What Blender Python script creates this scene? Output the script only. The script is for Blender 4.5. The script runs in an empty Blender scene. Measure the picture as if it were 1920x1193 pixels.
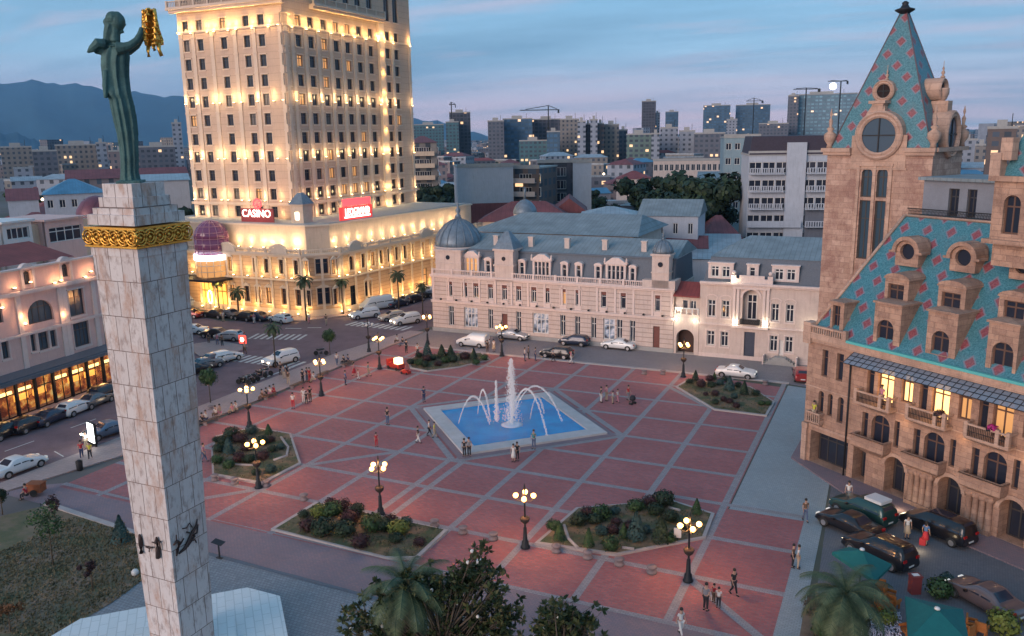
import bpy, bmesh, math, random
from mathutils import Vector, Matrix
import numpy as np
random.seed(7); rng = np.random.default_rng(7)
S = bpy.context.scene
COL = S.collection
R = math.radians
# ---------------------------------------------------------------- camera, calibrated on the paving grid
FPX = 1590.0; PITCH, ROLL, YAW = R(12.14), R(-1.0), R(24.84); HC = 28.0
fw = Vector((-math.sin(YAW)*math.cos(PITCH), math.cos(YAW)*math.cos(PITCH), -math.sin(PITCH)))
rt0 = Vector((math.cos(YAW), math.sin(YAW), 0)); up0 = rt0.cross(fw)
rt = rt0*math.cos(ROLL)+up0*math.sin(ROLL); up = up0*math.cos(ROLL)-rt0*math.sin(ROLL)
cam = bpy.data.cameras.new('camera'); camo = bpy.data.objects.new('camera', cam); COL.objects.link(camo)
cam.sensor_width = 36; cam.lens = FPX/1920*36; cam.clip_start = .5; cam.clip_end = 60000
camo.matrix_world = Matrix(((rt.x, up.x, -fw.x, 0), (rt.y, up.y, -fw.y, 0), (rt.z, up.z, -fw.z, HC), (0, 0, 0, 1)))
S.camera = camo
CAMR, CAMU, CAMF = rt, up, fw
S.render.resolution_x = 1024; S.render.resolution_y = 636
try:
    S.view_settings.view_transform = 'Standard'; S.view_settings.look = 'None'
except Exception: pass
S.view_settings.exposure = 0.38
S.view_settings.gamma = 1
S.cycles.max_bounces = 5; S.cycles.diffuse_bounces = 2; S.cycles.glossy_bounces = 2; S.cycles.transparent_max_bounces = 12
S.cycles.use_light_tree = True
HAZE = .00006
S.cycles.sample_clamp_indirect = 4

def ray(px, py):
    return CAMR*((px-960)/FPX) + CAMU*(-(py-596.5)/FPX) + CAMF
def G(px, py, z=0.0):                       # where the sight line through a point of the photo meets a level plane
    d = ray(px, py); t = (z-HC)/d.z
    return (d.x*t, d.y*t)
def AZ(px, dist, py=300):
    d = ray(px, py); h = math.hypot(d.x, d.y)
    return (d.x/h*dist, d.y/h*dist, HC + d.z/h*dist)

# ---------------------------------------------------------------- materials
def nn(nt, t, **k):
    n = nt.nodes.new(t)
    for a, b in k.items():
        if hasattr(n, a): setattr(n, a, b)
        else: n.inputs[a.replace('_', ' ')].default_value = b
    return n
def newmat(name):
    m = bpy.data.materials.new(name); m.use_nodes = True; nt = m.node_tree; nt.nodes.clear()
    o = nt.nodes.new('ShaderNodeOutputMaterial'); p = nt.nodes.new('ShaderNodeBsdfPrincipled')
    nt.links.new(p.outputs[0], o.inputs[0]); return m, nt, p
def mth(nt, op, a, b=None, c=None, clamp=False):
    n = nt.nodes.new('ShaderNodeMath'); n.operation = op; n.use_clamp = clamp
    for i, v in enumerate((a, b, c)):
        if v is None: continue
        if isinstance(v, (int, float)): n.inputs[i].default_value = v
        else: nt.links.new(v, n.inputs[i])
    return n.outputs[0]
def mixc(nt, f, a, b, mode='MIX'):
    n = nt.nodes.new('ShaderNodeMix'); n.data_type = 'RGBA'; n.blend_type = mode
    for i, v in ((0, f), (6, a), (7, b)):
        if isinstance(v, (int, float)): n.inputs[i].default_value = v
        elif isinstance(v, tuple): n.inputs[i].default_value = (*v[:3], 1)
        else: nt.links.new(v, n.inputs[i])
    return n.outputs[2]
def noise(nt, vec, scale, detail=4, rough=.6, sx=1, sy=1, sz=1):
    if (sx, sy, sz) != (1, 1, 1):
        mp = nt.nodes.new('ShaderNodeMapping'); mp.inputs['Scale'].default_value = (sx, sy, sz)
        nt.links.new(vec, mp.inputs[0]); vec = mp.outputs[0]
    n = nt.nodes.new('ShaderNodeTexNoise'); n.inputs['Scale'].default_value = scale
    n.inputs['Detail'].default_value = detail; n.inputs['Roughness'].default_value = rough
    nt.links.new(vec, n.inputs['Vector']); return n.outputs['Fac']
def ramp(nt, f, pts):
    n = nt.nodes.new('ShaderNodeValToRGB'); e = n.color_ramp.elements
    while len(e) < len(pts): e.new(.5)
    for i, (p, c) in enumerate(pts):
        e[i].position = p; e[i].color = (*c, 1) if len(c) == 3 else c
    nt.links.new(f, n.inputs[0]); return n.outputs[0]
def remap(nt, f, a, b, lo=0, hi=1):
    n = nt.nodes.new('ShaderNodeMapRange'); n.inputs[1].default_value = a; n.inputs[2].default_value = b
    n.inputs[3].default_value = lo; n.inputs[4].default_value = hi; nt.links.new(f, n.inputs[0]); return n.outputs[0]
def bump(nt, p, h, strength=.3, dist=.02):
    b = nt.nodes.new('ShaderNodeBump'); b.inputs['Strength'].default_value = strength; b.inputs['Distance'].default_value = dist
    nt.links.new(h, b.inputs['Height']); nt.links.new(b.outputs[0], p.inputs['Normal'])
def objc(nt): return nt.nodes.new('ShaderNodeTexCoord').outputs['Object']
def geop(nt): return nt.nodes.new('ShaderNodeNewGeometry').outputs['Position']
def dk(c, k): return tuple(min(1, x*k) for x in c)
def mat(name, col, rough=.8, var=.18, scale=1.5, metal=0, spec=.3, emis=None, es=0, bmp=.15, streak=0, stain=None, world=False, bands=None, alpha=None):
    m, nt, p = newmat(name)
    v = geop(nt) if world else objc(nt)
    n1 = noise(nt, v, scale); n2 = noise(nt, v, scale*9, 3)
    f = mth(nt, 'ADD', mth(nt, 'MULTIPLY', n1, .65), mth(nt, 'MULTIPLY', n2, .35))
    c = mixc(nt, remap(nt, f, .3, .7), dk(col, 1-var), dk(col, 1+var))
    if streak:
        s = noise(nt, v, 2.2, 4, .6, 1.6, 1.6, .18)
        c = mixc(nt, mth(nt, 'MULTIPLY', remap(nt, s, .5, .72), streak), c, stain or dk(col, .45))
    if bands:                                # horizontal rustication (height, share, colour factor)
        z = nt.nodes.new('ShaderNodeSeparateXYZ'); nt.links.new(v, z.inputs[0])
        fr = mth(nt, 'FRACT', mth(nt, 'DIVIDE', z.outputs[2], bands[0]))
        c = mixc(nt, mth(nt, 'GREATER_THAN', fr, 1-bands[1]), c, bands[2])
    nt.links.new(c, p.inputs['Base Color'])
    p.inputs['Roughness'].default_value = rough; p.inputs['Metallic'].default_value = metal
    p.inputs['Specular IOR Level'].default_value = spec
    if bmp: bump(nt, p, n2, bmp)
    if emis: p.inputs['Emission Color'].default_value = (*emis, 1); p.inputs['Emission Strength'].default_value = es
    if alpha is not None: p.inputs['Alpha'].default_value = alpha
    return m
def plain(name, col, rough=.5, metal=0, emis=None, es=0, spec=.5, coat=0, trans=0, alpha=1):
    m, nt, p = newmat(name)
    p.inputs['Base Color'].default_value = (*col, 1); p.inputs['Roughness'].default_value = rough
    p.inputs['Metallic'].default_value = metal; p.inputs['Specular IOR Level'].default_value = spec
    p.inputs['Coat Weight'].default_value = coat; p.inputs['Transmission Weight'].default_value = trans
    p.inputs['Alpha'].default_value = alpha
    if emis: p.inputs['Emission Color'].default_value = (*emis, 1); p.inputs['Emission Strength'].default_value = es
    return m

# ---------------------------------------------------------------- sky and sun
w = bpy.data.worlds.new('World'); S.world = w; w.use_nodes = True
nt = w.node_tree; nt.nodes.clear()
SUN_EL, SUN_AZ = R(14), R(200)              # azimuth clockwise from +Y
sky = nn(nt, 'ShaderNodeTexSky', sky_type='NISHITA', sun_disc=False)
sky.sun_elevation = SUN_EL; sky.sun_rotation = SUN_AZ; sky.dust_density = 2.0; sky.ozone_density = 3.0; sky.altitude = 20
tc = nt.nodes.new('ShaderNodeTexCoord'); sp = nt.nodes.new('ShaderNodeSeparateXYZ'); nt.links.new(tc.outputs['Generated'], sp.inputs[0])
zc = mth(nt, 'MAXIMUM', sp.outputs[2], 0.0)
den = mth(nt, 'ADD', zc, .10)
cv = nt.nodes.new('ShaderNodeCombineXYZ')
nt.links.new(mth(nt, 'DIVIDE', sp.outputs[0], den), cv.inputs[0]); nt.links.new(mth(nt, 'DIVIDE', sp.outputs[1], den), cv.inputs[1])
mp = nt.nodes.new('ShaderNodeMapping'); mp.inputs['Rotation'].default_value = (0, 0, R(-20)); mp.inputs['Scale'].default_value = (.28, .8, 1); nt.links.new(cv.outputs[0], mp.inputs[0])
cl1 = noise(nt, mp.outputs[0], .38, 7, .62)
cl2 = noise(nt, mp.outputs[0], 1.9, 6, .6)
dusk = ramp(nt, zc, [(0.0, (.74, .56, .66)), (.035, (.68, .58, .74)), (.09, (.38, .62, .85)), (.2, (.17, .50, .78)), (.45, (.13, .42, .70)), (1, (.10, .33, .60))])
skyk = nt.nodes.new('ShaderNodeVectorMath'); skyk.operation = 'SCALE'; nt.links.new(sky.outputs[0], skyk.inputs[0]); skyk.inputs[3].default_value = .15
skyc = mixc(nt, .2, dusk, skyk.outputs[0])
grey = mixc(nt, mth(nt, 'MULTIPLY', remap(nt, cl1, .43, .58), .85), skyc, (.19, .35, .50))
skyc = mixc(nt, mth(nt, 'MULTIPLY', remap(nt, cl2, .50, .66), .55), grey, (.60, .52, .62))
bg = nt.nodes.new('ShaderNodeBackground'); bg.inputs[1].default_value = SKYK = 1.0
nt.links.new(skyc, bg.inputs[0]); wo = nt.nodes.new('ShaderNodeOutputWorld'); nt.links.new(bg.outputs[0], wo.inputs[0])
sl = bpy.data.lights.new('sun', 'SUN'); sl.energy = 1.8; sl.angle = R(35); sl.color = (1, .76, .66)
so = bpy.data.objects.new('sun', sl); COL.objects.link(so)
sd = Vector((math.sin(SUN_AZ)*math.cos(SUN_EL), math.cos(SUN_AZ)*math.cos(SUN_EL), math.sin(SUN_EL)))
so.rotation_euler = sd.to_track_quat('Z', 'Y').to_euler()

# ---------------------------------------------------------------- mesh and object helpers
class MB:
    def __init__(s): s.v = []; s.f = []; s.m = []; s.sm = []; s.T = None
    def av(s, p):
        if s.T is not None: p = s.T @ Vector(p)
        s.v.append(tuple(p)); return len(s.v)-1
    def face(s, pts, m=0, sm=False):
        s.f.append([s.av(p) for p in pts]); s.m.append(m); s.sm.append(sm)
    def box(s, x0, y0, z0, x1, y1, z1, m=0):
        i = [s.av(p) for p in ((x0,y0,z0),(x1,y0,z0),(x1,y1,z0),(x0,y1,z0),(x0,y0,z1),(x1,y0,z1),(x1,y1,z1),(x0,y1,z1))]
        for q in ((0,1,5,4),(1,2,6,5),(2,3,7,6),(3,0,4,7),(4,5,6,7),(3,2,1,0)):
            s.f.append([i[k] for k in q]); s.m.append(m); s.sm.append(False)
    def prism(s, poly, z0, z1, m=0, top=1.0, cx=None):
        n = len(poly); c = cx or (sum(p[0] for p in poly)/n, sum(p[1] for p in poly)/n)
        a = [s.av((p[0], p[1], z0)) for p in poly]; b = [s.av((c[0]+(p[0]-c[0])*top, c[1]+(p[1]-c[1])*top, z1)) for p in poly]
        for k in range(n):
            s.f.append([a[k], a[(k+1) % n], b[(k+1) % n], b[k]]); s.m.append(m); s.sm.append(False)
        s.f.append(b); s.m.append(m); s.sm.append(False); s.f.append(a[::-1]); s.m.append(m); s.sm.append(False)
    def lathe(s, prof, n=16, c=(0, 0, 0), m=0, sm=True, a0=0, a1=2*math.pi, ax=None):
        full = abs(a1-a0-2*math.pi) < 1e-6; k = n if full else n+1; rows = []
        for r, z in prof:
            rows.append([s.av((c[0]+r*math.cos(a0+(a1-a0)*i/n), c[1]+r*math.sin(a0+(a1-a0)*i/n), c[2]+z)) for i in range(k)])
        for a, b in zip(rows, rows[1:]):
            for i in range(n):
                j = (i+1) % k; s.f.append([a[i], a[j], b[j], b[i]]); s.m.append(m); s.sm.append(sm)
        if full:
            for row, pr, rev in ((rows[0], prof[0], True), (rows[-1], prof[-1], False)):
                if pr[0] > 1e-3: s.f.append(row[::-1] if rev else row); s.m.append(m); s.sm.append(False)
    def tube(s, pts, rad, n=6, m=0, sm=True, cap=True):
        pts = [Vector(p) for p in pts]; rows = []
        if not isinstance(rad, (list, tuple)): rad = [rad]*len(pts)
        for i, p in enumerate(pts):
            d = (pts[min(i+1, len(pts)-1)]-pts[max(i-1, 0)]).normalized()
            a = d.cross(Vector((0, 0, 1)));
            if a.length < .05: a = d.cross(Vector((1, 0, 0)))
            a.normalize(); b = d.cross(a)
            rows.append([s.av(p+(a*math.cos(t*2*math.pi/n)+b*math.sin(t*2*math.pi/n))*rad[i]) for t in range(n)])
        for a, b in zip(rows, rows[1:]):
            for i in range(n):
                j = (i+1) % n; s.f.append([a[i], b[i], b[j], a[j]]); s.m.append(m); s.sm.append(sm)
        if cap:
            s.f.append(rows[0]); s.m.append(m); s.sm.append(False); s.f.append(rows[-1][::-1]); s.m.append(m); s.sm.append(False)
    def ball(s, c, r, n=10, k=6, m=0, sz=1.0):
        s.lathe([(max(1e-4, r*math.sin(math.pi*i/k)), -r*sz*math.cos(math.pi*i/k)) for i in range(k+1)], n, c, m)
    def mesh(s, name, mats):
        me = bpy.data.meshes.new(name); me.from_pydata(s.v, [], s.f)
        for x in (mats if isinstance(mats, (list, tuple)) else [mats]): me.materials.append(x)
        if any(s.m): me.polygons.foreach_set('material_index', s.m)
        if any(s.sm): me.polygons.foreach_set('use_smooth', s.sm)
        me.validate(); me.update(); return me
def link(name, data, parent=None, loc=(0, 0, 0), rz=0):
    o = bpy.data.objects.new(name, data); COL.objects.link(o); o.location = loc; o.rotation_euler = (0, 0, rz)
    if parent: o.parent = parent
    return o
def tag(o, label=None, cat=None, group=None, kind=None):
    if label: o['label'] = label
    if cat: o['category'] = cat
    if group: o['group'] = group
    if kind: o['kind'] = kind
    return o
def thing(name, label, cat, loc=(0, 0, 0), rz=0, group=None):
    return tag(link(name, None, None, loc, rz), label, cat, group)
def copy_tree(o, parent=None):
    c = o.copy(); COL.objects.link(c)
    if parent is not None: c.parent = parent
    for ch in KIDS.get(o.name, []) if False else [x for x in o.children]: copy_tree(ch, c)
    return c
KIDS = {}
class Fr:                                    # a vertical wall plane: origin, heading of its length, seen from outside
    def __init__(s, x, y, ang): s.x, s.y, s.a = x, y, ang; s.c, s.s = math.cos(ang), math.sin(ang)
    def W(s, px, py, d=0.0):                 # (u, z) of a sight line on the plane set back by d
        r = ray(px, py); nx, ny = -s.s, s.c
        t = ((s.x*nx+s.y*ny)+d)/(r.x*nx+r.y*ny)
        X, Y = r.x*t, r.y*t
        return ((X-s.x)*s.c+(Y-s.y)*s.s, HC+r.z*t)
    def rect(s, x0, y0, x1, y1, d=0.0):      # pixel box -> (u0,u1,z0,z1)
        a = s.W(x0, (y0+y1)/2, d)[0]; b = s.W(x1, (y0+y1)/2, d)[0]; m = (x0+x1)/2
        return (a, b, s.W(m, y1, d)[1], s.W(m, y0, d)[1])
    def pt(s, u, d, z): return (s.x+u*s.c-d*s.s, s.y+u*s.s+d*s.c, z)
    def T(s): return Matrix.Translation((s.x, s.y, 0)) @ Matrix.Rotation(s.a, 4, 'Z')
def part(name, mb, mats, parent, fr=None, loc=(0, 0, 0)):
    me = mb.mesh(name, mats) if isinstance(mb, MB) else mb
    if fr is not None:
        px, py = parent.location.x, parent.location.y
        return link(name, me, parent, (fr.x-px, fr.y-py, -parent.location.z), fr.a)
    return link(name, me, parent, loc)

def wall(mb, x0, x1, z0, z1, ops=(), y=0.0, depth=.3, m=0, mr=None):
    ops = [o for o in ops if o[0] > x0-.01 and o[1] < x1+.01]
    xs = sorted({x0, x1, *[o[0] for o in ops], *[o[1] for o in ops]}); zs = sorted({z0, z1, *[min(z1, max(z0, o[2])) for o in ops], *[min(z1, max(z0, o[3])) for o in ops]})
    for j in range(len(zs)-1):
        run = None; zc = (zs[j]+zs[j+1])/2
        for i in range(len(xs)-1):
            xc = (xs[i]+xs[i+1])/2
            hole = any(o[0] < xc < o[1] and o[2] < zc < o[3] for o in ops)
            if hole:
                if run is not None: mb.face([(run, y, zs[j]), (xs[i], y, zs[j]), (xs[i], y, zs[j+1]), (run, y, zs[j+1])], m); run = None
            elif run is None: run = xs[i]
        if run is not None: mb.face([(run, y, zs[j]), (xs[-1], y, zs[j]), (xs[-1], y, zs[j+1]), (run, y, zs[j+1])], m)
    mr = m if mr is None else mr
    for o in ops:
        a, b, c, d = o[:4]; k = o[4] if len(o) > 4 else ''; Y = y+depth
        mb.face([(a, y, c), (a, Y, c), (a, Y, d), (a, y, d)], mr); mb.face([(b, y, c), (b, y, d), (b, Y, d), (b, Y, c)], mr)
        mb.face([(a, y, d), (a, Y, d), (b, Y, d), (b, y, d)], mr); mb.face([(a, y, c), (b, y, c), (b, Y, c), (a, Y, c)], mr)
        if 'a' in k:                         # round head: spandrels closing the corners
            r = (b-a)/2; cx = (a+b)/2; rz = min(r, (d-c)*.6); n = 6
            for sgn in (-1, 1):
                P = [(cx+sgn*r*math.cos(t*math.pi/2/n), d-rz+rz*math.sin(t*math.pi/2/n)) for t in range(n+1)]
                cor = (cx+sgn*r, d)
                for p, q in zip(P, P[1:]):
                    f = [(cor[0], y, cor[1]), (p[0], y, p[1]), (q[0], y, q[1])]
                    mb.face(f if sgn > 0 else f[::-1], m)
                    mb.face([(p[0], y, p[1]), (p[0], Y, p[1]), (q[0], Y, q[1]), (q[0], y, q[1])], mr)
WCACHE = {}
TCACHE = {}
def trim_mesh(wd, h, d, kind, m):
    key = (round(wd, 2), round(h, 2), round(d, 2), kind, m.name)
    if key not in TCACHE:
        t = MB(); a, c = -wd/2-.18, wd/2+.18; f = -d
        t.box(a, f-.12, -.24, c, f+.01, -.05)
        if kind in ('sill', 'slab'): t.box(a, f-.03, -.06, a+.12, f+.01, h+.05); t.box(c-.12, f-.03, -.06, c, f+.01, h+.05)
        if kind == 'sill': t.box(a, f-.12, h+.03, c, f+.01, h+.2)
        elif kind == 'slab': t.box(a, f-.1, h+.04, c, f+.01, h+.18); t.box(a+.04, f-.06, -1.0, c-.04, f+.01, -.23)
        elif kind == 'hood':
            t.face([(a-.1, f-.22, h+.1), (c+.1, f-.22, h+.1), (0, f-.22, h+.62)])
            t.face([(a-.1, f, h+.1), (a-.1, f-.22, h+.1), (0, f-.22, h+.62), (0, f, h+.62)]); t.face([(c+.1, f-.22, h+.1), (c+.1, f, h+.1), (0, f, h+.62), (0, f-.22, h+.62)])
            t.box(a-.1, f-.24, h+.04, c+.1, f+.01, h+.12); t.box(a, f-.08, 0, a+.16, f+.01, h); t.box(c-.16, f-.08, 0, c, f+.01, h)
        elif kind == 'arch':
            t.box(a, f-.05, -.06, a+.12, f+.01, h+.3); t.box(c-.12, f-.05, -.06, c, f+.01, h+.3)
            for i in range(8):
                q0, q1 = math.pi*i/8, math.pi*(i+1)/8; ff = lambda q, k: ((wd/2+.2+k)*math.cos(q), f-.1, h+.2+(.42+k)*math.sin(q)); t.face([ff(q0, .12), ff(q1, .12), ff(q1, 0), ff(q0, 0)])
        TCACHE[key] = t.mesh('surround', m)
    return TCACHE[key]
def repeat(name, me, parent, fr, spots):
    """spots: (u, d, z) along a wall plane; one shared mesh, one object each"""
    for u, d, z in spots:
        x, y, _ = fr.pt(u, d, 0); link(name, me, parent, (x-parent.location.x, y-parent.location.y, z-parent.location.z), fr.a)
def window(parent, fr, u0, u1, z0, z1, d, frame, pane, style='', name='window', trim=None, tm=None):
    """one window: a frame with mullions, and its pane as a child"""
    wd, h = u1-u0, z1-z0; key = (round(wd, 2), round(h, 2), style.replace('a', ''), frame.name, pane.name)
    if key not in WCACHE:
        a = MB(); t = min(.11, wd*.11); X = wd/2
        a.box(-X, 0, 0, -X+t, .08, h); a.box(X-t, 0, 0, X, .08, h)
        a.box(-X+t, 0, 0, X-t, .08, t); a.box(-X+t, 0, h-t, X-t, .08, h)
        if 'x' not in style:
            if wd > .7: a.box(-t/2, .01, t, t/2, .07, h-t)
            if wd > 2.2:
                for q in (-.25, .25): a.box(wd*q-t/2, .01, t, wd*q+t/2, .07, h-t)
            if h > 1.4: a.box(-X+t, .012, h*.68, X-t, .068, h*.68+t)
        b = MB(); b.face([(-X+t, .045, t), (X-t, .045, t), (X-t, .045, h-t), (-X+t, .045, h-t)])
        WCACHE[key] = (a.mesh(name, frame), b.mesh('pane', pane))
    A, B = WCACHE[key]; x, y, _ = fr.pt((u0+u1)/2, d, 0)
    o = link(name, A, parent, (x-parent.location.x, y-parent.location.y, z0-parent.location.z), fr.a)
    link('pane', B, o)
    if trim: link('surround', trim_mesh(wd, h, d, trim, tm), o)
    return o
LC = {}
def glow(parent, loc, power, col=(1, .72, .38), rad=.15, spot=None, rot=None, name='lamp_light'):
    k = (power, col, rad, spot)
    if k not in LC:
        l = bpy.data.lights.new(name, 'SPOT' if spot else 'POINT'); l.energy = power; l.color = col; l.shadow_soft_size = rad
        if spot: l.spot_size = R(spot); l.spot_blend = 1
        LC[k] = l
    o = bpy.data.objects.new(name, LC[k]); COL.objects.link(o); o.parent = parent
    o.location = (loc[0]-parent.location.x, loc[1]-parent.location.y, loc[2]-parent.location.z) if parent else loc
    if spot: o.rotation_euler = rot or (R(180), 0, 0)
    return o
def text_mesh(body, size, depth, mats, name):
    c = bpy.data.curves.new(name, 'FONT'); c.body = body; c.size = size; c.extrude = depth; c.align_x = 'CENTER'; c.resolution_u = 3
    o = bpy.data.objects.new(name, c); COL.objects.link(o)
    bpy.context.view_layer.update()
    me = bpy.data.meshes.new_from_object(o.evaluated_get(bpy.context.evaluated_depsgraph_get()))
    bpy.data.objects.remove(o); me.transform(Matrix.Rotation(R(90), 4, 'X')); me.materials.clear(); me.materials.append(mats); me.name = name
    return me
def offset_poly(poly, k): 
    n = len(poly); c = (sum(p[0] for p in poly)/n, sum(p[1] for p in poly)/n)
    return [(c[0]+(p[0]-c[0])*k, c[1]+(p[1]-c[1])*k) for p in poly]
# ---------------------------------------------------------------- shared materials
M = {}
M['glass'] = plain('dark_glass', (.02, .025, .04), .08, spec=.6)
M['glassb'] = plain('blue_glass', (.04, .07, .10), .1, spec=.7)
M['lit'] = plain('lit_glass', (.3, .2, .1), .4, emis=(1, .55, .18), es=2.2)
M['dimlit'] = plain('dim_lit_glass', (.2, .12, .06), .3, emis=(1, .45, .15), es=.55)
M['white'] = mat('white_paint', (.62, .60, .58), .5, .06, 3)
M['dframe'] = mat('dark_window_frame', (.05, .045, .045), .5, .1, 3)
M['bframe'] = mat('brown_window_frame', (.13, .07, .05), .5, .1, 3)
M['cream'] = mat('cream_stone', (.58, .44, .33), .8, .12, .8, streak=.25)
M['creamt'] = mat('cream_trim', (.66, .52, .40), .7, .08, 2)
M['ochre'] = mat('ochre_stucco', (.62, .40, .24), .8, .1, .9, streak=.15, bands=(.62, .18, (.50, .30, .18)))
M['pink'] = mat('pink_stucco', (.54, .435, .39), .85, .14, .7, streak=.5, stain=(.32, .24, .21), bands=(.62, .18, (.34, .26, .23)))
M['pinkp'] = mat('pink_plain_stucco', (.54, .44, .395), .85, .14, .9, streak=.5, stain=(.40, .28, .25))
M['pinkt'] = mat('pink_trim', (.64, .52, .48), .8, .08, 2, streak=.3, stain=(.42, .33, .30))
M['slate'] = mat('slate', (.10, .12, .15), .6, .2, 6)
M['zinc'] = None
def seam(name, col, pitch=.6, rough=.45, metal=.2, axis=0):
    m, nt, p = newmat(name); v = objc(nt); s = nt.nodes.new('ShaderNodeSeparateXYZ'); nt.links.new(v, s.inputs[0])
    fr = mth(nt, 'FRACT', mth(nt, 'DIVIDE', s.outputs[axis], pitch)); line = mth(nt, 'LESS_THAN', fr, .12)
    n1 = noise(nt, v, .5); n2 = noise(nt, v, 4)
    c = mixc(nt, remap(nt, n1, .35, .65), dk(col, .78), dk(col, 1.12)); c = mixc(nt, mth(nt, 'MULTIPLY', remap(nt, n2, .5, .75), .35), c, dk(col, .5))
    c = mixc(nt, mth(nt, 'MULTIPLY', line, .55), c, dk(col, .5)); nt.links.new(c, p.inputs['Base Color'])
    p.inputs['Roughness'].default_value = rough; p.inputs['Metallic'].default_value = metal; bump(nt, p, line, .5, .05); return m
M['zinc'] = seam('zinc_roof', (.20, .24, .26), .6, .8, 0)
M['redroof'] = seam('red_metal_roof', (.24, .05, .045), .5, .75, 0); M['maroonroof'] = seam('maroon_tin_roof', (.17, .05, .055), .9, .75, 0)
M['blueroof'] = seam('blue_tin_roof', (.07, .20, .32), .6); M['greyroof'] = seam('grey_tin_roof', (.30, .33, .36), .8)
M['zdome'] = mat('zinc_dome', (.16, .20, .24), .45, .25, 1.2, metal=.3, streak=.4)
M['iron'] = mat('cast_iron', (.025, .025, .028), .5, .2, 5, metal=.3)
M['gold'] = mat('gilded_metal', (.75, .40, .08), .35, .2, 5, metal=.85, bmp=.3)
M['bronze'] = mat('green_patina_bronze', (.06, .125, .12), .65, .45, 1.3, metal=.25, streak=.85, stain=(.04, .07, .07), bmp=.4)
M['darkb'] = mat('dark_bronze', (.07, .045, .04), .5, .2, 4, metal=.5)
M['globe'] = plain('lamp_globe', (1, .8, .5), .4, emis=(1, .45, .10), es=6)
M['globew'] = plain('white_lamp_globe', (1, .95, .9), .4, emis=(1, .86, .62), es=9)
M['off'] = plain('unlit_globe', (.6, .58, .55), .3)
M['asphalt'] = mat('asphalt', (.17, .11, .12), .85, .25, .5, world=True, bmp=.2, streak=0)
M['kerb'] = mat('kerb_stone', (.36, .32, .31), .85, .15, 1, world=True)
M['road_paint'] = mat('road_paint', (.55, .52, .48), .7, .25, 3, world=True)
M['soil'] = mat('bed_soil', (.17, .12, .085), .95, .35, 1.2, world=True, bmp=.5)
M['bark'] = mat('bark', (.10, .075, .055), .9, .3, 6, bmp=.6)
M['concrete'] = mat('concrete', (.33, .32, .31), .85, .15, 1)
M['tyre'] = plain('tyre', (.02, .02, .02), .85)
M['rim'] = plain('alloy_rim', (.45, .45, .47), .35, metal=.8)
M['chrome'] = plain('chrome_strip', (.6, .6, .62), .2, metal=1)
M['headlamp'] = plain('headlamp_glass', (.7, .7, .7), .15, emis=(1, .9, .7), es=.3)
M['headon'] = plain('headlamp_on', (1, .9, .7), .15, emis=(1, .8, .5), es=10)
M['tail'] = plain('tail_lamp', (.35, .01, .01), .2)
M['plate'] = plain('number_plate', (.65, .65, .62), .5)
def brickmat(name, c1, c2, cm, bw, bh, mort=.02, scale=1, rough=.85, big=.25, off=.5, world=True, specks=0, rot=0):
    m, nt, p = newmat(name); v = geop(nt) if world else objc(nt)
    mp = nt.nodes.new('ShaderNodeMapping'); nt.links.new(v, mp.inputs[0]); mp.inputs['Rotation'].default_value = (0, 0, rot)
    b = nt.nodes.new('ShaderNodeTexBrick'); nt.links.new(mp.outputs[0], b.inputs[0])
    b.inputs['Color1'].default_value = (*c1, 1); b.inputs['Color2'].default_value = (*c2, 1); b.inputs['Mortar'].default_value = (*cm, 1)
    b.inputs['Scale'].default_value = scale; b.inputs['Brick Width'].default_value = bw; b.inputs['Row Height'].default_value = bh
    b.inputs['Mortar Size'].default_value = mort; b.offset = off
    n1 = noise(nt, v, .22, 5); n2 = noise(nt, v, 3, 5, .7)
    c = mixc(nt, mth(nt, 'MULTIPLY', remap(nt, n1, .35, .65), big), b.outputs[0], dk(c1, .55))
    n7 = noise(nt, v, .9, 6, .75); c = mixc(nt, mth(nt, 'MULTIPLY', remap(nt, n2, .45, .75), big*1.3), c, cm); c = mixc(nt, mth(nt, 'MULTIPLY', remap(nt, n7, .55, .7), big*.7), c, dk(cm, .7))
    nt.links.new(c, p.inputs['Base Color']); p.inputs['Roughness'].default_value = rough; bump(nt, p, b.outputs['Fac'], -.3, .01); return m
M['plaza'] = brickmat('red_pavers', (.45, .125, .12), (.29, .085, .09), (.24, .13, .135), .42, .21, .03, big=.6)
M['strip'] = brickmat('grey_paver_strip', (.33, .30, .31), (.25, .23, .24), (.18, .16, .17), .3, .15, .015, big=.3)
M['mauve'] = brickmat('mauve_pavers', (.29, .18, .19), (.22, .165, .185), (.17, .14, .16), .3, .15, .02, big=.35)
M['setts'] = brickmat('grey_setts', (.25, .27, .29), (.19, .21, .23), (.13, .14, .16), .25, .25, .02, big=.3)
M['lightpath'] = brickmat('light_pavers', (.32, .36, .37), (.26, .30, .32), (.2, .22, .24), .3, .15, .02, big=.3)
M['cobble'] = brickmat('street_setts', (.29, .25, .26), (.23, .20, .215), (.15, .135, .14), .22, .14, .02, big=.4, rot=R(0))
M['walk'] = brickmat('pink_pavement', (.42, .30, .27), (.36, .26, .24), (.28, .21, .2), .4, .4, .02, big=.3)
M['lot'] = brickmat('lot_setts', (.17, .17, .19), (.13, .135, .155), (.09, .09, .10), .2, .12, .02, big=.45, rot=R(-36))
M['whiteslab'] = brickmat('white_marble_slabs', (.66, .69, .69), (.60, .64, .64), (.48, .52, .52), 1.2, .5, .03, big=.12, rot=R(45))
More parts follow.
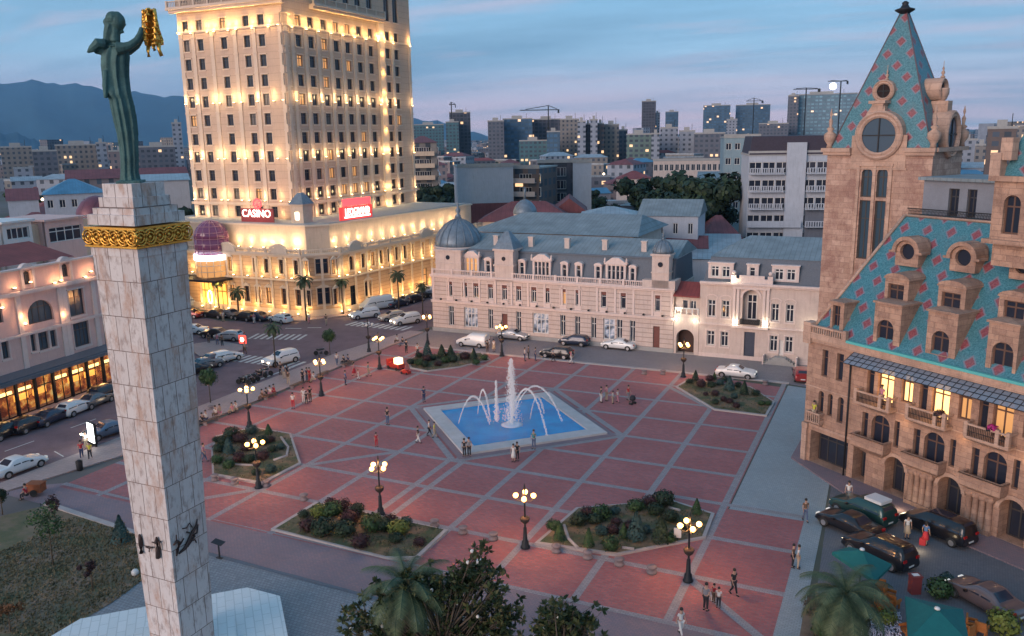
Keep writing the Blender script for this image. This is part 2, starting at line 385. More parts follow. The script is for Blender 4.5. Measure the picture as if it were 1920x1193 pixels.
def leafmat(name, c1, c2):
    m, nt, p = newmat(name); g = nt.nodes.new('ShaderNodeNewGeometry'); r = g.outputs['Random Per Island']
    n = noise(nt, objc(nt), .9, 3)
    c = mixc(nt, r, c1, c2); c = mixc(nt, remap(nt, n, .35, .65), dk(c1, .6), c); nt.links.new(c, p.inputs['Base Color'])
    p.inputs['Roughness'].default_value = .6; p.inputs['Specular IOR Level'].default_value = .25; return m
M['leaf'] = leafmat('dark_foliage', (.018, .035, .02), (.045, .075, .035))
M['leaf2'] = leafmat('green_foliage', (.03, .07, .025), (.075, .13, .045))
M['leafy'] = leafmat('yellow_green_foliage', (.13, .16, .03), (.25, .27, .06))
M['leafr'] = leafmat('purple_foliage', (.045, .022, .024), (.10, .035, .04))
M['leafb'] = leafmat('blue_green_foliage', (.035, .075, .07), (.06, .12, .11))
M['palm'] = leafmat('palm_foliage', (.05, .085, .045), (.14, .16, .08))
M['magn'] = leafmat('magnolia_foliage', (.03, .055, .02), (.13, .11, .04))
M['petal'] = plain('white_petals', (.7, .66, .62), .6)

# ---------------------------------------------------------------- ground
def sheet(name, poly, z, m, label=None, cat=None, th=None):
    b = MB()
    if th: b.prism(poly, z-th, z)
    else: b.face([(x, y, z) for x, y in poly])
    return tag(part(name, b, m, None) if False else link(name, b.mesh(name, m)), kind='structure')
g, nt, p = newmat('town_ground'); v = geop(nt); n1 = noise(nt, v, .012, 6); n2 = noise(nt, v, .15, 5)
c = mixc(nt, remap(nt, n1, .4, .6), (.055, .07, .045), (.13, .115, .11)); c = mixc(nt, mth(nt, 'MULTIPLY', remap(nt, n2, .4, .7), .6), c, (.07, .065, .065))
nt.links.new(c, p.inputs['Base Color']); p.inputs['Roughness'].default_value = .95
sheet('ground', [(-14000, -300), (14000, -300), (14000, 14000), (-14000, 14000)], -.02, g)
L = (-58, 44.2)
# red plaza, the bands of its 5.87 m grid laid 4 mm proud
sheet('plaza_paving', [(-62.4, 44.2), (-5, 44.2), (-5, 61.1), (-10.5, 61.1), (-10.5, 95), (-22, 96.8), (-62.6, 96.8)], .004, M['plaza'])
bm_ = MB()
GX = [-5-5.87*k for k in range(10)]; GY = [44.2+5.87*k for k in range(10)]
hw = .26
for x in GX[1:]:
    y0 = 62 if abs(x+34.35) < .2 else 44.2; bm_.face([(x-hw, y0, .008), (x+hw, y0, .008), (x+hw, 96.6, .008), (x-hw, 96.6, .008)])
for y in GY[1:]:
    xe = -10.6 if y > 62 else -5
    bm_.face([(-62.4, y-hw, .012), (xe, y-hw, .012), (xe, y+hw, .012), (-62.4, y+hw, .012)])
for (x0, y0, x1, y1) in [(-34.5, 61.7, -22.6, 73.4), (-22.6, 73.4, -34.3, 85.2), (-34.3, 85.2, -46.1, 73.5), (-46.1, 73.5, -34.5, 61.7), (-11, 49.9, -5, 44.2), (-16.5, 84.5, -22.5, 90.5), (-46.6, 50, -52, 44.2), (-46.1, 55.9, -40.3, 61.8)]:
    d = Vector((x1-x0, y1-y0, 0)).normalized(); q = Vector((-d.y, d.x, 0))*.3
    zz_ = .016+.0015*(len(bm_.f)-18)
    bm_.face([(x0-q.x, y0-q.y, zz_), (x1-q.x, y1-q.y, zz_), (x1+q.x, y1+q.y, zz_), (x0+q.x, y0+q.y, zz_)])
for x in (-34.98, -33.66): bm_.face([(x-.27, 44.3, .009), (x+.27, 44.3, .009), (x+.27, 62, .009), (x-.27, 62, .009)])
tag(link('plaza_bands', bm_.mesh('plaza_bands', M['strip'])), kind='structure')
sheet('mauve_path', [(-64.6, 43.6), (-62.6, 45.0), (-46, 44.2), (-4.2, 44.2), (-4.2, 38.4), (-29, 40.0), (-42.3, 40.4), (-50, 40.6), (-60, 41.3), (-65.8, 41.4)], .002, M['mauve'])
sheet('path_edging', [(-62.6, 44.6), (-4.2, 43.95), (-4.2, 44.5), (-46, 44.5), (-62.6, 45.1)], .024, M['strip'])
sheet('grey_court', [(-47, 20), (-4.2, 20), (-4.2, 38.3), (-29, 39.9), (-43.5, 40.2), (-50, 36)], .006, M['setts'])
sheet('court_edging', [(-45, 40.05), (-29, 39.65), (-4.2, 38.05), (-4.2, 38.35), (-29, 40.0), (-45, 40.4)], .03, M['slate'])
sheet('light_path', [(-10.4, 61.1), (-10.4, 96), (-8.2, 95.6), (-3.9, 70.8), (-3.7, 60), (-3.6, 45), (-5, 45), (-5, 61.1)], .009, M['lightpath'])
sheet('light_path_end', [(-4.9, 52), (-3.7, 52), (-2.9, 40), (-4.3, 40)], .014, M['lightpath'])
sheet('building_pavement', [(-7.4, 73.5), (-3.7, 68.6), (-2.6, 67.2), (14, 55.2), (20, 60), (0, 80), (-7, 80)], .12, M['mauve'], th=.12)
sheet('parking_lot', [(-3.7, 68.6), (-2.6, 67.2), (14, 55.2), (20, 40), (-2.9, 40)], .018, M['lot'])
sheet('cross_street', [(-62.6, 96.6), (-10.4, 96.6), (-8, 96), (-8, 106), (-62.8, 106.5)], .005, M['cobble'])
sheet('cross_street_kerb', [(-58, 96.5), (-10.4, 96.5), (-10.4, 97.1), (-58, 97.1)], .1, M['kerb'], th=.1)
sheet('road', [(-82, 5), (-68, 5), (-67.5, 90), (-62.6, 112), (-62.6, 240), (-76, 240), (-76.4, 134), (-80, 110), (-97, 100), (-140, 112), (-140, 100), (-90, 84), (-82, 78)], .003, M['asphalt'])
sheet('sidewalk', [(-67.9, 5), (-65, 5), (-65.6, 41.4), (-63.2, 51), (-62.7, 97), (-62.7, 104.5), (-65, 104.5), (-67.3, 90), (-67.4, 60)], .12, M['walk'], th=.12)
sheet('hotel_pavement', [(-130, 113.5), (-105.5, 105.5), (-93, 102.8), (-84.5, 104.5), (-80.3, 110.5), (-76.9, 134), (-76, 160), (-90, 160), (-92, 118), (-130, 125)], .12, M['walk'], th=.12)
sheet('left_pavement', [(-86, 5), (-82, 5), (-82, 72), (-84.5, 79), (-90, 84), (-100, 84), (-100, 5)], .12, M['walk'], th=.12)
sheet('traffic_island', [(-90, 85.5), (-83.5, 81.5), (-80.3, 84.5), (-81.2, 88.2), (-88, 89.4)], .12, M['walk'], th=.12)
# lawn (ground) with grass tufts in patches
lm, nt, p = newmat('dry_lawn'); v = geop(nt); a = noise(nt, v, .35, 6, .65); b = noise(nt, v, 2.5, 6, .7)
c = mixc(nt, remap(nt, a, .4, .62), (.085, .09, .045), (.23, .15, .11)); c = mixc(nt, mth(nt, 'MULTIPLY', remap(nt, b, .45, .7), .5), c, (.13, .12, .05))
nt.links.new(c, p.inputs['Base Color']); p.inputs['Roughness'].default_value = .95; bump(nt, p, b, .6, .05)
sheet('lawn', [(-80, 5), (-60, 41.2), (-50.2, 40.3), (-44.2, 40.0), (-43, 33), (-43, 20), (-48, 5)], .035, lm)
sheet('lawn_kerb', [(-60.3, 41.7), (-50.2, 40.75), (-43.8, 40.45), (-44.0, 40.15), (-50.2, 40.3), (-60.3, 41.2)], .12, M['kerb'], th=.12)
sheet('garden_bed', [(-3.7, 49), (-2.9, 20), (6, 20), (6, 44), (3, 47), (-2.2, 47.2)], .04, M['soil'])
def grass(name, polys, n, m, label, h=.12):
    b = MB()
    for poly, k in polys:
        xs = [q[0] for q in poly]; ys = [q[1] for q in poly]; c = 0
        def inside(x, y):
            r = False; j = len(poly)-1
            for i in range(len(poly)):
                if (poly[i][1] > y) != (poly[j][1] > y) and x < (poly[j][0]-poly[i][0])*(y-poly[i][1])/(poly[j][1]-poly[i][1])+poly[i][0]: r = not r
                j = i
            return r
        while c < k:
            x, y = random.uniform(min(xs), max(xs)), random.uniform(min(ys), max(ys))
            if not inside(x, y): continue
            c += 1; a = random.random()*6.28; s = random.uniform(.03, .09); q = random.uniform(.5, 1.3)*h
            b.face([(x-s*math.cos(a), y-s*math.sin(a), .03), (x+s*math.cos(a), y+s*math.sin(a), .03), (x+s*.6*math.sin(a), y+s*.6, .03+q)])
    return tag(link(name, b.mesh(name, m)), kind='stuff')
tag(grass('grass', [([(-56, 28), (-56, 40.6), (-43.9, 40), (-43, 33), (-43, 28)], 12000)], 0, leafmat('grass_blades', (.10, .095, .045), (.22, .155, .10)), ''), 'thin dry grass on the lawn behind the monument', 'grass')
# road markings
def marks(lst, name='road_marking'):
    b = MB()
    for (x0, y0, x1, y1, wd) in lst:
        d = Vector((x1-x0, y1-y0, 0)).normalized(); q = Vector((-d.y, d.x, 0))*wd/2
        b.face([(x0-q.x, y0-q.y, .009), (x1-q.x, y1-q.y, .009), (x1+q.x, y1+q.y, .009), (x0+q.x, y0+q.y, .009)])
    return tag(link(name, b.mesh(name, M['road_paint'])), kind='structure')
marks([(-79.6+k*1.0, 81.4, -79.6+k*1.0, 84.6, .5) for k in range(12)])
marks([(-84.5+k*.9, 92.0+k*.25, -85.4+k*.9, 95.2+k*.25, .42) for k in range(9)])
marks([(-76.5+k*1.0, 104.5, -76.3+k*1.0, 107.3, .5) for k in range(11)])
marks([(-84, 99.5, -81.5, 100.2, .3), (-81, 101, -79, 101.8, .3)])
marks([(-74.6, 20+7*k, -74.6, 23+7*k, .15) for k in range(8)])
marks([(-68.2, 44+2.6*k, -70.2, 44.6+2.6*k, .12) for k in range(3)]+[(-68.6, 73.5, -68.4, 82, .3)])

# hills on the horizon
hm = mat('hazed_hill_forest', (.02, .075, .12), .95, .3, .0006, world=True, bmp=0)  # forest colour shifted to blue, some of the distance haze painted in
def ridge(name, pts, dist, m, z0=-5):
    b = MB(); n = 90; rows = []
    xs = [q[0] for q in pts]; ys = [q[1] for q in pts]
    P = np.interp(np.linspace(xs[0], xs[-1], n), xs, ys); X = np.linspace(xs[0], xs[-1], n)
    prev = None
    for i in range(n):
        py = P[i]+2.5*math.sin(i*.9)+1.6*math.sin(i*2.3+1)+random.uniform(-1, 1)
        top = AZ(X[i], dist, py); col = []
        for t in (0, .12, .3, .5, .7, .86, 1.0):
            dd = dist*(1-.35*(1-t)); wob = 1+.05*math.sin(i*.55+t*7)*(1-t)
            q = AZ(X[i], dd*wob, py); col.append((q[0], q[1], z0+(top[2]-z0)*(t**1.25)*(1+.08*math.sin(i*.7+5*t)*(1-t))))
        q = AZ(X[i], dist*1.5, py); col.append((q[0], q[1], z0))
        k = [b.av(c) for c in col]
        if prev:
            for a in range(len(k)-1): b.f.append([prev[a], k[a], k[a+1], prev[a+1]]); b.m.append(0); b.sm.append(True)
        prev = k
    return tag(link(name, b.mesh(name, m)), kind='structure')
ridge('mountain', [(-300, 190), (-60, 158), (0, 155), (60, 153), (140, 158), (220, 172), (330, 180), (480, 205), (700, 212), (790, 222), (850, 236), (900, 250), (930, 262)], 9500, hm)
ridge('far_hill', [(-400, 240), (-100, 246), (0, 249), (40, 252), (75, 268), (110, 280)], 4200, hm)
ridge('low_hill', [(1780, 252), (1850, 246), (1960, 238), (2200, 225)], 5000, hm)

def stonewall(name, c1, c2, stain, bw=.95, bh=.42, blotch=.6):
    m, nt, p = newmat(name); v = objc(nt); s = nt.nodes.new('ShaderNodeSeparateXYZ'); nt.links.new(v, s.inputs[0]); q = nt.nodes.new('ShaderNodeCombineXYZ')
    nt.links.new(mth(nt, 'ADD', s.outputs[0], s.outputs[1]), q.inputs[0]); nt.links.new(s.outputs[2], q.inputs[1]); b = nt.nodes.new('ShaderNodeTexBrick'); nt.links.new(q.outputs[0], b.inputs[0])
    for k, x in (('Color1', (*c1, 1)), ('Color2', (*c2, 1)), ('Mortar', (*dk(c2, .6), 1)), ('Scale', 1), ('Brick Width', bw), ('Row Height', bh), ('Mortar Size', .012)): b.inputs[k].default_value = x
    n1 = noise(nt, v, .55, 6, .65); n2 = noise(nt, v, 2.6, 6, .7, 1, 1, .6); n3 = noise(nt, v, 9, 4, .7)
    c = mixc(nt, mth(nt, 'MULTIPLY', remap(nt, n1, .46, .62), blotch), b.outputs[0], stain); c = mixc(nt, mth(nt, 'MULTIPLY', remap(nt, n2, .5, .66), blotch*.8), c, dk(stain, .8)); c = mixc(nt, mth(nt, 'MULTIPLY', remap(nt, n3, .5, .75), .35), c, dk(c1, 1.25))
    nt.links.new(c, p.inputs['Base Color']); p.inputs['Roughness'].default_value = .85; bump(nt, p, mth(nt, 'SUBTRACT', n3, mth(nt, 'MULTIPLY', b.outputs['Fac'], .6)), .5, .04); return m
# ================================================================ hotel tower
def sconces(th, fr, us, z, power, dist=.42, spot=75, mname='wall_lamp', col=(1, .70, .34)):
    for u in us:
        x, y, _ = fr.pt(u, -.34, z)
        o = link(mname, SCON, th, (x-th.location.x, y-th.location.y, z-th.location.z), fr.a)
        glow(th, fr.pt(u, -dist, z+.22), power, col, .12, spot)
        glow(th, fr.pt(u, -dist-.5, z+.9), power*.2, col, .25)
b = MB(); b.box(-.13, -.1, 0, .13, .36, .08); b.box(-.11, -.1, .08, .11, .12, .16, 1)
SCON = b.mesh('wall_lamp', [M['iron'], plain('sconce_glow', (1, .8, .5), .5, emis=(1, .68, .3), es=9)])
M['tower'] = mat('tower_stone', (.53, .37, .275), .8, .1, .35, streak=.2, bands=(1.14, .06, (.40, .28, .21)))
M['towert'] = mat('tower_trim', (.60, .46, .36), .75, .08, 1)
tw = thing('hotel_tower', 'tall cream stone hotel tower washed by rows of warm wall lamps', 'tower', (-93.6, 115.7, 0))
FL = Fr(-93.6-22.6, 115.7, 0); FR_ = Fr(-93.6, 115.7, R(90)); LL, LR = 22.6, 39.6
cr = lambda x, y: (300+x/2.84, y/2.84)
rowz = [FL.W(*cr(x, y))[1] for x, y in zip([535,543,551,560,568,576,583,590,597,604,611], [108,215,322,428,530,634,737,835,937,1035,1130])]
TOP = rowz[0]+2.3
colL = [FL.W(*cr(x, 748))[0] for x in (190, 262, 385, 505, 583)]
colR = [FR_.W(*cr(x, y))[0] for x, y in ((703, 735), (773, 736), (838, 737), (905, 738), (968, 738), (1028, 739), (1088, 740), (1147, 740), (1235, 741), (1280, 741))]
WW, WH = 1.25, 1.85
opsL = [(u-WW/2, u+WW/2, z-WH/2, z+WH/2) for z in rowz for u in colL]
opsR = [(u-WW/2-.1, u+WW/2+.1, z-WH/2, z+WH/2) for z in rowz for u in colR]
ZR = TOP+11
upL = [(u-.9, u+.9, TOP+1.6, TOP+4.6) for u in (colL[0], colL[1], colL[3], colL[4])]+[(colL[2]-1.9, colL[2]+1.9, TOP+1.6, TOP+4.8)]
upR = [(u-.9, u+.9, TOP+2.2 if i < 8 else TOP+.6, TOP+5.6) for i, u in enumerate(colR)]
b = MB(); wall(b, 0, LL, 0, TOP, opsL, depth=.35); wall(b, .0, LL, TOP, ZR, upL, depth=.35); part('wall', b, M['tower'], tw, FL)
b = MB(); wall(b, 0, LR, 0, TOP, opsR, depth=.35); wall(b, 0, LR, TOP, ZR, upR, depth=.35); part('wall', b, M['tower'], tw, FR_)
b = MB(); b.prism([(-22.6, .36), (-.36, .36), (-.36, 39.4), (-22.6, 39.4)], 0, ZR); part('core', b, M['tower'], tw)
def bandset(th, fr, L_, specs, m, name='cornice', e0=0, e1=0):
    for z0, z1, pr in specs:
        b = MB(); b.box(-pr+e0, -pr, z0, L_+pr-e1, .05, z1); part(name, b, m, th, fr)
cb = [(TOP, TOP+.45, .9), (TOP+.45, TOP+.8, 1.25), (TOP-3.35, TOP-3.05, .22), (rowz[9]-1.9, rowz[9]-1.5, .3), (rowz[10]-1.8, rowz[10]-1.5, .25)]
cbR = [(a, c, d) for a, c, d in cb]
bandset(tw, FL, LL, cb, M['towert'], e1=0)
for z0, z1, pr in cbR:
    b = MB(); x0 = 0.0 if pr < .8 else 7.2; x1 = LR if pr < .8 else colR[8]-2.2
    b.box(x0+(.06 if pr < .8 else 0), -pr+.003, z0+.003, x1, .05, z1-.003); part('cornice', b, M['towert'], tw, FR_)
# parapet with balusters above the cornice
def balustrade(th, fr, u0, u1, z, h, d, m, pitch=.3, name='balustrade', post=3.2):
    b = MB(); b.box(u0, d-.12, z, u1, d+.12, z+.12); b.box(u0, d-.14, z+h-.14, u1, d+.14, z+h)
    n = max(1, int((u1-u0)/pitch))
    for i in range(n):
        x = u0+(i+.5)*(u1-u0)/n; b.box(x-.05, d-.05, z+.12, x+.05, d+.05, z+h-.14)
    k = max(1, round((u1-u0)/post))
    for i in range(k+1):
        x = u0+(u1-u0)*i/k; b.box(x-.16, d-.17, z, x+.16, d+.17, z+h+.08)
    return part(name, b, m, th, fr)
balustrade(tw, FL, -1, LL+1, TOP+.8, 1.1, -1.0, M['towert'], .35)
balustrade(tw, FR_, 7.2, colR[8]-2.2, TOP+.8, 1.1, -1.0, M['towert'], .35)
# quoins, window hoods, lit pilaster: relief of the stone face
def trimset(fr, L_, cols):
    mids = [(cols[i]+cols[i+1])/2 for i in range(len(cols)-1) if cols[i+1]-cols[i] > 2.6]+[.55, L_-.55]
    b = MB(); b.box(-.38, -.13, 14, .38, .02, TOP-3.4)
    for z in rowz: b.box(-.46, -.2, z-2.0, .46, .01, z-1.75)
    repeat('pilaster', b.mesh('pilaster', M['towert']), tw, fr, [(u, 0, 0) for u in mids])
trimset(FL, LL, colL); trimset(FR_, LR, colR)
cu = (colR[7]+colR[8])/2+.2
b = MB(); b.box(cu-.9, -.5, 14, cu+.9, .02, TOP-.05); part('pilaster', b, M['creamt'], tw, FR_)
random.seed(3); rest = MB(); M['curtain'] = plain('curtained_glass', (.13, .11, .10), .35)
lit = {(3, 1), (3, 2), (3, 3), (1, 2), (5, 2), (3, 8), (5, 8), (4, 9), (5, 9), (6, 9), (4, 0), (5, 0), (1, 4)}
wl = [(FL, o, 0, 0) for o in opsL+upL]
order = sorted([(j, i) for i in range(len(rowz)) for j in range(len(colR))])
wr = [(FR_, opsR[i*len(colR)+j], i, j) for j, i in order]+[(FR_, o, 99, 0) for o in upR]
for n, (fr, o, i, j) in enumerate(wl+wr):
    hsh = (n*37+i*11) % 23; g = M['dimlit'] if (fr is FR_ and (j, i) in lit) or hsh == 5 else M['curtain'] if hsh in (1, 9, 14) else M['glass']
    if n < 99: window(tw, fr, *o[:4], .22, M['dframe'], g, trim='sill', tm=M['towert'])
    else:
        rest.T = Matrix.Translation((-93.6, 115.7, 0)).inverted() @ fr.T(); a, c, z0, z1 = o[:4]; m_ = (a+c)/2
        rest.face([(a, .27, z0), (c, .27, z0), (c, .27, z1), (a, .27, z1)], 2 if g is M['dimlit'] else 1)
        rest.box(a, .2, z0, a+.1, .3, z1); rest.box(c-.1, .2, z0, c, .3, z1); rest.box(m_-.05, .2, z0, m_+.05, .3, z1); rest.box(a, .2, z0, c, .3, z0+.1); rest.box(a, .2, z1-.1, c, .3, z1)
        rest.box(a-.15, -.12, z0-.24, c+.15, .01, z0-.05, 3); rest.box(a-.15, -.12, z1+.03, c+.15, .01, z1+.2, 3)
tag(part('windows', rest, [M['dframe'], M['glass'], M['dimlit'], M['towert']], tw), kind='stuff')
uL = [FL.W(*cr(x, 545))[0] for x in (122, 203, 290, 325, 400, 440, 525, 612)]
uR = [FR_.W(*cr(x, 530))[0] for x in (645, 720, 795)]+[(colR[i]+colR[i+1])/2 for i in range(2, 7)]+[cu-1.1, cu+1.1, (colR[8]+colR[9])/2, LR-.6]
for i, dz in ((4, 1.0), (7, 1.0), (9, -1.2), (10, -1.4)):
    z = rowz[i]+dz-(1.4 if i < 9 else 0)
    pw = 380 if i < 9 else 260
    sconces(tw, FL, [min(max(u, .5), LL-.5) for u in uL], z, pw, .38, 66)
    sconces(tw, FR_, uR, z, pw*.95, .4, 66)
z = rowz[0]-1.3
sconces(tw, FL, [min(max(u, .5), LL-.5) for u in uL], z, 620, .42, 100, col=(1, .62, .22)); sconces(tw, FR_, uR, z, 620, .42, 100, col=(1, .62, .22))
for k in range(10): glow(tw, FR_.pt(cu, -.95, 15+k*3.6), 70, (1, .55, .15), .2)
b = MB(); b.prism([(-22.3, .6), (-.6, .6), (-.6, 39), (-22.3, 39)], ZR, ZR+.6); part('roof', b, M['concrete'], tw)

# ================================================================ hotel podium
pd = thing('hotel_podium', 'ornate two storey hotel front glowing golden under its roof lamps', 'hotel', (-86, 107, 0))
PL = Fr(-86-34, 107, 0); PLn = 34.0; PC = Fr(-86, 107, math.atan2(4.5, 4.2)); PCn = math.hypot(4.5, 4.2); PR = Fr(-81.8, 111.5, R(85)); PRn = 44.0
ZS, ZC, ZA = 6.1, 10.1, 13.9
cc = lambda x, y: (330+x/3.623, 360+y/3.623)
def wrect(fr, x, w, y0, y1):
    a = fr.W(*cc(x-w/2, (y0+y1)/2))[0]; c = fr.W(*cc(x+w/2, (y0+y1)/2))[0]; return a, c
UL = [(372, 26), (542, 26), (617, 28), (718, 28), (818, 28), (884, 32)]
LLw = [(390, 30), (488, 30), (563, 34), (634, 34), (735, 32), (833, 36), (899, 36)]
opL = [(*wrect(PL, x, w, 490, 580), 6.9, 9.2) for x, w in UL]+[(*wrect(PL, x, w, 680, 760), 1.9, 4.5) for x, w in LLw]
opL += [(u-.5, u+.5, 6.9, 9.2) for u in (2, 4.6, 7.2)]+[(u-.55, u+.55, 1.9, 4.5) for u in (2, 4.6, 7.2)]
opC = [(PCn/2-1, PCn/2+1, 6.9, 9.3), (PCn/2-1, PCn/2+1, 1.9, 4.6)]
URw = [(1072, 26), (1118, 26), (1195, 28), (1276, 24), (1342, 24), (1400, 22), (1452, 20), (1505, 20), (1562, 20), (1612, 18), (1680, 22), (1740, 18)]
opR = [(*wrect(PR, x, w, 520, 590), 6.9, 9.2, 'a' if x in (1195, 1680) else '') for x, w in URw]
opR += [(*wrect(PR, 1086, 30, 690, 760), 1.9, 4.5), (*wrect(PR, 1132, 24, 690, 760), 1.9, 4.5), (*wrect(PR, 1210, 44, 670, 790), .2, 4.3), (*wrect(PR, 1308, 46, 640, 740), 1.9, 4.6, 'a'), (*wrect(PR, 1690, 40, 560, 660), .2, 4.3)]
xs_ = [opR[-1][1]+2+3*k for k in range(3)]
opR += [(x, x+1, 6.9, 9.2) for x in xs_ if x > opR[11][1]+1]
for fr, L_, ops in ((PL, PLn, opL), (PC, PCn, opC), (PR, PRn, opR)):
    b = MB(); wall(b, 0, L_, 0, ZC, ops, depth=.35); part('wall', b, M['ochre'], pd, fr)
    for o in ops: window(pd, fr, *o[:4], .24, M['bframe'] if o[2] > .5 else M['iron'], M['glass'] if random.random() > .3 else M['dimlit'], o[4] if len(o) > 4 else '', trim='hood' if o[2] > .5 else None, tm=M['creamt'])
    for z0, z1, pr in ((0, 1.1, .12), (ZS-.3, ZS, .3), (ZC-.5, ZC-.2, .28), (ZC-.2, ZC+.05, .55)):
        t = MB(); t.box(-pr*.4, -pr, z0, L_+pr*.4, .03, z1); part('cornice', t, M['creamt'], pd, fr)
    balustrade(pd, fr, .2, L_-.2, ZC+.05, .75, -.2, M['creamt'], .3)
    t = MB(); n = max(1, round(L_/3.1)); t.box(-.22, -.16, 1.1, .22, .02, ZS-.3); t.box(-.2, -.14, ZS-.31, .2, .02, ZC-.5)
    repeat('pilaster', t.mesh('pilaster', M['creamt']), pd, fr, [(.2+(L_-.4)*i/n, 0, 0) for i in range(n+1)])
# curved gables on the balustrade
for fr, u in ((PL, wrect(PL, 355, 2, 380, 400)[0]), (PL, wrect(PL, 700, 2, 380, 400)[0]), (PR, wrect(PR, 1210, 2, 350, 380)[0]), (PR, wrect(PR, 1690, 2, 280, 300)[0])):
    t = MB(); n = 10; P = [(u+1.9*math.cos(math.pi*i/n), ZC+.1+1.5*math.sin(math.pi*i/n)) for i in range(n+1)]; Q = [(u+1.5*math.cos(math.pi*i/n), ZC+.1+1.1*math.sin(math.pi*i/n)) for i in range(n+1)]
    for i in range(n):
        t.face([(P[i][0], -.5, P[i][1]), (P[i+1][0], -.5, P[i+1][1]), (Q[i+1][0], -.5, Q[i+1][1]), (Q[i][0], -.5, Q[i][1])]); t.face([(P[i][0], -.5, P[i][1]), (P[i][0], 0, P[i][1]), (P[i+1][0], 0, P[i+1][1]), (P[i+1][0], -.5, P[i+1][1])])
        t.face([(Q[i][0], -.42, Q[i][1]), (Q[i+1][0], -.42, Q[i+1][1]), (u, -.42, ZC+.1)])
    part('gable', t, M['creamt'], pd, fr)
# attic storey, set back behind a terrace
apoly = [(-119.9, 109.6), (-87, 109.6), (-84.4, 112.4), (-80.6, 155.0), (-95, 156), (-119.9, 125)]
rel = lambda P, o: [(x-o[0], y-o[1]) for x, y in P]
b = MB(); b.prism(rel([(-119.95, 107.36), (-86.1, 107.36), (-82.15, 111.6), (-78.3, 155), (-95, 156), (-119.95, 125)], (-86, 107)), 0, ZC-.05); part('core', b, M['ochre'], pd)
b = MB(); b.prism(rel(apoly, (-86, 107)), ZC, ZA+.35); part('attic', b, M['cream'], pd)
b = MB(); b.prism(rel(offset_poly(apoly, 1.012), (-86, 107)), ZA+.35, ZA+.6); part('cornice', b, M['creamt'], pd)
b = MB(); b.prism(rel(offset_poly(apoly, .985), (-86, 107)), ZA+.6, ZA+.75); part('roof', b, M['concrete'], pd)
AL = Fr(-119.9, 109.6, 0); AR = Fr(-84.4, 112.4, math.atan2(42.6, 3.8))
sconces(pd, AL, [wrect(AL, x, 2, 320, 330)[0]*1.0 for x in (350, 432, 515, 600, 660, 720, 815)]+[31.5], ZC+.5, 430, .6, 110, col=(1, .74, .40))
sconces(pd, AR, [1+k*3.1 for k in range(13)], ZC+.5, 430, .6, 110, col=(1, .74, .40))
sconces(pd, PL, [2+k*3.0 for k in range(11)], ZS+.12, 300, .5, 100, col=(1, .66, .25)); sconces(pd, PC, [.5, PCn-.5], ZS+.12, 300, .5, 100, col=(1, .66, .25)); sconces(pd, PR, [1+k*3.0 for k in range(14)], ZS+.12, 300, .5, 100, col=(1, .66, .25))
sconces(pd, PL, [12.5+k*2.9 for k in range(8)], .45, 360, .6, 100, col=(1, .60, .2)); sconces(pd, PC, [.4, PCn-.4], .45, 360, .6, 100, col=(1, .60, .2)); sconces(pd, PR, [1+k*2.9 for k in range(14)], .45, 360, .6, 100, col=(1, .60, .2))
# small square turret with zinc hat behind the corner
t = thing('roof_turret', 'small square roof turret with a grey pyramid hat between the two red signs', 'turret', (-89.5, 112.2, ZA+.7))
b = MB(); b.box(-1.2, -1.2, 0, 1.2, 1.2, 2.9); b.box(-1.4, -1.4, 2.9, 1.4, 1.4, 3.1); part('wall', b, M['cream'], t)
b = MB(); b.prism([(-1.5, -1.5), (1.5, -1.5), (1.5, 1.5), (-1.5, 1.5)], 3.1, 4.9, top=.25); part('roof', b, M['zdome'], t)
b = MB(); b.box(-.35, -1.3, .6, .35, -1.19, 1.8); part('lit_window', b, plain('turret_window', (1, .9, .8), .4, emis=(1, .85, .6), es=6), t)
# glazed dome over the entrance
dx, dy = -104.6, 107.2
t = thing('glazed_dome_bay', 'purple glazed dome bay with white lit sign above the hotel entrance', 'dome', (dx, dy, 0))
gm, nt_, p_ = newmat('purple_glazing'); v_ = objc(nt_); p_.inputs['Base Color'].default_value = (.13, .045, .10, 1); p_.inputs['Roughness'].default_value = .15
p_.inputs['Emission Color'].default_value = (.7, .12, .35, 1); p_.inputs['Emission Strength'].default_value = .03
r_ = 2.75
b = MB(); b.lathe([(r_, 0), (r_, 2.6)], 20, (0, 0, 9.6)); part('drum', b, gm, t)
b = MB(); b.lathe([(r_*math.cos(a), r_*1.05*math.sin(a)) for a in [math.pi/2*i/8 for i in range(8)]]+[(.1, r_*1.05)], 20, (0, 0, 12.2)); part('dome', b, gm, t)
b = MB(); rb = plain('pale_rib', (.42, .22, .28), .5)
for i in range(14):
    a = 2*math.pi*i/14
    b.tube([((r_+.03)*math.cos(q)*math.cos(a), (r_+.03)*math.cos(q)*math.sin(a), 12.2+r_*1.06*math.sin(q)) for q in [math.pi/2*k/7 for k in range(8)]], .05, 4)
    b.tube([((r_+.03)*math.cos(a), (r_+.03)*math.sin(a), 9.6), ((r_+.03)*math.cos(a), (r_+.03)*math.sin(a), 12.2)], .05, 4)
for q in (0, .35, .75, 1.1):
    rr = (r_+.04)*math.cos(q); b.tube([(rr*math.cos(a), rr*math.sin(a), 12.2+r_*1.06*math.sin(q)) for a in [2*math.pi*k/20 for k in range(21)]], .05, 4)
for z in (10.4, 11.3): b.tube([((r_+.04)*math.cos(a), (r_+.04)*math.sin(a), z) for a in [2*math.pi*k/20 for k in range(21)]], .05, 4)
part('rib', b, rb, t)
b = MB(); b.lathe([(2.85, 8.7), (2.95, 8.7), (2.95, 9.6), (2.85, 9.6)], 20, (0, -.15, 0), a0=math.pi*1.02, a1=math.pi*1.98); part('lit_sign', b, plain('white_sign_light', (1, 1, 1), .5, emis=(.85, .9, 1), es=4), t)
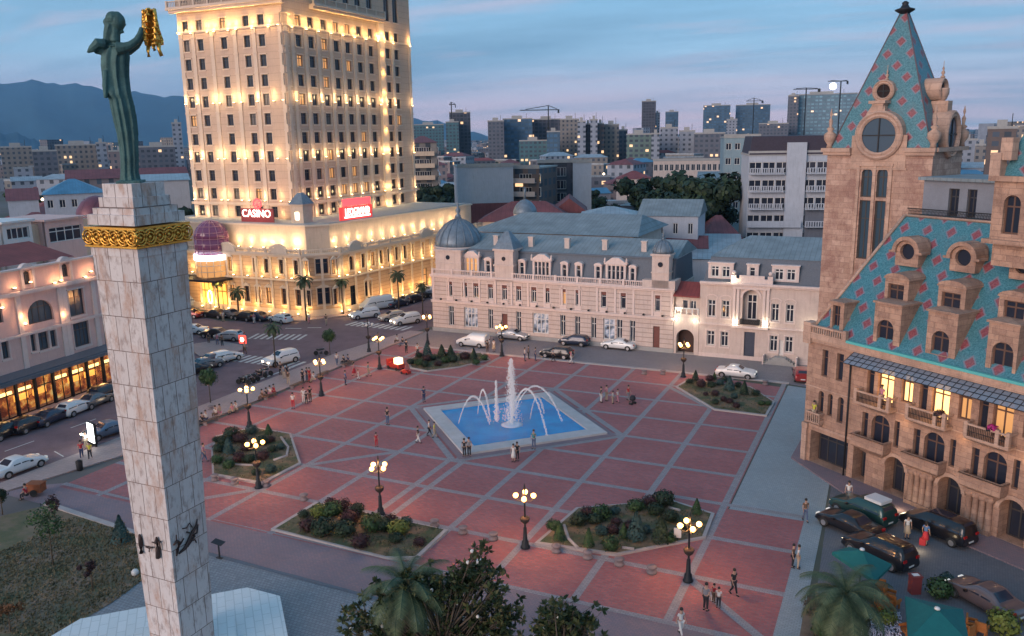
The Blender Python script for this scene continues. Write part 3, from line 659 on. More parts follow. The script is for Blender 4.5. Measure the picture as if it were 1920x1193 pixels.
b = MB(); b.lathe([(2.7, 5.9), (2.7, 8.7)], 16, (0, -.1, 0), a0=math.pi, a1=2*math.pi); part('bay_glazing', b, M['dimlit'], t)
b = MB()
for i in range(9):
    a = math.pi*(1+i/8); b.tube([(2.76*math.cos(a), 2.76*math.sin(a)-.1, 5.9), (2.76*math.cos(a), 2.76*math.sin(a)-.1, 8.7)], .07, 4)
for z in (6.8, 7.8): b.tube([(2.76*math.cos(a), 2.76*math.sin(a)-.1, z) for a in [math.pi*(1+k/12) for k in range(13)]], .06, 4)
part('bay_frame', b, M['creamt'], t)
b = MB(); b.box(-5.2, -4.2, 5.4, 4.0, .1, 5.75); part('canopy', b, M['iron'], t)
for x in (-3.5, -.5, 2.4): glow(t, (dx+x, dy-2.0, 5.0), 150, (1, .60, .18), .3)
b = MB(); b.box(-3.2, -.25, .2, 2.6, -.05, 4.6); part('entrance_glazing', b, plain('entrance_light', (.6, .4, .1), .4, emis=(1, .52, .10), es=1.1), t)
b = MB()
for i in range(7): b.box(-3.2+i*.95, -.32, .2, -3.1+i*.95, -.22, 4.6)
b.box(-3.2, -.33, 3.2, 2.6, -.23, 3.35); part('door_frame', b, M['gold'], t)
b = MB()
for a in [2*math.pi*k/16 for k in range(16)]:
    b.tube([(-1+.42*math.cos(a), -.5, 2.2+1.1*math.sin(a)), (-1+.42*math.cos(a+.4), -.5, 2.2+1.1*math.sin(a+.4))], .06, 4)
part('door_emblem', b, plain('white_neon', (1, 1, 1), .4, emis=(1, .95, .7), es=6), t)
tag(link('red_carpet', (lambda q: (q.face([(-101.5, 106.6, .15), (-99.6, 106.6, .15), (-102.8, 100.8, .15), (-105.4, 100.8, .15)]), q.mesh('red_carpet', plain('red_carpet', (.32, .03, .03), .9)))[1])(MB())), 'red carpet running from the hotel entrance to the kerb', 'carpet')
# roof signs
rl = plain('red_neon', (1, .05, .05), .4, emis=(1, .05, .06), es=2.2); wlt = plain('white_sign_letter', (1, .9, .85), .4, emis=(1, .82, .7), es=2.2); rdark = mat('red_sign_board', (.30, .05, .05), .6, .2, 2)
sg = thing('casino_sign', 'lit roof sign reading CASINO on red panels with a red emblem', 'sign', (0, 0, 0))
fr = Fr(-100.9, 110.6, 0); q0 = fr.W(457, 422); q1 = fr.W(508, 425); cxs = (q0[0]+q1[0])/2
sg.location = fr.pt(cxs, 0, ZA+.7); W_ = q1[0]-q0[0]
b = MB(); b.box(-W_/2-.5, .1, 0, W_/2+.6, .3, 2.3); part('sign_board', b, rdark, sg)
b = MB()
for x in (-W_/2, 0, W_/2): b.box(x-.05, .3, 0, x+.05, .9, 2.2)
part('sign_frame', b, M['iron'], sg)
o = link('letters', text_mesh('CASINO', 1.75, .06, wlt, 'letters'), sg, (0, -.02, .9)); s_ = (W_+.2)/o.dimensions.x if o.dimensions.x else 1; o.scale = (s_, 1, 1)
b = MB(); n = 14
for i in range(n): b.tube([(.35+.8*math.cos(2*math.pi*i/n), 0, 3.1+.75*math.sin(2*math.pi*i/n)), (.35+.8*math.cos(2*math.pi*(i+1)/n), 0, 3.1+.75*math.sin(2*math.pi*(i+1)/n))], .13, 5)
for i in range(5): b.tube([(.35, 0, 2.6), (.35+.8*math.cos(math.pi*(i+.5)/5), 0, 3.1+.9*math.sin(math.pi*(i+.5)/5))], .07, 4)
part('emblem', b, rl, sg)
glow(sg, (sg.location.x, sg.location.y-.9, ZA+2.6), 60, (1, .12, .12), .5)
fr = Fr(-84.6, 113.5, AR.a); q0 = fr.W(648, 412); q1 = fr.W(693, 406); W_ = q1[0]-q0[0]
sg = thing('hotel_name_sign', 'lit roof sign reading LEOGRAND beneath red letters on the hotel roof', 'sign', fr.pt((q0[0]+q1[0])/2, 0, ZA+.75), AR.a)
b = MB(); b.box(-W_/2-1.2, .1, 0, W_/2+.9, .3, 2.2); part('sign_board', b, plain('red_lit_board', (.4, .04, .04), .5, emis=(1, .06, .05), es=.6), sg)
b = MB(); b.box(-W_/2-.2, -.1, .35, W_/2+.2, .05, .6); part('light_strip', b, wlt, sg)
o = link('letters', text_mesh('LEOGRAND', 1.75, .06, wlt, 'letters'), sg, (0, -.05, .75)); bpy.context.view_layer.update(); s_ = W_/max(.1, o.data.vertices and (max(v.co.x for v in o.data.vertices)-min(v.co.x for v in o.data.vertices))); o.scale = (s_, 1, 1)
b = MB(); b.box(-W_/2-.4, 0, 2.3, W_/2+.4, .2, 3.5); part('upper_panel', b, rl, sg)
glow(sg, fr.pt((q0[0]+q1[0])/2, -.9, ZA+2.6), 80, (1, .12, .12), .5)

# ================================================================ pink building along the north side
cb_ = thing('pink_building', 'long pink stone building with slate mansard, three turrets and shopfronts', 'building', (-61, 106.4, 0))
CF = Fr(-62.0, 106.2, R(-1)); CL = CF.W(1262, 640)[0]
c3 = lambda x, y: (800+x/3.977, 380+y/3.977)
def crect(fr, x, w, y0, y1, z=None, d=0):
    a, c, z0, z1 = fr.rect(*c3(x-w/2, y0), *c3(x+w/2, y1), d)
    return (a, c, z[0], z[1]) if z else (a, c, z0, z1)
ZU = (5.4, 7.5); ZB = 8.4; MT = 12.0
up = [crect(CF, x, 36, 0, 0, ZU) for x in (172, 283, 367, 475, 580, 686, 799, 897, 1018, 1130, 1320, 1466, 1722)] if False else []
up = []
for x, y in ((172, 640), (283, 640), (367, 650), (475, 655), (580, 660), (686, 665), (799, 672), (897, 678), (1018, 690), (1130, 695), (1320, 708), (1466, 715), (1722, 735)):
    a, c, z0, z1 = CF.rect(*c3(x-18, y-46), *c3(x+18, y+40)); up.append((a, c, *ZU))
gr = []
for x, y, w_, k in ((185, 850, 36, ''), (330, 850, 100, 's'), (478, 870, 34, ''), (582, 870, 42, 'd'), (686, 880, 36, ''), (850, 900, 118, 's'), (1015, 910, 38, ''), (1125, 920, 38, ''), (1245, 930, 38, ''), (1360, 940, 86, 'p'), (1438, 950, 42, 'g'), (1535, 950, 40, ''), (1712, 1000, 50, 'd')):
    a, c, _, _ = CF.rect(*c3(x-w_/2, y-50), *c3(x+w_/2, y+50)); gr.append((a, c, .25 if k in 'dg' and k else 1.0, 3.9 if k != 'd' else 3.4, k))
b = MB(); wall(b, 0, CL, 0, ZB, [o[:4] for o in up+gr], depth=.3); part('wall', b, M['pink'], cb_, CF)
posterm, nt_, p_ = newmat('shop_poster'); nz = noise(nt_, objc(nt_), .9, 2); nt_.links.new(ramp(nt_, nz, [(.35, (.02, .02, .03)), (.5, (.25, .32, .42)), (.6, (.65, .65, .7)), (.75, (.08, .2, .4))]), p_.inputs['Base Color'])
doorm = mat('brown_door', (.16, .06, .05), .6, .2, 2)
for i, o in enumerate(up): window(cb_, CF, *o, .2, M['white'], M['glass'] if i != 8 else M['dimlit'], trim='slab', tm=M['pinkt'])
for o in gr:
    k = o[4]
    if k == 'd': b = MB(); b.box(o[0], .2, o[2], o[1], .28, o[3]); part('door', b, doorm, cb_, CF)
    else: window(cb_, CF, *o[:4], .2, M['white'] if k != 'd' else doorm, posterm if k in ('s', 'p') and k else M['glass'])
for a, c, z0, z1 in up:
    b = MB(); b.box(a+.02, .05, z1-.42, c-.02, .19, z1-.02); part('roller_blind', b, doorm, cb_, CF)
for z0, z1, pr in ((0, .55, .1), (4.35, 4.6, .2), (4.6, 4.72, .32), (ZB-.35, ZB-.1, .25), (ZB-.1, ZB+.1, .45)):
    b = MB(); b.box(-.1, -pr, z0, CL+.1, .02, z1); part('cornice', b, M['pinkt'] if z0 else M['concrete'], cb_, CF)
balustrade(cb_, CF, .3, CL-.3, ZB+.1, .8, -.1, M['pinkt'], .28)
b = MB(); b.box(-.14, -.1, 4.72, .14, .02, ZB-.35); repeat('pilaster', b.mesh('pilaster', M['pinkt']), cb_, CF, [(.3+(CL-.6)*i/14, 0, 0) for i in range(15)])
b = MB(); b.box(-.1, -.42, 0, .1, -.15, .22); repeat('cornice_lamp', b.mesh('cornice_lamp', M['iron']), cb_, CF, [(1.6+(CL-3)*i/13, 0, 4.78) for i in range(14)])
b = MB(); b.box(.2, .31, 0, CL-.1, 11, ZB); part('core', b, M['pinkp'], cb_, CF)
b = MB(); b.prism([(.4, .9), (CL-.3, .9), (CL-.3, 12), (.4, 12)], ZB, MT, top=1) if False else None
b.face([(.4, .8, ZB), (CL-.3, .8, ZB), (CL-.3, 1.7, MT), (.4, 1.7, MT)]); b.face([(CL-.3, .8, ZB), (CL-.3, 11, ZB), (CL-.3, 10, MT), (CL-.3, 1.7, MT)]); b.face([(.4, .8, ZB), (.4, 1.7, MT), (.4, 10, MT), (.4, 11, ZB)])
b.box(.4, 1.5, MT-.02, CL-.2, 1.9, MT+.18)
part('mansard', b, M['slate'], cb_, CF)
b = MB(); b.face([(.3, 1.6, MT+.1), (CL-.2, 1.6, MT+.1), (CL-.2, 7.2, MT+1.9), (.3, 7.2, MT+1.9)]); b.face([(.3, 7.2, MT+1.9), (CL-.2, 7.2, MT+1.9), (CL-.2, 12.5, MT+.1), (.3, 12.5, MT+.1)]); b.face([(CL-.2, 1.6, MT+.1), (CL-.2, 12.5, MT+.1), (CL-.2, 7.2, MT+1.9)])
rf = part('roof', b, M['zinc'], cb_, CF)
for x in (9, 14.5, 20, 25.5, 31):
    b = MB(); b.box(x-.35, 3.2, MT+.3, x+.35, 3.9, MT+1.9); b.box(x-.42, 3.13, MT+1.9, x+.42, 3.97, MT+2.05); link('chimney', b.mesh('chimney', M['pinkp']), rf)
# dormers
def dormer(th, fr, u0, u1, z0, z1, d, kind, gl=None, n=1):
    w_ = u1-u0; m_ = (u0+u1)/2; b = MB(); t = .22
    wins = [(u0+t+(w_-2*t)*i/n+(.0 if n == 1 else .08), u0+t+(w_-2*t)*(i+1)/n-(.0 if n == 1 else .08), z0+.1, z1-.1, 'a' if kind == 'arch' else '') for i in range(n)]
    wall(b, u0, u1, z0, z1+.05, wins, y=d, depth=.2)
    b.face([(u1, d, z0), (u1, d+1.5, z0), (u1, d+1.5, z1+.05), (u1, d, z1+.05)]); b.face([(u0, d, z0), (u0, d, z1+.05), (u0, d+1.5, z1+.05), (u0, d+1.5, z0)])
    if kind == 'gable':
        b.prism([(u0-.2, d-.15), (u1+.2, d-.15), (u1+.2, d+1.5), (u0-.2, d+1.5)], z1+.05, z1+.2)
        h = .75; A = [(u0-.15, z1+.2), (u1+.15, z1+.2), (m_+w_*.18, z1+.2+h), (m_-w_*.18, z1+.2+h)]
        b.face([(x, d-.1, z) for x, z in A]); b.face([(A[3][0], d-.1, A[3][1]), (A[2][0], d-.1, A[2][1]), (A[2][0], d+1.6, A[2][1]), (A[3][0], d+1.6, A[3][1])])
        b.face([(A[1][0], d-.1, A[1][1]), (A[1][0], d+1.6, A[1][1]), (A[2][0], d+1.6, A[2][1]), (A[2][0], d-.1, A[2][1])])
        for x in (u0-.1, u1+.1): b.lathe([(.15, 0), (.2, .15), (.1, .35), (.14, .5), (.02, .75)], 8, (x, d, z1+.2))
    else:
        k = 8; P = [(m_+(w_/2+.08)*math.cos(math.pi*i/k), z1+(w_/2*.7)*math.sin(math.pi*i/k)) for i in range(k+1)]
        b.face([(x, d-.08, z) for x, z in P])
        for p, q in zip(P, P[1:]): b.face([(p[0], d-.08, p[1]), (p[0], d+1.5, p[1]), (q[0], d+1.5, q[1]), (q[0], d-.08, q[1])], 0, True)
    o = part('dormer', b, M['pinkt'], th, fr)
    for wv in wins:
        key_ = window(th, fr, *wv[:4], d+.12, M['white'], gl or M['glass']); 
        mw = key_.matrix_basis.copy(); key_.parent = o; key_.matrix_basis = o.matrix_basis.inverted() @ mw
    return o
for x, y0, y1, w_, k, n in ((335, 430, 515, 110, 'gable', 3), (458, 450, 515, 52, 'arch', 1), (710, 460, 530, 52, 'arch', 1), (858, 455, 545, 135, 'gable', 4), (1027, 475, 550, 54, 'arch', 1), (1133, 480, 555, 54, 'arch', 1), (1278, 490, 560, 54, 'arch', 1), (1410, 480, 572, 150, 'gable', 4), (1535, 500, 575, 54, 'arch', 1)):
    a, c, _, _ = CF.rect(*c3(x-w_/2, y0), *c3(x+w_/2, y1), .8)
    dormer(cb_, CF, a, c, ZB+.15, MT-(1.15 if k == 'arch' else .95), .75, k, M['dimlit'] if x == 335 else None, n)
def onion(b, r, z, h, n=16, sq=1.0):
    return [(r*1.0, z), (r*1.06, z+.08*h), (r*1.04, z+.2*h), (r*.98, z+.35*h), (r*.84, z+.55*h), (r*.62, z+.75*h), (r*.34, z+.9*h), (r*.12, z+.97*h), (r*.12, z+1.03*h)]
def finial(th, c, z, s, fr, m=None):
    b = MB(); b.lathe([(.34*s, 0), (.4*s, .15*s), (.14*s, .4*s), (.3*s, .75*s), (.3*s, .95*s), (.1*s, 1.2*s), (.2*s, 1.5*s), (.05*s, 1.9*s), (.02, 2.8*s)], 10, (c[0], c[1], z)); return part('finial', b, m or M['zdome'], th, fr)
def domed(th, fr, u, d, r, z0, z1, rd, hd, ribs=12, sq=True):
    b = MB()
    if sq:
        b.box(u-r, d-r, z0, u+r, d+r, z1); b.box(u-r-.18, d-r-.18, z1-.25, u+r+.18, d+r+.18, z1+.003)
        for zz in (z0+(z1-z0)*.45,): b.box(u-r-.1, d-r-.1, zz, u+r+.1, d+r+.1, zz+.15)
    else:
        b.lathe([(r, z0), (r, z0+(z1-z0)*.45), (r+.15, z0+(z1-z0)*.46), (r+.15, z0+(z1-z0)*.52), (r, z0+(z1-z0)*.53), (r, z1-.25), (r+.2, z1-.24), (r+.2, z1)], 20, (u, d, 0))
    part('turret', b, M['pinkp'], th, fr)
    b = MB(); b.lathe([(.33, 0), (.33, .06)], 14, (0, 0, 0)); me = b.mesh('round_window', M['glass']); me.transform(Matrix.Rotation(R(90), 4, 'X'))
    x, y, _ = fr.pt(u, d-r-.02, 0); link('round_window', me, th, (x-th.location.x, y-th.location.y, z1-(z1-z0)*.3), fr.a)
    b = MB(); b.lathe(onion(b, rd, z1, hd), 20, (u, d, 0))
    for i in range(ribs):
        a = 2*math.pi*i/ribs; b.tube([(u+(q+.03)*math.cos(a), d+(q+.03)*math.sin(a), zz) for q, zz in onion(b, rd, z1, hd)], .05, 4)
    part('dome', b, M['zdome'], th, fr)
    finial(th, (u, d), z1+hd, rd*.42, fr)
zt = CF.W(*c3(160, 345), 1.0)[1]
uT = CF.W(*c3(160, 450))[0]
domed(cb_, CF, uT, 1.9, 2.15, 0.0, 11.9, 2.1, 3.0) if False else None
u0_, u1_ = CF.W(*c3(70, 450))[0], CF.W(*c3(258, 450))[0]
domed(cb_, CF, (u0_+u1_)/2, (u1_-u0_)/2-.15, (u1_-u0_)/2, ZB, CF.W(*c3(160, 350), -.1)[1], 0.1, .1)
# corner tower: big dome behind the pink block
ud = CF.W(*c3(235, 300), 4)[0]; rD = (CF.W(*c3(385, 300), 4)[0]-CF.W(*c3(88, 300), 4)[0])/2
zD = CF.W(*c3(235, 335), 2)[1]
b = MB(); b.lathe([(rD+.1, ZB), (rD+.1, zD-.2), (rD+.3, zD-.1), (rD+.3, zD+.1)], 24, (ud, 4.2, 0)); part('drum', b, M['pinkp'], cb_, CF)
b = MB(); pr_ = onion(b, rD*.98, zD, CF.W(*c3(225, 115), 4)[1]-zD); b.lathe(pr_, 28, (ud, 4.2, 0))
for i in range(16):
    a = 2*math.pi*i/16; b.tube([(ud+(q+.04)*math.cos(a), 4.2+(q+.04)*math.sin(a), z) for q, z in pr_], .07, 4)
part('dome', b, M['zdome'], cb_, CF); finial(cb_, (ud, 4.2), pr_[-1][1], 1.15, CF)
# middle turret with zinc pyramid
a, c = CF.W(*c3(512, 450))[0], CF.W(*c3(650, 450))[0]; m_ = (a+c)/2; r = (c-a)/2; zt = CF.W(*c3(580, 350), -.2)[1]
b = MB(); b.box(a, -.25, ZB-.3, c, -.25+2*r, zt); b.box(a-.2, -.45, zt-.2, c+.2, 2*r-.05, zt+.05); b.box(a-.15, -.4, ZB+1.8, c+.15, 2*r-.1, ZB+2.05); part('turret', b, M['pinkp'], cb_, CF)
zp = CF.W(*c3(600, 215), .8)[1]
b = MB(); b.prism([(a-.15, -.4), (c+.15, -.4), (c+.15, 2*r-.1), (a-.15, 2*r-.1)], zt+.05, zt+.9, top=.72); b.prism([(m_-r*.83, r-.25-r*.83), (m_+r*.83, r-.25-r*.83), (m_+r*.83, r-.25+r*.83), (m_-r*.83, r-.25+r*.83)], zt+.9, zp, top=.22); part('roof', b, M['zdome'], cb_, CF)
b = MB(); b.lathe([(.3, 0), (.3, .06)], 14); me = b.mesh('round_window', M['glass']); me.transform(Matrix.Rotation(R(90), 4, 'X')); x, y, _ = CF.pt(m_, -.27, 0); link('round_window', me, cb_, (x-cb_.location.x, y-cb_.location.y, zt-1.3), CF.a)
# right turret with small dome
a, c = CF.W(*c3(1685, 450))[0], CF.W(*c3(1812, 450))[0]; m_ = (a+c)/2; r = (c-a)/2
b = MB(); b.box(CF.W(*c3(1612, 600))[0], -.3, ZB-.2, CL+.15, 2.6, ZB+1.1); part('parapet', b, M['pinkp'], cb_, CF)
domed(cb_, CF, m_, r-.3, r, ZB, CF.W(*c3(1765, 385), -.3)[1], r*1.12, CF.W(*c3(1765, 275), .8)[1]-CF.W(*c3(1765, 385), -.3)[1])
# rear wing behind
rw = thing('rear_wing', 'zinc roofed rear wing with dark strip windows behind the pink building', 'building', (-48, 121, 0))
b = MB(); b.box(-14, 0, 0, 12, 16, 13.2); part('wall', b, M['pinkp'], rw)
b = MB(); b.face([(-15, -1, 13.2), (13, -1, 13.2), (11, 8, 15.6), (-9, 8, 15.6)]); b.face([(13, -1, 13.2), (13, 17, 13.2), (11, 8, 15.6)]); b.face([(-15, -1, 13.2), (-9, 8, 15.6), (-15, 17, 13.2)]); b.face([(-15, 17, 13.2), (-9, 8, 15.6), (11, 8, 15.6), (13, 17, 13.2)]); part('roof', b, M['zinc'], rw)
sd_ = thing('second_small_dome', 'small grey zinc dome peeping over the rear zinc roofs', 'dome', (*AZ(983, 150)[:2], 0))
b = MB(); b.lathe([(2.0, 0), (2.0, 14.5)], 16); part('drum', b, M['pinkp'], sd_)
b = MB(); b.lathe(onion(b, 2.0, 14.5, 2.6), 16); part('dome', b, M['zdome'], sd_); b = MB(); b.lathe([(.3, 17.1), (.1, 18), (.25, 18.4), (.03, 19.2)], 8); part('finial', b, M['zdome'], sd_)

# ================================================================ gateway and the town house with the niche
c4 = lambda x, y: (1240+x/4.5875, 440+y/4.5875)
F4 = Fr(CF.pt(CL+.05, 0, 0)[0], CF.pt(CL+.05, 0, 0)[1], 0)
gt = thing('arched_gateway', 'gateway with round arch under a red roofed loggia between two pink houses', 'gateway', (F4.x, F4.y, 0))
g1 = F4.W(*c4(322, 800))[0]; ga, gc = max(.35, F4.W(*c4(88, 900))[0]), min(g1-.4, F4.W(*c4(280, 900))[0])
b = MB(); wall(b, 0, g1, 0, 4.9, [(ga, gc, .05, F4.W(*c4(185, 815))[1], 'a')], depth=1.2); b.box(0, .02, 4.9, g1, 1.5, 5.3); part('wall', b, M['pinkp'], gt, F4)
b = MB(); b.box(.3, 1.4, 0, g1, 1.6, 4.8); part('passage', b, plain('dark_passage', (.06, .035, .03), .9), gt, F4)
b = MB(); wall(b, 0, g1, 5.3, 8.0, [(1.0, g1-1.6, 5.9, 7.0), (g1-1.3, g1-.5, 5.9, 7.0)], y=.5, depth=.3); part('loggia', b, M['pinkp'], gt, F4)
window(gt, F4, 1.0, g1-1.6, 5.9, 7.0, .7, M['white'], M['glass']); window(gt, F4, g1-1.3, g1-.5, 5.9, 7.0, .7, M['white'], M['glass'])
b = MB(); b.face([(-.1, -.3, 7.7), (g1+.05, -.3, 7.7), (g1+.05, 2.6, 9.1), (-.1, 2.6, 9.1)]); b.box(-.1, -.3, 7.55, g1+.05, -.2, 7.71); part('roof', b, M['redroof'], gt, F4)
b = MB()
for i in range(5): b.box(.1+i*(g1-.3)/4, -.1, 5.3, .22+i*(g1-.3)/4, .02, 6.1)
b.box(.1, -.12, 6.0, g1-.05, .02, 6.12); part('railing', b, M['white'], gt, F4)
for u, z in ((.35, 4.6), (g1-.5, 4.6), (.6, 5.9)): 
    glow(gt, F4.pt(u, -.55, z), 34, (1, .95, .72), .15); b = MB(); b.ball((0, 0, 0), .14); x, y, _ = F4.pt(u, -.3, 0); link('wall_lamp', b.mesh('wall_lamp', M['globew']), gt, (x-gt.location.x, y-gt.location.y, z))
th_ = thing('town_house', 'two storey pink town house with tall round niche and slate mansard', 'house', (F4.pt(g1+.05, 0, 0)[0], F4.y, 0))
F5 = Fr(*F4.pt(g1+.05, 0, 0)[:2], 0); L5 = F5.W(*c4(1330, 900))[0]+2
def r4(x, w_, z0, z1, y, k=''): a, c, _, _ = F5.rect(*c4(x-w_/2, y-20), *c4(x+w_/2, y+20)); return (a, c, z0, z1, k)
ops = [r4(432, 68, 5.2, 7.4, 670), r4(552, 66, 5.2, 7.4, 670), r4(978, 66, 5.2, 7.4, 700), r4(1105, 68, 5.2, 7.4, 700), r4(425, 66, 1.5, 3.4, 885), r4(543, 64, 1.5, 3.4, 895), r4(966, 68, 1.4, 3.4, 930), r4(1098, 68, 1.4, 3.4, 935)]
nich = r4(767, 146, 4.6, 8.9, 700, 'a'); door = r4(755, 92, .1, 3.6, 960); d2 = r4(1030, 44, .9, 2.9, 980)
b = MB(); wall(b, 0, L5, 0, 9.3, ops+[door, d2], depth=.3) if False else wall(b, 0, L5, 0, 9.3, ops+[nich, door, d2], depth=.3); part('wall', b, M['pinkp'], th_, F5)
for o in ops: window(th_, F5, *o[:4], .2, M['white'], M['glass'], trim='arch' if o[2] > 4 else 'sill', tm=M['pinkt'])
b = MB(); a, c = nich[:2]; m_ = (a+c)/2; rr = (c-a)/2
wall(b, a, c, 4.6, 8.9, [(m_-.6, m_+.6, 5.0, 8.2)], y=1.0, depth=.2); b.face([(a, .29, 4.6), (a, 1.0, 4.6), (a, 1.0, 8.9), (a, .29, 8.9)]); b.face([(c, .29, 4.6), (c, .29, 8.9), (c, 1, 8.9), (c, 1, 4.6)]); b.face([(a, .29, 4.6), (c, .29, 4.6), (c, 1, 4.6), (a, 1, 4.6)]); part('niche', b, M['pinkp'], th_, F5)
window(th_, F5, m_-.6, m_+.6, 5.0, 8.2, 1.05, M['white'], M['glass'])
b = MB()
for i in range(12):
    q0, q1 = math.pi*i/12, math.pi*(i+1)/12
    f = lambda q, k, y: (m_+(rr+k)*math.cos(q), y, 8.9-rr+(rr+k)*math.sin(q))
    b.face([f(q0, .28, -.12), f(q1, .28, -.12), f(q1, .02, -.12), f(q0, .02, -.12)]); b.face([f(q0, .28, 0), f(q1, .28, 0), f(q1, .28, -.12), f(q0, .28, -.12)])
for s_ in (-1, 1):
    for e_ in (.55, 1.0): b.box(m_+s_*(rr+e_)-.16, -.2, 4.4, m_+s_*(rr+e_)+.16, .0, 9.2)
b.box(a-1.2, -.5, 4.1, c+1.2, .02, 4.4); b.box(a-1.2, -.35, 9.0, c+1.2, .0, 9.3)
part('niche_frame', b, M['pinkt'], th_, F5)
b = MB(); b.box(door[0], .2, .1, door[1], .28, 3.6); part('door', b, mat('blue_door', (.05, .06, .09), .5, .2, 2), th_, F5)
b = MB(); b.box(d2[0], .2, .9, d2[1], .28, 2.9); part('door', b, M['white'], th_, F5)
b = MB()
for i in range(5): b.box(d2[0]-1.6+i*.3, -1.3+i*.05, 0, d2[1]+1.6-i*.3, 0.0, .18*(i+1)-.002*i)
part('steps', b, M['concrete'], th_, F5)
b = MB()
for s_ in (d2[0]-1.7, d2[1]+1.6): b.box(s_, -1.5, 0, s_+.15, 0, 1.0)
part('step_wall', b, M['pinkt'], th_, F5)
balustrade(th_, F5, a, c, 4.6, .6, -.25, M['iron'], .12)
for z0, z1, pr in ((0, .5, .08), (4.2, 4.42, .18), (9.3, 9.5, .25), (9.5, 9.75, .5)):
    b = MB(); b.box(0, -pr, z0, L5, .02, z1); part('cornice', b, M['pinkt'], th_, F5)
b = MB(); b.box(0, 1.3, 0, L5, 10, 9.3); b.face([(L5, 0, 0), (L5, 1.3, 0), (L5, 1.3, 9.3), (L5, 0, 9.3)]); b.face([(0, 0, 9.28), (L5, 0, 9.28), (L5, 1.3, 9.28), (0, 1.3, 9.28)]); part('core', b, M['pinkp'], th_, F5)
b = MB(); b.face([(.2, .9, 9.6), (L5, .9, 9.6), (L5, 1.7, 12.6), (.9, 1.7, 12.6)]); b.face([(.2, .9, 9.6), (.9, 1.7, 12.6), (.9, 9, 12.6), (.2, 10, 9.6)]); b.box(0, 0, 9.4, L5, .9, 9.62); part('mansard', b, M['slate'], th_, F5)
b = MB(); b.face([(.8, 1.6, 12.62), (L5, 1.6, 12.62), (L5, 9, 14.6), (4.5, 9, 14.6)]); b.face([(.8, 1.6, 12.62), (4.5, 9, 14.6), (.8, 12, 12.62)]); b.face([(.8, 12, 12.62), (4.5, 9, 14.6), (L5, 9, 14.6), (L5, 12, 12.62)]); part('roof', b, M['zinc'], th_, F5)
for x, w_, n in ((510, 215, 2), (783, 100, 1), (1065, 235, 2)):
    a, c, _, _ = F5.rect(*c4(x-w_/2, 380), *c4(x+w_/2, 440), .9); z0, z1 = 10.0, 11.9
    b = MB(); wins = [(a+.35+(c-a-.4)*i/n, a+(c-a-.4)*(i+1)/n, z0+.2, z1-.3) for i in range(n)]; wall(b, a, c, z0, z1, wins, y=.8, depth=.2); b.box(a-.1, .7, z1, c+.1, 2.2, z1+.15); b.face([(c, .8, z0), (c, 2, z0), (c, 2, z1), (c, .8, z1)]); b.face([(a, .8, z0), (a, .8, z1), (a, 2, z1), (a, 2, z0)]); part('dormer', b, M['pinkt'], th_, F5)
    for wv in wins: window(th_, F5, *wv, .9, M['white'], M['glass'])
b = MB(); b.box(m_-1.9, -.2, 9.75, m_+1.9, .2, 10.3); b.box(m_-1.5, -.15, 10.3, m_+1.5, .15, 10.7)
for s_ in (-2.2, 2.2): b.box(m_+s_-.3, -.25, 9.75, m_+s_+.3, .25, 10.7); b.ball((m_+s_, 0, 11.0), .28)
part('parapet', b, M['pinkt'], th_, F5)
for u, z, d_ in ((m_-rr-.8, 4.9, .6), (m_+rr+.8, 4.9, .6), (L5-2.6, 4.9, .6), (m_-2.2, 10.2, .6)): glow(th_, F5.pt(u, -d_, z), 40, (1, .93, .65), .15); b = MB(); b.ball((0, 0, 0), .15); x, y, _ = F5.pt(u, -.32, 0); link('wall_lamp', b.mesh('wall_lamp', M['globew']), th_, (x-th_.location.x, y-th_.location.y, z))
# ================================================================ corner building with the diamond tile roof
RS = stonewall('orange_travertine', (.47, .285, .20), (.34, .20, .145), (.20, .115, .085))
RST = stonewall('travertine_trim', (.54, .35, .26), (.44, .28, .21), (.27, .17, .13), 1.6, .6, .5)
TS = stonewall('tower_travertine', (.52, .34, .26), (.38, .23, .17), (.24, .12, .095), .9, .5, .75)
tile, nt, p = newmat('diamond_tiles'); v = objc(nt); s = nt.nodes.new('ShaderNodeSeparateXYZ'); nt.links.new(v, s.inputs[0])
tcn = nt.nodes.new('ShaderNodeTexCoord'); sn = nt.nodes.new('ShaderNodeSeparateXYZ'); nt.links.new(tcn.outputs['Normal'], sn.inputs[0]); side_ = mth(nt, 'GREATER_THAN', mth(nt, 'ABSOLUTE', sn.outputs[0]), .6)
along = mth(nt, 'ADD', s.outputs[0], mth(nt, 'MULTIPLY', side_, mth(nt, 'SUBTRACT', s.outputs[1], s.outputs[0])))
def dia(ox, oz):
    a = mth(nt, 'ABSOLUTE', mth(nt, 'SUBTRACT', mth(nt, 'FRACT', mth(nt, 'ADD', mth(nt, 'DIVIDE', along, 2.05), ox)), .5))
    c = mth(nt, 'ABSOLUTE', mth(nt, 'SUBTRACT', mth(nt, 'FRACT', mth(nt, 'ADD', mth(nt, 'DIVIDE', s.outputs[2], 2.05), oz)), .5))
    return mth(nt, 'ADD', a, c)
d = mth(nt, 'MINIMUM', dia(.1, .2), dia(.6, .7))
nz = noise(nt, v, 5.0, 2); d = mth(nt, 'ADD', d, mth(nt, 'MULTIPLY', mth(nt, 'SUBTRACT', nz, .5), .06))
n2 = noise(nt, v, 9, 2); tealc = mixc(nt, remap(nt, n2, .35, .65), (.025, .12, .15), (.08, .22, .26))
c = mixc(nt, mth(nt, 'LESS_THAN', d, .25), tealc, (.17, .17, .21)); c = mixc(nt, mth(nt, 'LESS_THAN', d, .185), c, mixc(nt, remap(nt, n2, .35, .65), (.16, .035, .045), (.28, .08, .09)))
n3 = noise(nt, v, .8, 4); c = mixc(nt, mth(nt, 'MULTIPLY', remap(nt, n3, .5, .7), .3), c, (.12, .15, .16))
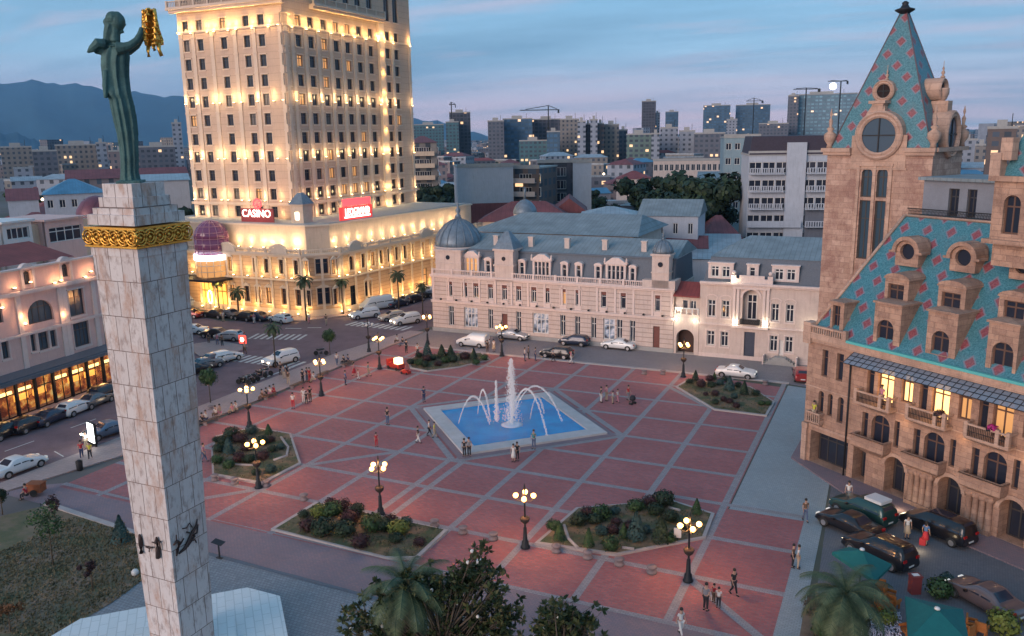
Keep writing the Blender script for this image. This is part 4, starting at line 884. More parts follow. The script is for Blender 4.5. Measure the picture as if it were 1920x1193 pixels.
nt.links.new(c, p.inputs['Base Color']); p.inputs['Roughness'].default_value = .45
br = nt.nodes.new('ShaderNodeTexBrick'); cx_ = nt.nodes.new('ShaderNodeCombineXYZ'); nt.links.new(mth(nt, 'ADD', s.outputs[0], s.outputs[1]), cx_.inputs[0]); nt.links.new(s.outputs[2], cx_.inputs[1]); nt.links.new(cx_.outputs[0], br.inputs[0])
br.inputs['Scale'].default_value = 1; br.inputs['Brick Width'].default_value = .3; br.inputs['Row Height'].default_value = .22; br.inputs['Mortar Size'].default_value = .02; bump(nt, p, br.outputs['Fac'], -.5, .03)
RF = Fr(-6.5, 73.7, R(-36.5)); RL = 26.0
rb_ = thing('corner_building', 'orange stone corner building with arcades, balconies and diamond tiled mansard', 'building', (RF.x, RF.y, 0))
q = lambda x0, y0, x1, y1, d=0, k='': (*RF.rect(x0, y0, x1, y1, d), k)
def qz(x0, x1, z0, z1, ym, k='', d=0): a, c, _, _ = RF.rect(x0, ym-5, x1, ym+5, d); return (a, c, z0, z1, k)
ZG = 11.5
step = RF.W(1821, 790)[0]-RF.W(1711, 765)[0]
# pixel spans of one bay, repeated along the front
ua = [RF.W(1611, 820)[0]+i*4.62 for i in range(5)]            # left end of each first floor balcony
A1 = [qz(1541, 1552, 7.9, 10.2, 682), qz(1568, 1581, 7.9, 10.2, 690), qz(1534, 1544, 4.7, 6.6, 755, 'a'), qz(1551.5, 1560.5, 4.7, 6.6, 760, 'a'), qz(1570, 1581, 4.4, 6.6, 770, 'a')]
AG = [qz(1518, 1589, .13, 2.95, 850), qz(1598, 1622, .13, 2.9, 875)]
B2 = []; B3 = []; GA = []
for i, u in enumerate(ua):
    B2 += [(u+.15, u+.7, 3.9, 6.0, ''), (u+1.05, u+2.7, 3.6, 6.15, 'a'), (u+3.1, u+3.55, 4.0, 6.1, '')]
    B3 += [(u+.35, u+1.0, 7.5, 9.9, ''), (u+1.35, u+2.75, 7.2, 9.95, ''), (u+3.45, u+4.6-.2, 7.75, 10.0, 'a')]
    GA.append((u+2.55 if i == 0 else u+2.5, u+4.35, .13, 3.25, 'a'))
ops = A1+AG+B2+B3+GA
b = MB(); wall(b, 0, RL, 0, 10.7, [o for o in ops if o not in AG+GA], depth=.35) if False else None
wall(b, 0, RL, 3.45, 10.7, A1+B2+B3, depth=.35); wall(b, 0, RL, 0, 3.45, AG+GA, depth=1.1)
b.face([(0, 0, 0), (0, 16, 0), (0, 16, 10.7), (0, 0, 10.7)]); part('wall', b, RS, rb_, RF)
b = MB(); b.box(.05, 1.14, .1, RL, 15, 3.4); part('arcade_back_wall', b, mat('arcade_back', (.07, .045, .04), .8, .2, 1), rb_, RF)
b = MB(); b.box(.05, .38, 3.4, RL, 15, 10.6); part('core', b, RS, rb_, RF)
b = MB()
for o in GA+AG:
    me_ = 0
for o in GA+AG: window(rb_, RF, o[0]+.15, o[1]-.15, .15, 3.0, 1.0, M['dframe'], M['glass'])
for i, o in enumerate(A1+B2+B3):
    j = i-len(A1)-len(B2); g = M['glass']
    if j in (1, 2, 4): g = M['lit']
    elif j in (5, 7): g = M['dimlit']
    window(rb_, RF, *o[:4], .25, M['bframe'], g, o[4], trim=None)
for i in (0, 1): glow(rb_, RF.pt(ua[0]+2+i*4.6, -.6, 9.6), 30, (1, .6, .25), .3)
# arches proud of the ground floor, piers with half columns
for i, o in enumerate(GA):
    b = MB(); m_ = (o[0]+o[1])/2; r = (o[1]-o[0])/2
    for k in range(12):
        q0, q1 = math.pi*k/12, math.pi*(k+1)/12; f = lambda a, e, y: (m_+(r+e)*math.cos(a), y, 3.25-r+(r+e)*math.sin(a))
        b.face([f(q0, .28, -.14), f(q1, .28, -.14), f(q1, .0, -.14), f(q0, .0, -.14)]); b.face([f(q0, .28, 0), f(q1, .28, 0), f(q1, .28, -.14), f(q0, .28, -.14)]); b.face([f(q0, 0, 0), f(q0, 0, -.14), f(q1, 0, -.14), f(q1, 0, 0)])
    part('arch', b, RST, rb_, RF)
pm = MB()
for k in range(4): pm.lathe([(.30, 0), (.30, .3), (.24, .35), (.22, 2.3), (.32, 2.45), (.38, 2.75)], 8, (-.75+k*.5, 0, .12))
pm.box(-1.1, -.3, 2.8, 1.1, .1, 3.2); pm.box(-1.05, -.34, .05, 1.05, .1, .4)
repeat('pier', pm.mesh('pier', RS), rb_, RF, [((GA[i][1]+GA[i+1][0])/2, -.12, 0) for i in range(4)])
b = MB(); b.box(-.0, -.25, 0, .5, .3, 3.3); b.box(0, -.3, 3.1, .6, .3, 3.5); part('corner_pier', b, RST, rb_, RF)
# first floor balconies: solid boxes on a swept bracket
bm2 = MB()
def sec(b, rows, m=0):
    for (x0, x1, y, z), (X0, X1, Y, Z) in zip(rows, rows[1:]):
        b.face([(x0, y, z), (x1, y, z), (X1, Y, Z), (X0, Y, Z)]); b.face([(x0, .02, z), (x0, y, z), (X0, Y, Z), (X0, .02, Z)]); b.face([(x1, y, z), (x1, .02, z), (X1, .02, Z), (X1, Y, Z)])
sec(bm2, [(.7, 2.3, -.1, 2.75), (.35, 2.6, -.45, 3.05), (.05, 2.9, -.85, 3.3), (-.02, 2.97, -.95, 3.42), (-.02, 2.97, -.95, 4.2), (-.08, 3.03, -1.02, 4.2), (-.08, 3.03, -1.02, 4.32)])
bm2.box(-.08, -1.02, 4.25, 3.03, -.82, 4.33); bm2.box(-.08, -1.02, 4.25, .12, 0, 4.334); bm2.box(2.83, -1.02, 4.25, 3.03, 0, 4.336); bm2.face([(0, -.9, 3.5), (2.95, -.9, 3.5), (2.95, 0, 3.5), (0, 0, 3.5)]); bm2.face([(0, -.82, 3.5), (2.9, -.82, 3.5), (2.9, -.82, 4.25), (0, -.82, 4.25)])
repeat('balcony', bm2.mesh('balcony', RS), rb_, RF, [(u, 0, 0) for u in ua])
bm3 = MB(); sec(bm3, [(.9, 2.2, -.05, 6.35), (.3, 2.8, -.5, 6.6), (0, 3.2, -.95, 6.85), (0, 3.2, -1.0, 7.05)]); bm3.box(0, -1.0, 7.0, 3.2, 0, 7.06)
for x in (.12, 2.35, 3.08): bm3.box(x-.13, -1.02, 7.05, x+.13, -.76, 8.1)
bm3.box(0, -1.0, 7.85, 3.2, -.86, 7.97); bm3.box(0, -1.0, 7.85, .12, 0, 7.965); bm3.box(3.08, -1.0, 7.85, 3.2, 0, 7.968)
mb3 = bm3.mesh('balcony', RST)
rl_ = MB()
for k in range(22): rl_.box(.28+k*.125, -.95, 7.06, .31+k*.125, -.92, 7.86)
rl_.box(.2, -.955, 7.4, 3.0, -.915, 7.44); rlm = rl_.mesh('railing', M['iron'])
for u in ua:
    x, y, _ = RF.pt(u, 0, 0); o = link('balcony', mb3, rb_, (x-rb_.location.x, y-rb_.location.y, 0), RF.a); link('railing', rlm, o)
b = MB(); sec(b, [(.9, 1.9, -.05, 3.5), (.75, 2.05, -.5, 3.75), (.7, 2.1, -.62, 3.95)]); b.box(.7, -.62, 3.9, 2.1, 0, 3.97); b.box(.68, -.64, 4.65, 2.12, -.5, 4.78)
for k in range(7): b.box(.72+k*.215, -.6, 3.95, .8+k*.215, -.53, 4.67)
for x in (.7, 2.0): b.box(x, -.62, 3.95, x+.12, 0, 4.2) ; b.box(x, -.62, 4.66, x+.12, 0, 4.77)
part('small_balcony', b, RST, rb_, RF)
b = MB(); b.tube([(RF.W(1596, 700)[0], -.12, .1), (RF.W(1596, 700)[0], -.12, 10.4)], .07, 8); part('drainpipe', b, M['iron'], rb_, RF)
# entablature, gutter, corner balustrade
for z0, z1, pr in ((10.7, 11.0, .2), (11.0, 11.4, .35), (3.3, 3.5, .08), (6.75, 6.85, .06)):
    b = MB(); b.box(-pr, -pr, z0, RL, .05, z1); part('cornice', b, RST, rb_, RF)
b = MB(); b.box(4.2, -.55, 11.36, RL, -.25, 11.56); part('gutter', b, plain('verdigris_gutter', (.10, .42, .40), .5), rb_, RF)
b = MB(); b.box(.0, -.34, 11.0, 4.2, .6, 11.42); part('corner_terrace', b, RST, rb_, RF)
balustrade(rb_, RF, .3, 3.9, 11.4, .75, -.25, RST, .22, post=3.6)
b = MB(); b.box(-.3, -.4, 10.5, .5, .5, 12.3); part('corner_pier', b, RST, rb_, RF)
# glass awning on thin ribs
aw, nt, p = newmat('awning_glass'); p.inputs['Base Color'].default_value = (.20, .23, .28, 1); p.inputs['Roughness'].default_value = .25; p.inputs['Alpha'].default_value = .93; p.inputs['Specular IOR Level'].default_value = .7
u0 = RF.W(1603, 660)[0]
b = MB(); b.face([(u0, -.1, 10.65), (RL, -.1, 10.65), (RL, -1.35, 9.95), (u0, -1.35, 9.95)]); part('awning', b, aw, rb_, RF)
b = MB(); n = 40
for k in range(n+1):
    x = u0+(RL-u0)*k/n; b.tube([(x, -.1, 10.67), (x, -1.36, 9.97)], .028, 4)
for t in (0, .33, .66, 1): b.tube([(u0, -.1-1.26*t, 10.67-.7*t), (RL, -.1-1.26*t, 10.67-.7*t)], .03, 4)
part('awning_frame', b, M['iron'], rb_, RF)
# tiled mansard
RY, RZ, HX = 6.6, 21.0, 3.4
b = MB(); b.face([(.25, -.1, ZG), (RL, -.1, ZG), (RL, RY, RZ), (HX, RY, RZ)]); b.face([(.25, -.1, ZG), (HX, RY, RZ), (HX, 14, RZ), (.25, 16, ZG)]); b.face([(RL, -.1, ZG), (RL, 16, ZG), (RL, RY, RZ)]); b.face([(HX, RY, RZ-.02), (RL, RY, RZ-.02), (RL, 15, RZ-.02), (HX, 15, RZ-.02)])
rfo = part('roof', b, tile, rb_, RF)
b = MB(); b.tube([(.25, -.12, ZG+.05), (HX, RY-.05, RZ+.05)], .14, 6); b.tube([(HX, RY, RZ+.05), (RL, RY, RZ+.05)], .12, 6); link('ridge_coping', b.mesh('ridge_coping', RST), rfo)
ysl = lambda z: -.1+(z-ZG)/(RZ-ZG)*(RY+.1)
def rdormer(x0, y0, x1, y1, d, win, k='', cap='arc', wz=None):
    a, c, z0, z1 = RF.rect(x0, y0, x1, y1, d); wv = RF.rect(*win, d); m_ = (a+c)/2
    b = MB(); wall(b, a, c, z0, z1, [(max(a+.1, wv[0]), min(c-.1, wv[1]), max(z0+.05, wv[2]), min(z1-.1, wv[3]), k)], y=d, depth=.3)
    yb0, yb1 = ysl(z0)+.3, ysl(z1)+.3
    b.face([(c, d, z0), (c, max(d, yb0), z0), (c, yb1, z1), (c, d, z1)]); b.face([(a, d, z0), (a, d, z1), (a, yb1, z1), (a, max(d, yb0), z0)])
    if cap == 'arc':
        n = 8; w2 = (c-a)/2+.1; P = [(m_+w2*math.cos(math.pi*i/n), z1+w2*.42*math.sin(math.pi*i/n)) for i in range(n+1)]
        b.face([(x, d-.1, z) for x, z in P])
        for p_, q_ in zip(P, P[1:]): b.face([(p_[0], d-.1, p_[1]), (p_[0], yb1+.4, p_[1]), (q_[0], yb1+.4, q_[1]), (q_[0], d-.1, q_[1])], 0, True)
    else: b.box(a-.12, d-.15, z1, c+.12, yb1, z1+.16)
    o = part('dormer', b, RS, rb_, RF); w_ = window(rb_, RF, max(a+.1, wv[0]), min(c-.1, wv[1]), max(z0+.05, wv[2]), min(z1-.1, wv[3]), d+.2, M['bframe'], M['glass'], k)
    mw = w_.matrix_basis.copy(); w_.parent = o; w_.matrix_basis = o.matrix_basis.inverted() @ mw; return o
c6 = lambda x, y: (1480+x/3.139, 380+y/3.139)
def rd(d, x0, y0, x1, y1, wx0, wy0, wx1, wy1, k='', cap='arc'): return rdormer(*c6(x0, y0), *c6(x1, y1), d, (*c6(wx0, wy0), *c6(wx1, wy1)), k, cap)
rd(.25, 240, 592, 318, 800, 252, 605, 296, 790, '', 'flat')
for (lx0, ly0, lx1, ly1, wx0, wx1, wy0) in ((497, 600, 655, 845, 515, 612, 690), (808, 650, 985, 905, 835, 940, 755), (1162, 715, 1345, 1000, 1188, 1318, 822), (1540, 790, 1740, 1100, 1570, 1700, 900)):
    rd(.15, lx0, ly0, lx1, ly1, wx0, wy0, wx1, ly1-4, 'a', 'flat')
for (lx0, ly0, lx1, ly1, wx0, wy0, wx1, wy1) in ((560, 452, 700, 606, 578, 480, 672, 603), (872, 498, 1035, 660, 893, 530, 1005, 655), (1228, 560, 1410, 722, 1258, 580, 1382, 720), (1600, 625, 1790, 800, 1640, 650, 1770, 795)):
    rd(1.7, lx0, ly0, lx1, ly1, wx0, wy0, wx1, wy1)
for (cx__, cy__, hw_, r) in ((693, 290, 68, 42), (1022, 325, 76, 47), (1372, 372, 76, 48), (1740, 420, 80, 50)):
    d = 3.6; a, c, z0, z1 = RF.rect(*c6(cx__-hw_, cy__-20), *c6(cx__+hw_, cy__+85), d); u, z = RF.W(*c6(cx__, cy__), d); rr = (RF.W(*c6(cx__+r, cy__), d)[0]-RF.W(*c6(cx__-r, cy__), d)[0])/2; R2 = (c-a)/2
    b = MB(); n = 24
    out = [(u+R2*math.cos(t), z+R2*math.sin(t)*1.0) if math.sin(t) > 0 else (u+max(-R2, min(R2, R2*1.4*math.cos(t))), z+max(-(z-z0), R2*1.6*math.sin(t))) for t in [2*math.pi*i/n for i in range(n)]]
    inn = [(u+rr*math.cos(t), z+rr*math.sin(t)) for t in [2*math.pi*i/n for i in range(n)]]
    for i in range(n):
        j = (i+1) % n
        b.face([(out[i][0], d, out[i][1]), (out[j][0], d, out[j][1]), (inn[j][0], d, inn[j][1]), (inn[i][0], d, inn[i][1])]); b.face([(inn[i][0], d, inn[i][1]), (inn[j][0], d, inn[j][1]), (inn[j][0], d+.35, inn[j][1]), (inn[i][0], d+.35, inn[i][1])])
        b.face([(out[i][0], d, out[i][1]), (out[i][0], ysl(out[i][1])+.5, out[i][1]), (out[j][0], ysl(out[j][1])+.5, out[j][1]), (out[j][0], d, out[j][1])])
    for i in range(n//2):                     # eyebrow
        f = lambda t, k, y: (u+(R2+k)*math.cos(t), y, z+(R2+k)*math.sin(t)); t0, t1 = math.pi*i/12, math.pi*(i+1)/12
        b.face([f(t0, .2, d-.25), f(t1, .2, d-.25), f(t1, -.1, d-.25), f(t0, -.1, d-.25)]); b.face([f(t0, .2, d-.25), f(t0, .2, d+1.2), f(t1, .2, d+1.2), f(t1, .2, d-.25)]); b.face([f(t0, -.1, d-.25), f(t1, -.1, d-.25), f(t1, -.1, d), f(t0, -.1, d)])
    for s_ in (-1, 1): b.box(u+s_*(R2+.15)-.28, d-.28, z-.12, u+s_*(R2+.15)+.28, d+.8, z+.05)
    o = part('round_dormer', b, RS, rb_, RF)
    b = MB(); b.face([(u+rr*math.cos(2*math.pi*i/n), d+.3, z+rr*math.sin(2*math.pi*i/n)) for i in range(n)]); link('pane', b.mesh('pane', M['glass']), o)
# upper storey behind the ridge with its railing, and the right hand turret
b = MB(); a, c, z0, z1 = RF.rect(1772, 336, 1862, 410, 9); wall(b, a-2, RL, 20.9, z1-.2, [(a+.3, a+1.2, 21.0, z1-.8), (a+1.9, a+2.7, 21.0, z1-.8)], y=9, depth=.3); b.box(a-2, 9.4, 20.9, RL, 15, z1-.25); part('penthouse', b, mat('penthouse_grey', (.20, .21, .24), .8, .15, 1), rb_, RF)
b = MB(); b.prism([(a-2.3, 8.6), (RL, 8.6), (RL, 15.4), (a-2.3, 15.4)], z1-.2, z1+.05); part('penthouse_roof', b, M['zinc'], rb_, RF)
for o in ((a+.3, a+1.2, 21.0, z1-.8), (a+1.9, a+2.7, 21.0, z1-.8)): window(rb_, RF, *o, 9.25, M['dframe'], M['glass'])
b = MB()
for k in range(60):
    x = HX+.2+k*.12; b.tube([(x, RY+.05, RZ+.1), (x+.12, RY+.05, RZ+.62)], .02, 3); b.tube([(x+.12, RY+.05, RZ+.1), (x, RY+.05, RZ+.62)], .02, 3)
b.box(HX+.1, RY+.02, RZ+.6, HX+7.4, RY+.08, RZ+.68); part('railing', b, M['iron'], rb_, RF)
d = 2.2; a, _, z0, z1 = RF.rect(1860, 340, 1918, 448, d); wv = RF.rect(1880, 366, 1912, 440, d); sw = 4.6
b = MB(); wall(b, a, a+sw, z0-.3, z1, [(*wv, 'a'), (wv[0]+2.1, wv[1]+2.1, wv[2], wv[3], 'a')], y=d, depth=.35); b.face([(a, d, z0), (a, d, z1), (a, d+sw, z1), (a, d+sw, z0)]); b.box(a+.05, d+.4, z0-2, a+sw, d+sw, z1); b.box(a-.35, d-.35, z0-.4, a+sw+.3, d+sw, z0-.1); b.box(a-.3, d-.3, z1-.01, a+sw+.3, d+sw+.3, z1+.35); part('turret', b, RS, rb_, RF)
for k in (0, 2.1): window(rb_, RF, wv[0]+k, wv[1]+k, wv[2], wv[3], d+.25, M['bframe'], M['glass'])
b = MB(); b.prism([(a+.3, d+.3), (a+sw-.3, d+.3), (a+sw-.3, d+sw-.3), (a+.3, d+sw-.3)], z1+.35, z1+7.5, top=.06); part('turret_roof', b, tile, rb_, RF)
b = MB(); b.box(a-.3, d-.3, z1+.35, a+.45, d+.4, z1+1.9); b.box(a+.3, d-.2, z1+1.4, a+1.1, d+.5, z1+2.9); part('stepped_gable', b, RST, rb_, RF)
# flowers and people on balconies come later; wall lamps under the eaves
for u in ua[:4]: glow(rb_, RF.pt(u+4.0, -.5, 6.4), 9, (1, .62, .3), .2)
for o in GA[:3]: glow(rb_, RF.pt((o[0]+o[1])/2, 0.5, 2.6), 4, (1, .6, .3), .2)
# side oriel that shows beyond the corner
b = MB(); b.lathe([(.1, 3.0), (.8, 3.6), (.9, 4.0), (.9, 6.0), (1.0, 6.1), (.2, 7.2)], 8, (-.15, 2.2, 0)); b.lathe([(.05, 7.1), (.2, 7.4), (.04, 8.2)], 8, (-.15, 2.2, 0)); part('oriel', b, RST, rb_, RF)

# tower with the spire
TF = Fr(-6.75, 84.3, R(-22)); TWD, TD = 9.35, 6.6; ZT = 26.4
st = thing('spire_tower', 'square stone tower with round windows and tall blue tiled spire', 'tower', (TF.x, TF.y, 0))
lan = []
for x0, x1 in ((1616, 1636), (1645, 1665)):
    a, c, _, z1 = TF.rect(x0, 316, x1, 330); lan += [(a, c, TF.W(1630, 370)[1], z1, 'a'), (a, c, 16.5, TF.W(1630, 374)[1]-.1, '')]
lan = [(a, c, z0, z1, k) for a, c, z0, z1, k in lan]
TR_ = Fr(*TF.pt(TWD, 0, 0)[:2], R(68))
b = MB(); wall(b, 0, TWD, 8, ZT, lan, depth=.35); b.face([(0, 0, 8), (0, 0, ZT), (0, TD, ZT), (0, TD, 8)]); part('wall', b, TS, st, TF)
lr = [(TD/2-.75, TD/2-.15, 20.5, 23.6, 'a'), (TD/2+.15, TD/2+.75, 20.5, 23.6, 'a'), (TD/2-.75, TD/2-.15, 16.5, 20.2, ''), (TD/2+.15, TD/2+.75, 16.5, 20.2, '')]
b = MB(); wall(b, 0, TD, 8, ZT, lr, depth=.3); part('wall', b, TS, st, TR_)
b = MB(); b.box(.02, .38, 8, TWD-.35, TD, ZT-.05); part('core', b, TS, st, TF)
for o in lan: window(st, TF, *o[:4], .25, M['dframe'], M['glassb'], o[4])
for o in lr: window(st, TR_, *o[:4], .2, M['dframe'], M['glassb'], o[4])
b = MB()
a0, a1 = lan[0][0], lan[2][1]
for x in (a0-.28, (lan[0][1]+lan[2][0])/2, a1+.28): b.box(x-.13, -.14, 15, x+.13, .02, lan[0][3]+.2)
b.box(a0-.45, -.18, lan[0][3]+.2, a1+.45, .02, lan[0][3]+.45); b.box(a0-1.6, -.1, ZT-1.9, a1+1.6, .02, ZT-1.75); part('window_pilasters', b, RST, st, TF)
b = MB(); b.box(-.45, -.45, ZT-.35, TWD/2-2.4, .03, ZT); b.box(TWD/2+2.4, -.45, ZT-.35, TWD+.3, .03, ZT); b.box(-.3, -.3, ZT-.65, TWD/2-2.4, .025, ZT-.35); b.box(TWD/2+2.4, -.3, ZT-.65, TWD+.2, .025, ZT-.35); part('cornice', b, RST, st, TF)
b = MB(); b.box(-.01, -.4, ZT-.36, TD+.3, .03, ZT-.01); part('cornice', b, RST, st, TR_)
apx = TF.W(1693, 5, TD/2)[1]-.7
b = MB(); b.prism([(.25, .1), (TWD-.25, .1), (TWD-.25, TD-.1), (.25, TD-.1)], ZT, apx, top=.05); spo = part('spire', b, tile, st, TF)
b = MB()
for x, y in ((.25, .1), (TWD-.25, .1), (TWD-.25, TD-.1), (.25, TD-.1)):
    cx_, cy_ = TWD/2, TD/2; b.tube([(x, y, ZT), (cx_+(x-cx_)*.05, cy_+(y-cy_)*.05, apx)], .06, 5)
link('ridge_coping', b.mesh('ridge_coping', mat('dark_ridge', (.13, .09, .10), .6)), spo)
b = MB(); b.lathe([(.3, -.3), (.8, 0), (.85, .1), (.4, .25), (.25, .5), (.3, .65), (.1, .8)], 12, (TWD/2, TD/2, apx)); part('spire_cap', b, M['iron'], st, TF)
def ring(fr, u, z, d, ro, ri, dep, m, pane, name='round_window', sx=1.0):
    b = MB(); n = 32; P = lambda r, t, y: (u+r*sx*math.cos(t), y, z+r*math.sin(t))
    prof = [(ri, d+.12), (ri, d), (ri+(ro-ri)*.25, d-.12), (ri+(ro-ri)*.5, d-.05), (ri+(ro-ri)*.75, d-.15), (ro, d-.03), (ro, d+dep)]
    for i in range(n):
        t0, t1 = 2*math.pi*i/n, 2*math.pi*(i+1)/n
        for (r0, y0), (r1, y1) in zip(prof, prof[1:]): b.face([P(r0, t0, y0), P(r0, t1, y0), P(r1, t1, y1), P(r1, t0, y1)])
    o = part(name, b, m, st, fr)
    b = MB(); b.face([P(ri, 2*math.pi*i/n, d+.1) for i in range(n)]); link('pane', b.mesh('pane', pane), o)
    b = MB(); b.box(u-.05, d+.02, z-ri, u+.05, d+.08, z+ri); b.box(u-ri, d+.03, z-.05, u+ri, d+.07, z+.05); link('glazing_bar', b.mesh('glazing_bar', M['iron']), o)
    return o
u, z = TF.W(1648, 254, -.1); ro = (TF.W(1693, 254)[0]-TF.W(1603, 254)[0])/2; ri = ro*.7
ring(TF, u, z, -.22, ro, ri, 2.6, RST, M['glassb'])
b = MB(); b.box(u-ro*1.15, -.05, ZT-1.75, u+ro*1.15, .03, z); part('apron', b, RST, st, TF)
ub, zb = TF.W(1657, 171, 1.1); rb2 = ro*.46
ring(TF, ub, zb, 1.0, rb2, rb2*.6, 2.2, RST, plain('dark_hollow', (.02, .01, .01), .9))
b = MB(); w1 = .9
b.face([(ub-.45, .35, zb-rb2), (ub+.45, .35, zb-rb2), (ub+.75, .0, z+ro*.85), (ub-.95, .0, z+ro*.85)]); b.box(ub-.75, -.1, zb-rb2-.1, ub+.7, 1.6, zb-rb2+.15); b.box(ub-.5, .05, z+ro*.8, ub+.5, 1.6, zb-rb2-.05); part('bracket', b, RST, st, TF)
finial(st, (ub, 1.6), zb+rb2, .45, TF, RST)
us, zs = TD/2, z
ring(TR_, us, zs, -.22, ro*.95, ri*.95, 1.6, RST, M['glassb'], sx=.8); ring(TR_, us, zb, .9, rb2, rb2*.6, 1.6, RST, M['glassb'])
b = MB(); b.lathe([(.15, -.6), (.45, -.2), (.6, .2), (.62, .7)], 10, (us, 1.0, zb-.6)); b.box(us-.5, .2, zs+ro*.8, us+.5, 1.6, zb-rb2); part('bracket', b, RST, st, TR_)
finial(st, (us, 1.0), zb+rb2, .5, TR_, RST)
for (x, y) in ((.1, .1), (TWD-.1, .1), (TWD-.1, TD-.1), (.1, TD-.1)):
    b = MB(); b.lathe([(.28, 0), (.22, .3), (.5, .75), (.55, 1.2), (.2, 1.5), (.35, 1.7), (.12, 1.9), (.18, 2.4), (.04, 2.7), (.12, 3.0), (.02, 3.5)], 12, (x, y, ZT)); part('finial', b, RST, st, TF)

# ================================================================ pink mansion with the lit cafe on the left
LF = Fr(-84.4, 50.0, R(96)); cl = lambda x, y: (x/3.51, 380+y/3.51)
lb = thing('cafe_mansion', 'pink mansion with red roof, arched windows and a glowing glazed cafe below', 'building', (LF.x, LF.y, 0))
def lw(x0, y0, x1, y1, k='', d=0): return (*LF.rect(*cl(x0, y0), *cl(x1, y1), d), k)
LO = [lw(178, 640, 350, 790, 'a'), lw(455, 570, 555, 745), lw(487, 785, 590, 945), lw(205, 860, 236, 980), lw(256, 850, 322, 970), lw(335, 838, 372, 950), lw(14, 905, 60, 1030), lw(-60, 640, 15, 800, 'a')]
lend = LF.W(*cl(690, 900))[0]
ztc = LF.W(*cl(300, 560))[1]; zcan = LF.W(*cl(300, 1060))[1]
PK = mat('mansion_pink', (.62, .42, .38), .8, .08, .8, streak=.15)
b = MB(); wall(b, -14, lend, zcan-.5, ztc, LO, depth=.35); part('wall', b, PK, lb, LF)
for o in LO: window(lb, LF, *o[:4], .25, M['dframe'], M['glassb'], o[4], trim='sill' if o[4] == '' else None, tm=M['pinkt'])
b = MB(); b.box(-14, .37, 0, lend, 14, ztc); b.face([(lend, 0, 0), (lend, .4, 0), (lend, .4, ztc), (lend, 0, ztc)]); part('core', b, PK, lb, LF)
for z0, z1, pr in ((ztc-.2, ztc+.2, .4), (zcan+ (ztc-zcan)*.44, zcan+(ztc-zcan)*.44+.3, .25), (ztc+2.4, ztc+2.6, .1)):
    b = MB(); b.box(-14, -pr, z0, lend+pr, .02 if pr > .2 else .5, z1); part('cornice', b, M['pinkt'], lb, LF)
at = [lw(152, 430, 200, 540, 'a', .3), lw(405, 398, 450, 490, 'a', .3)]
b = MB(); wall(b, -14, lend, ztc+.2, ztc+2.4, [(o[0], o[1], max(ztc+.3, o[2]), ztc+2.2, 'a') for o in at], y=.3, depth=.25); part('attic', b, PK, lb, LF)
for o in at:
    window(lb, LF, o[0], o[1], max(ztc+.3, o[2]), ztc+2.2, .5, M['dframe'], M['glass'], 'a'); m_ = (o[0]+o[1])/2; r = (o[1]-o[0])/2+.1
    b = MB()
    for i in range(10):
        q0, q1 = math.pi*i/10, math.pi*(i+1)/10; f = lambda t, k, y: (m_+(r+k)*math.cos(t), y, ztc+2.1+(r+k)*math.sin(t)); b.face([f(q0, .35, .1), f(q1, .35, .1), f(q1, 0, .1), f(q0, 0, .1)]); b.face([f(q0, .35, .1), f(q0, .35, .6), f(q1, .35, .6), f(q1, .35, .1)])
    for s_ in (-1, 1): b.box(m_+s_*(r+.17)-.17, .1, ztc+.2, m_+s_*(r+.17)+.17, .5, ztc+2.1)
    part('arch_surround', b, M['pinkt'], lb, LF)
b = MB()
for x in (-13.8, LF.W(*cl(140, 700))[0], LF.W(*cl(400, 700))[0], LF.W(*cl(612, 700))[0], lend-.3): b.v and None
pmx = MB(); pmx.box(-.3, -.16, zcan, .3, .02, ztc-.2); repeat('pilaster', pmx.mesh('pilaster', M['pinkt']), lb, LF, [(x, 0, 0) for x in (LF.W(*cl(120, 700))[0], LF.W(*cl(400, 700))[0], LF.W(*cl(430, 700))[0], LF.W(*cl(625, 700))[0])])
b = MB(); b.face([(-14, .6, ztc+2.6), (5.6, .6, ztc+2.6), (5.6, 1.2, ztc+3.5), (-14, 1.2, ztc+3.5)]); part('lower_mansard', b, M['slate'], lb, LF)
b = MB(); e = LF.W(*cl(450, 370), 2)[0]; f_ = LF.W(*cl(235, 255), 6)
b.face([(-16, 1.0, ztc+3.4), (e, 1.0, ztc+2.7), (f_[0], 7, f_[1]), (-16, 7, f_[1])]); b.face([(e, 1.0, ztc+2.7), (e, 12, ztc+2.7), (f_[0], 7, f_[1])]); part('roof', b, M['redroof'], lb, LF)
uh = thing('white_penthouse_block', 'white flat roofed upper block with long windows behind the red roof', 'building', LF.pt(0, 10, 0))
for (x0, y0, x1, y1) in ((18, 130, 215, 300), (300, 110, 560, 330)):
    a, c, z0, z1 = LF.rect(*cl(x0, y0), *cl(x1, y1), 10); zw0, zw1 = z0+(z1-z0)*.35, z0+(z1-z0)*.8
    b = MB(); wall(b, a, c, 0, z1, [(a+.6, c-.4, zw0, zw1)], y=10, depth=.3); b.box(a, 10.35, 0, c, 18, z1); b.box(a-.3, 9.6, z1, c+.3, 18, z1+.25); part('wall', b, M['white'] if x0 < 100 else PK, uh, LF); window(uh, LF, a+.6, c-.4, zw0, zw1, 10.2, M['white'], M['glass'])
b = MB(); a, c, z0, z1 = LF.rect(*cl(0, 120), *cl(560, 330), 12); b.box(a-4, 11, 0, c, 20, z1-.3); part('rear_block', b, M['cream'], uh, LF)
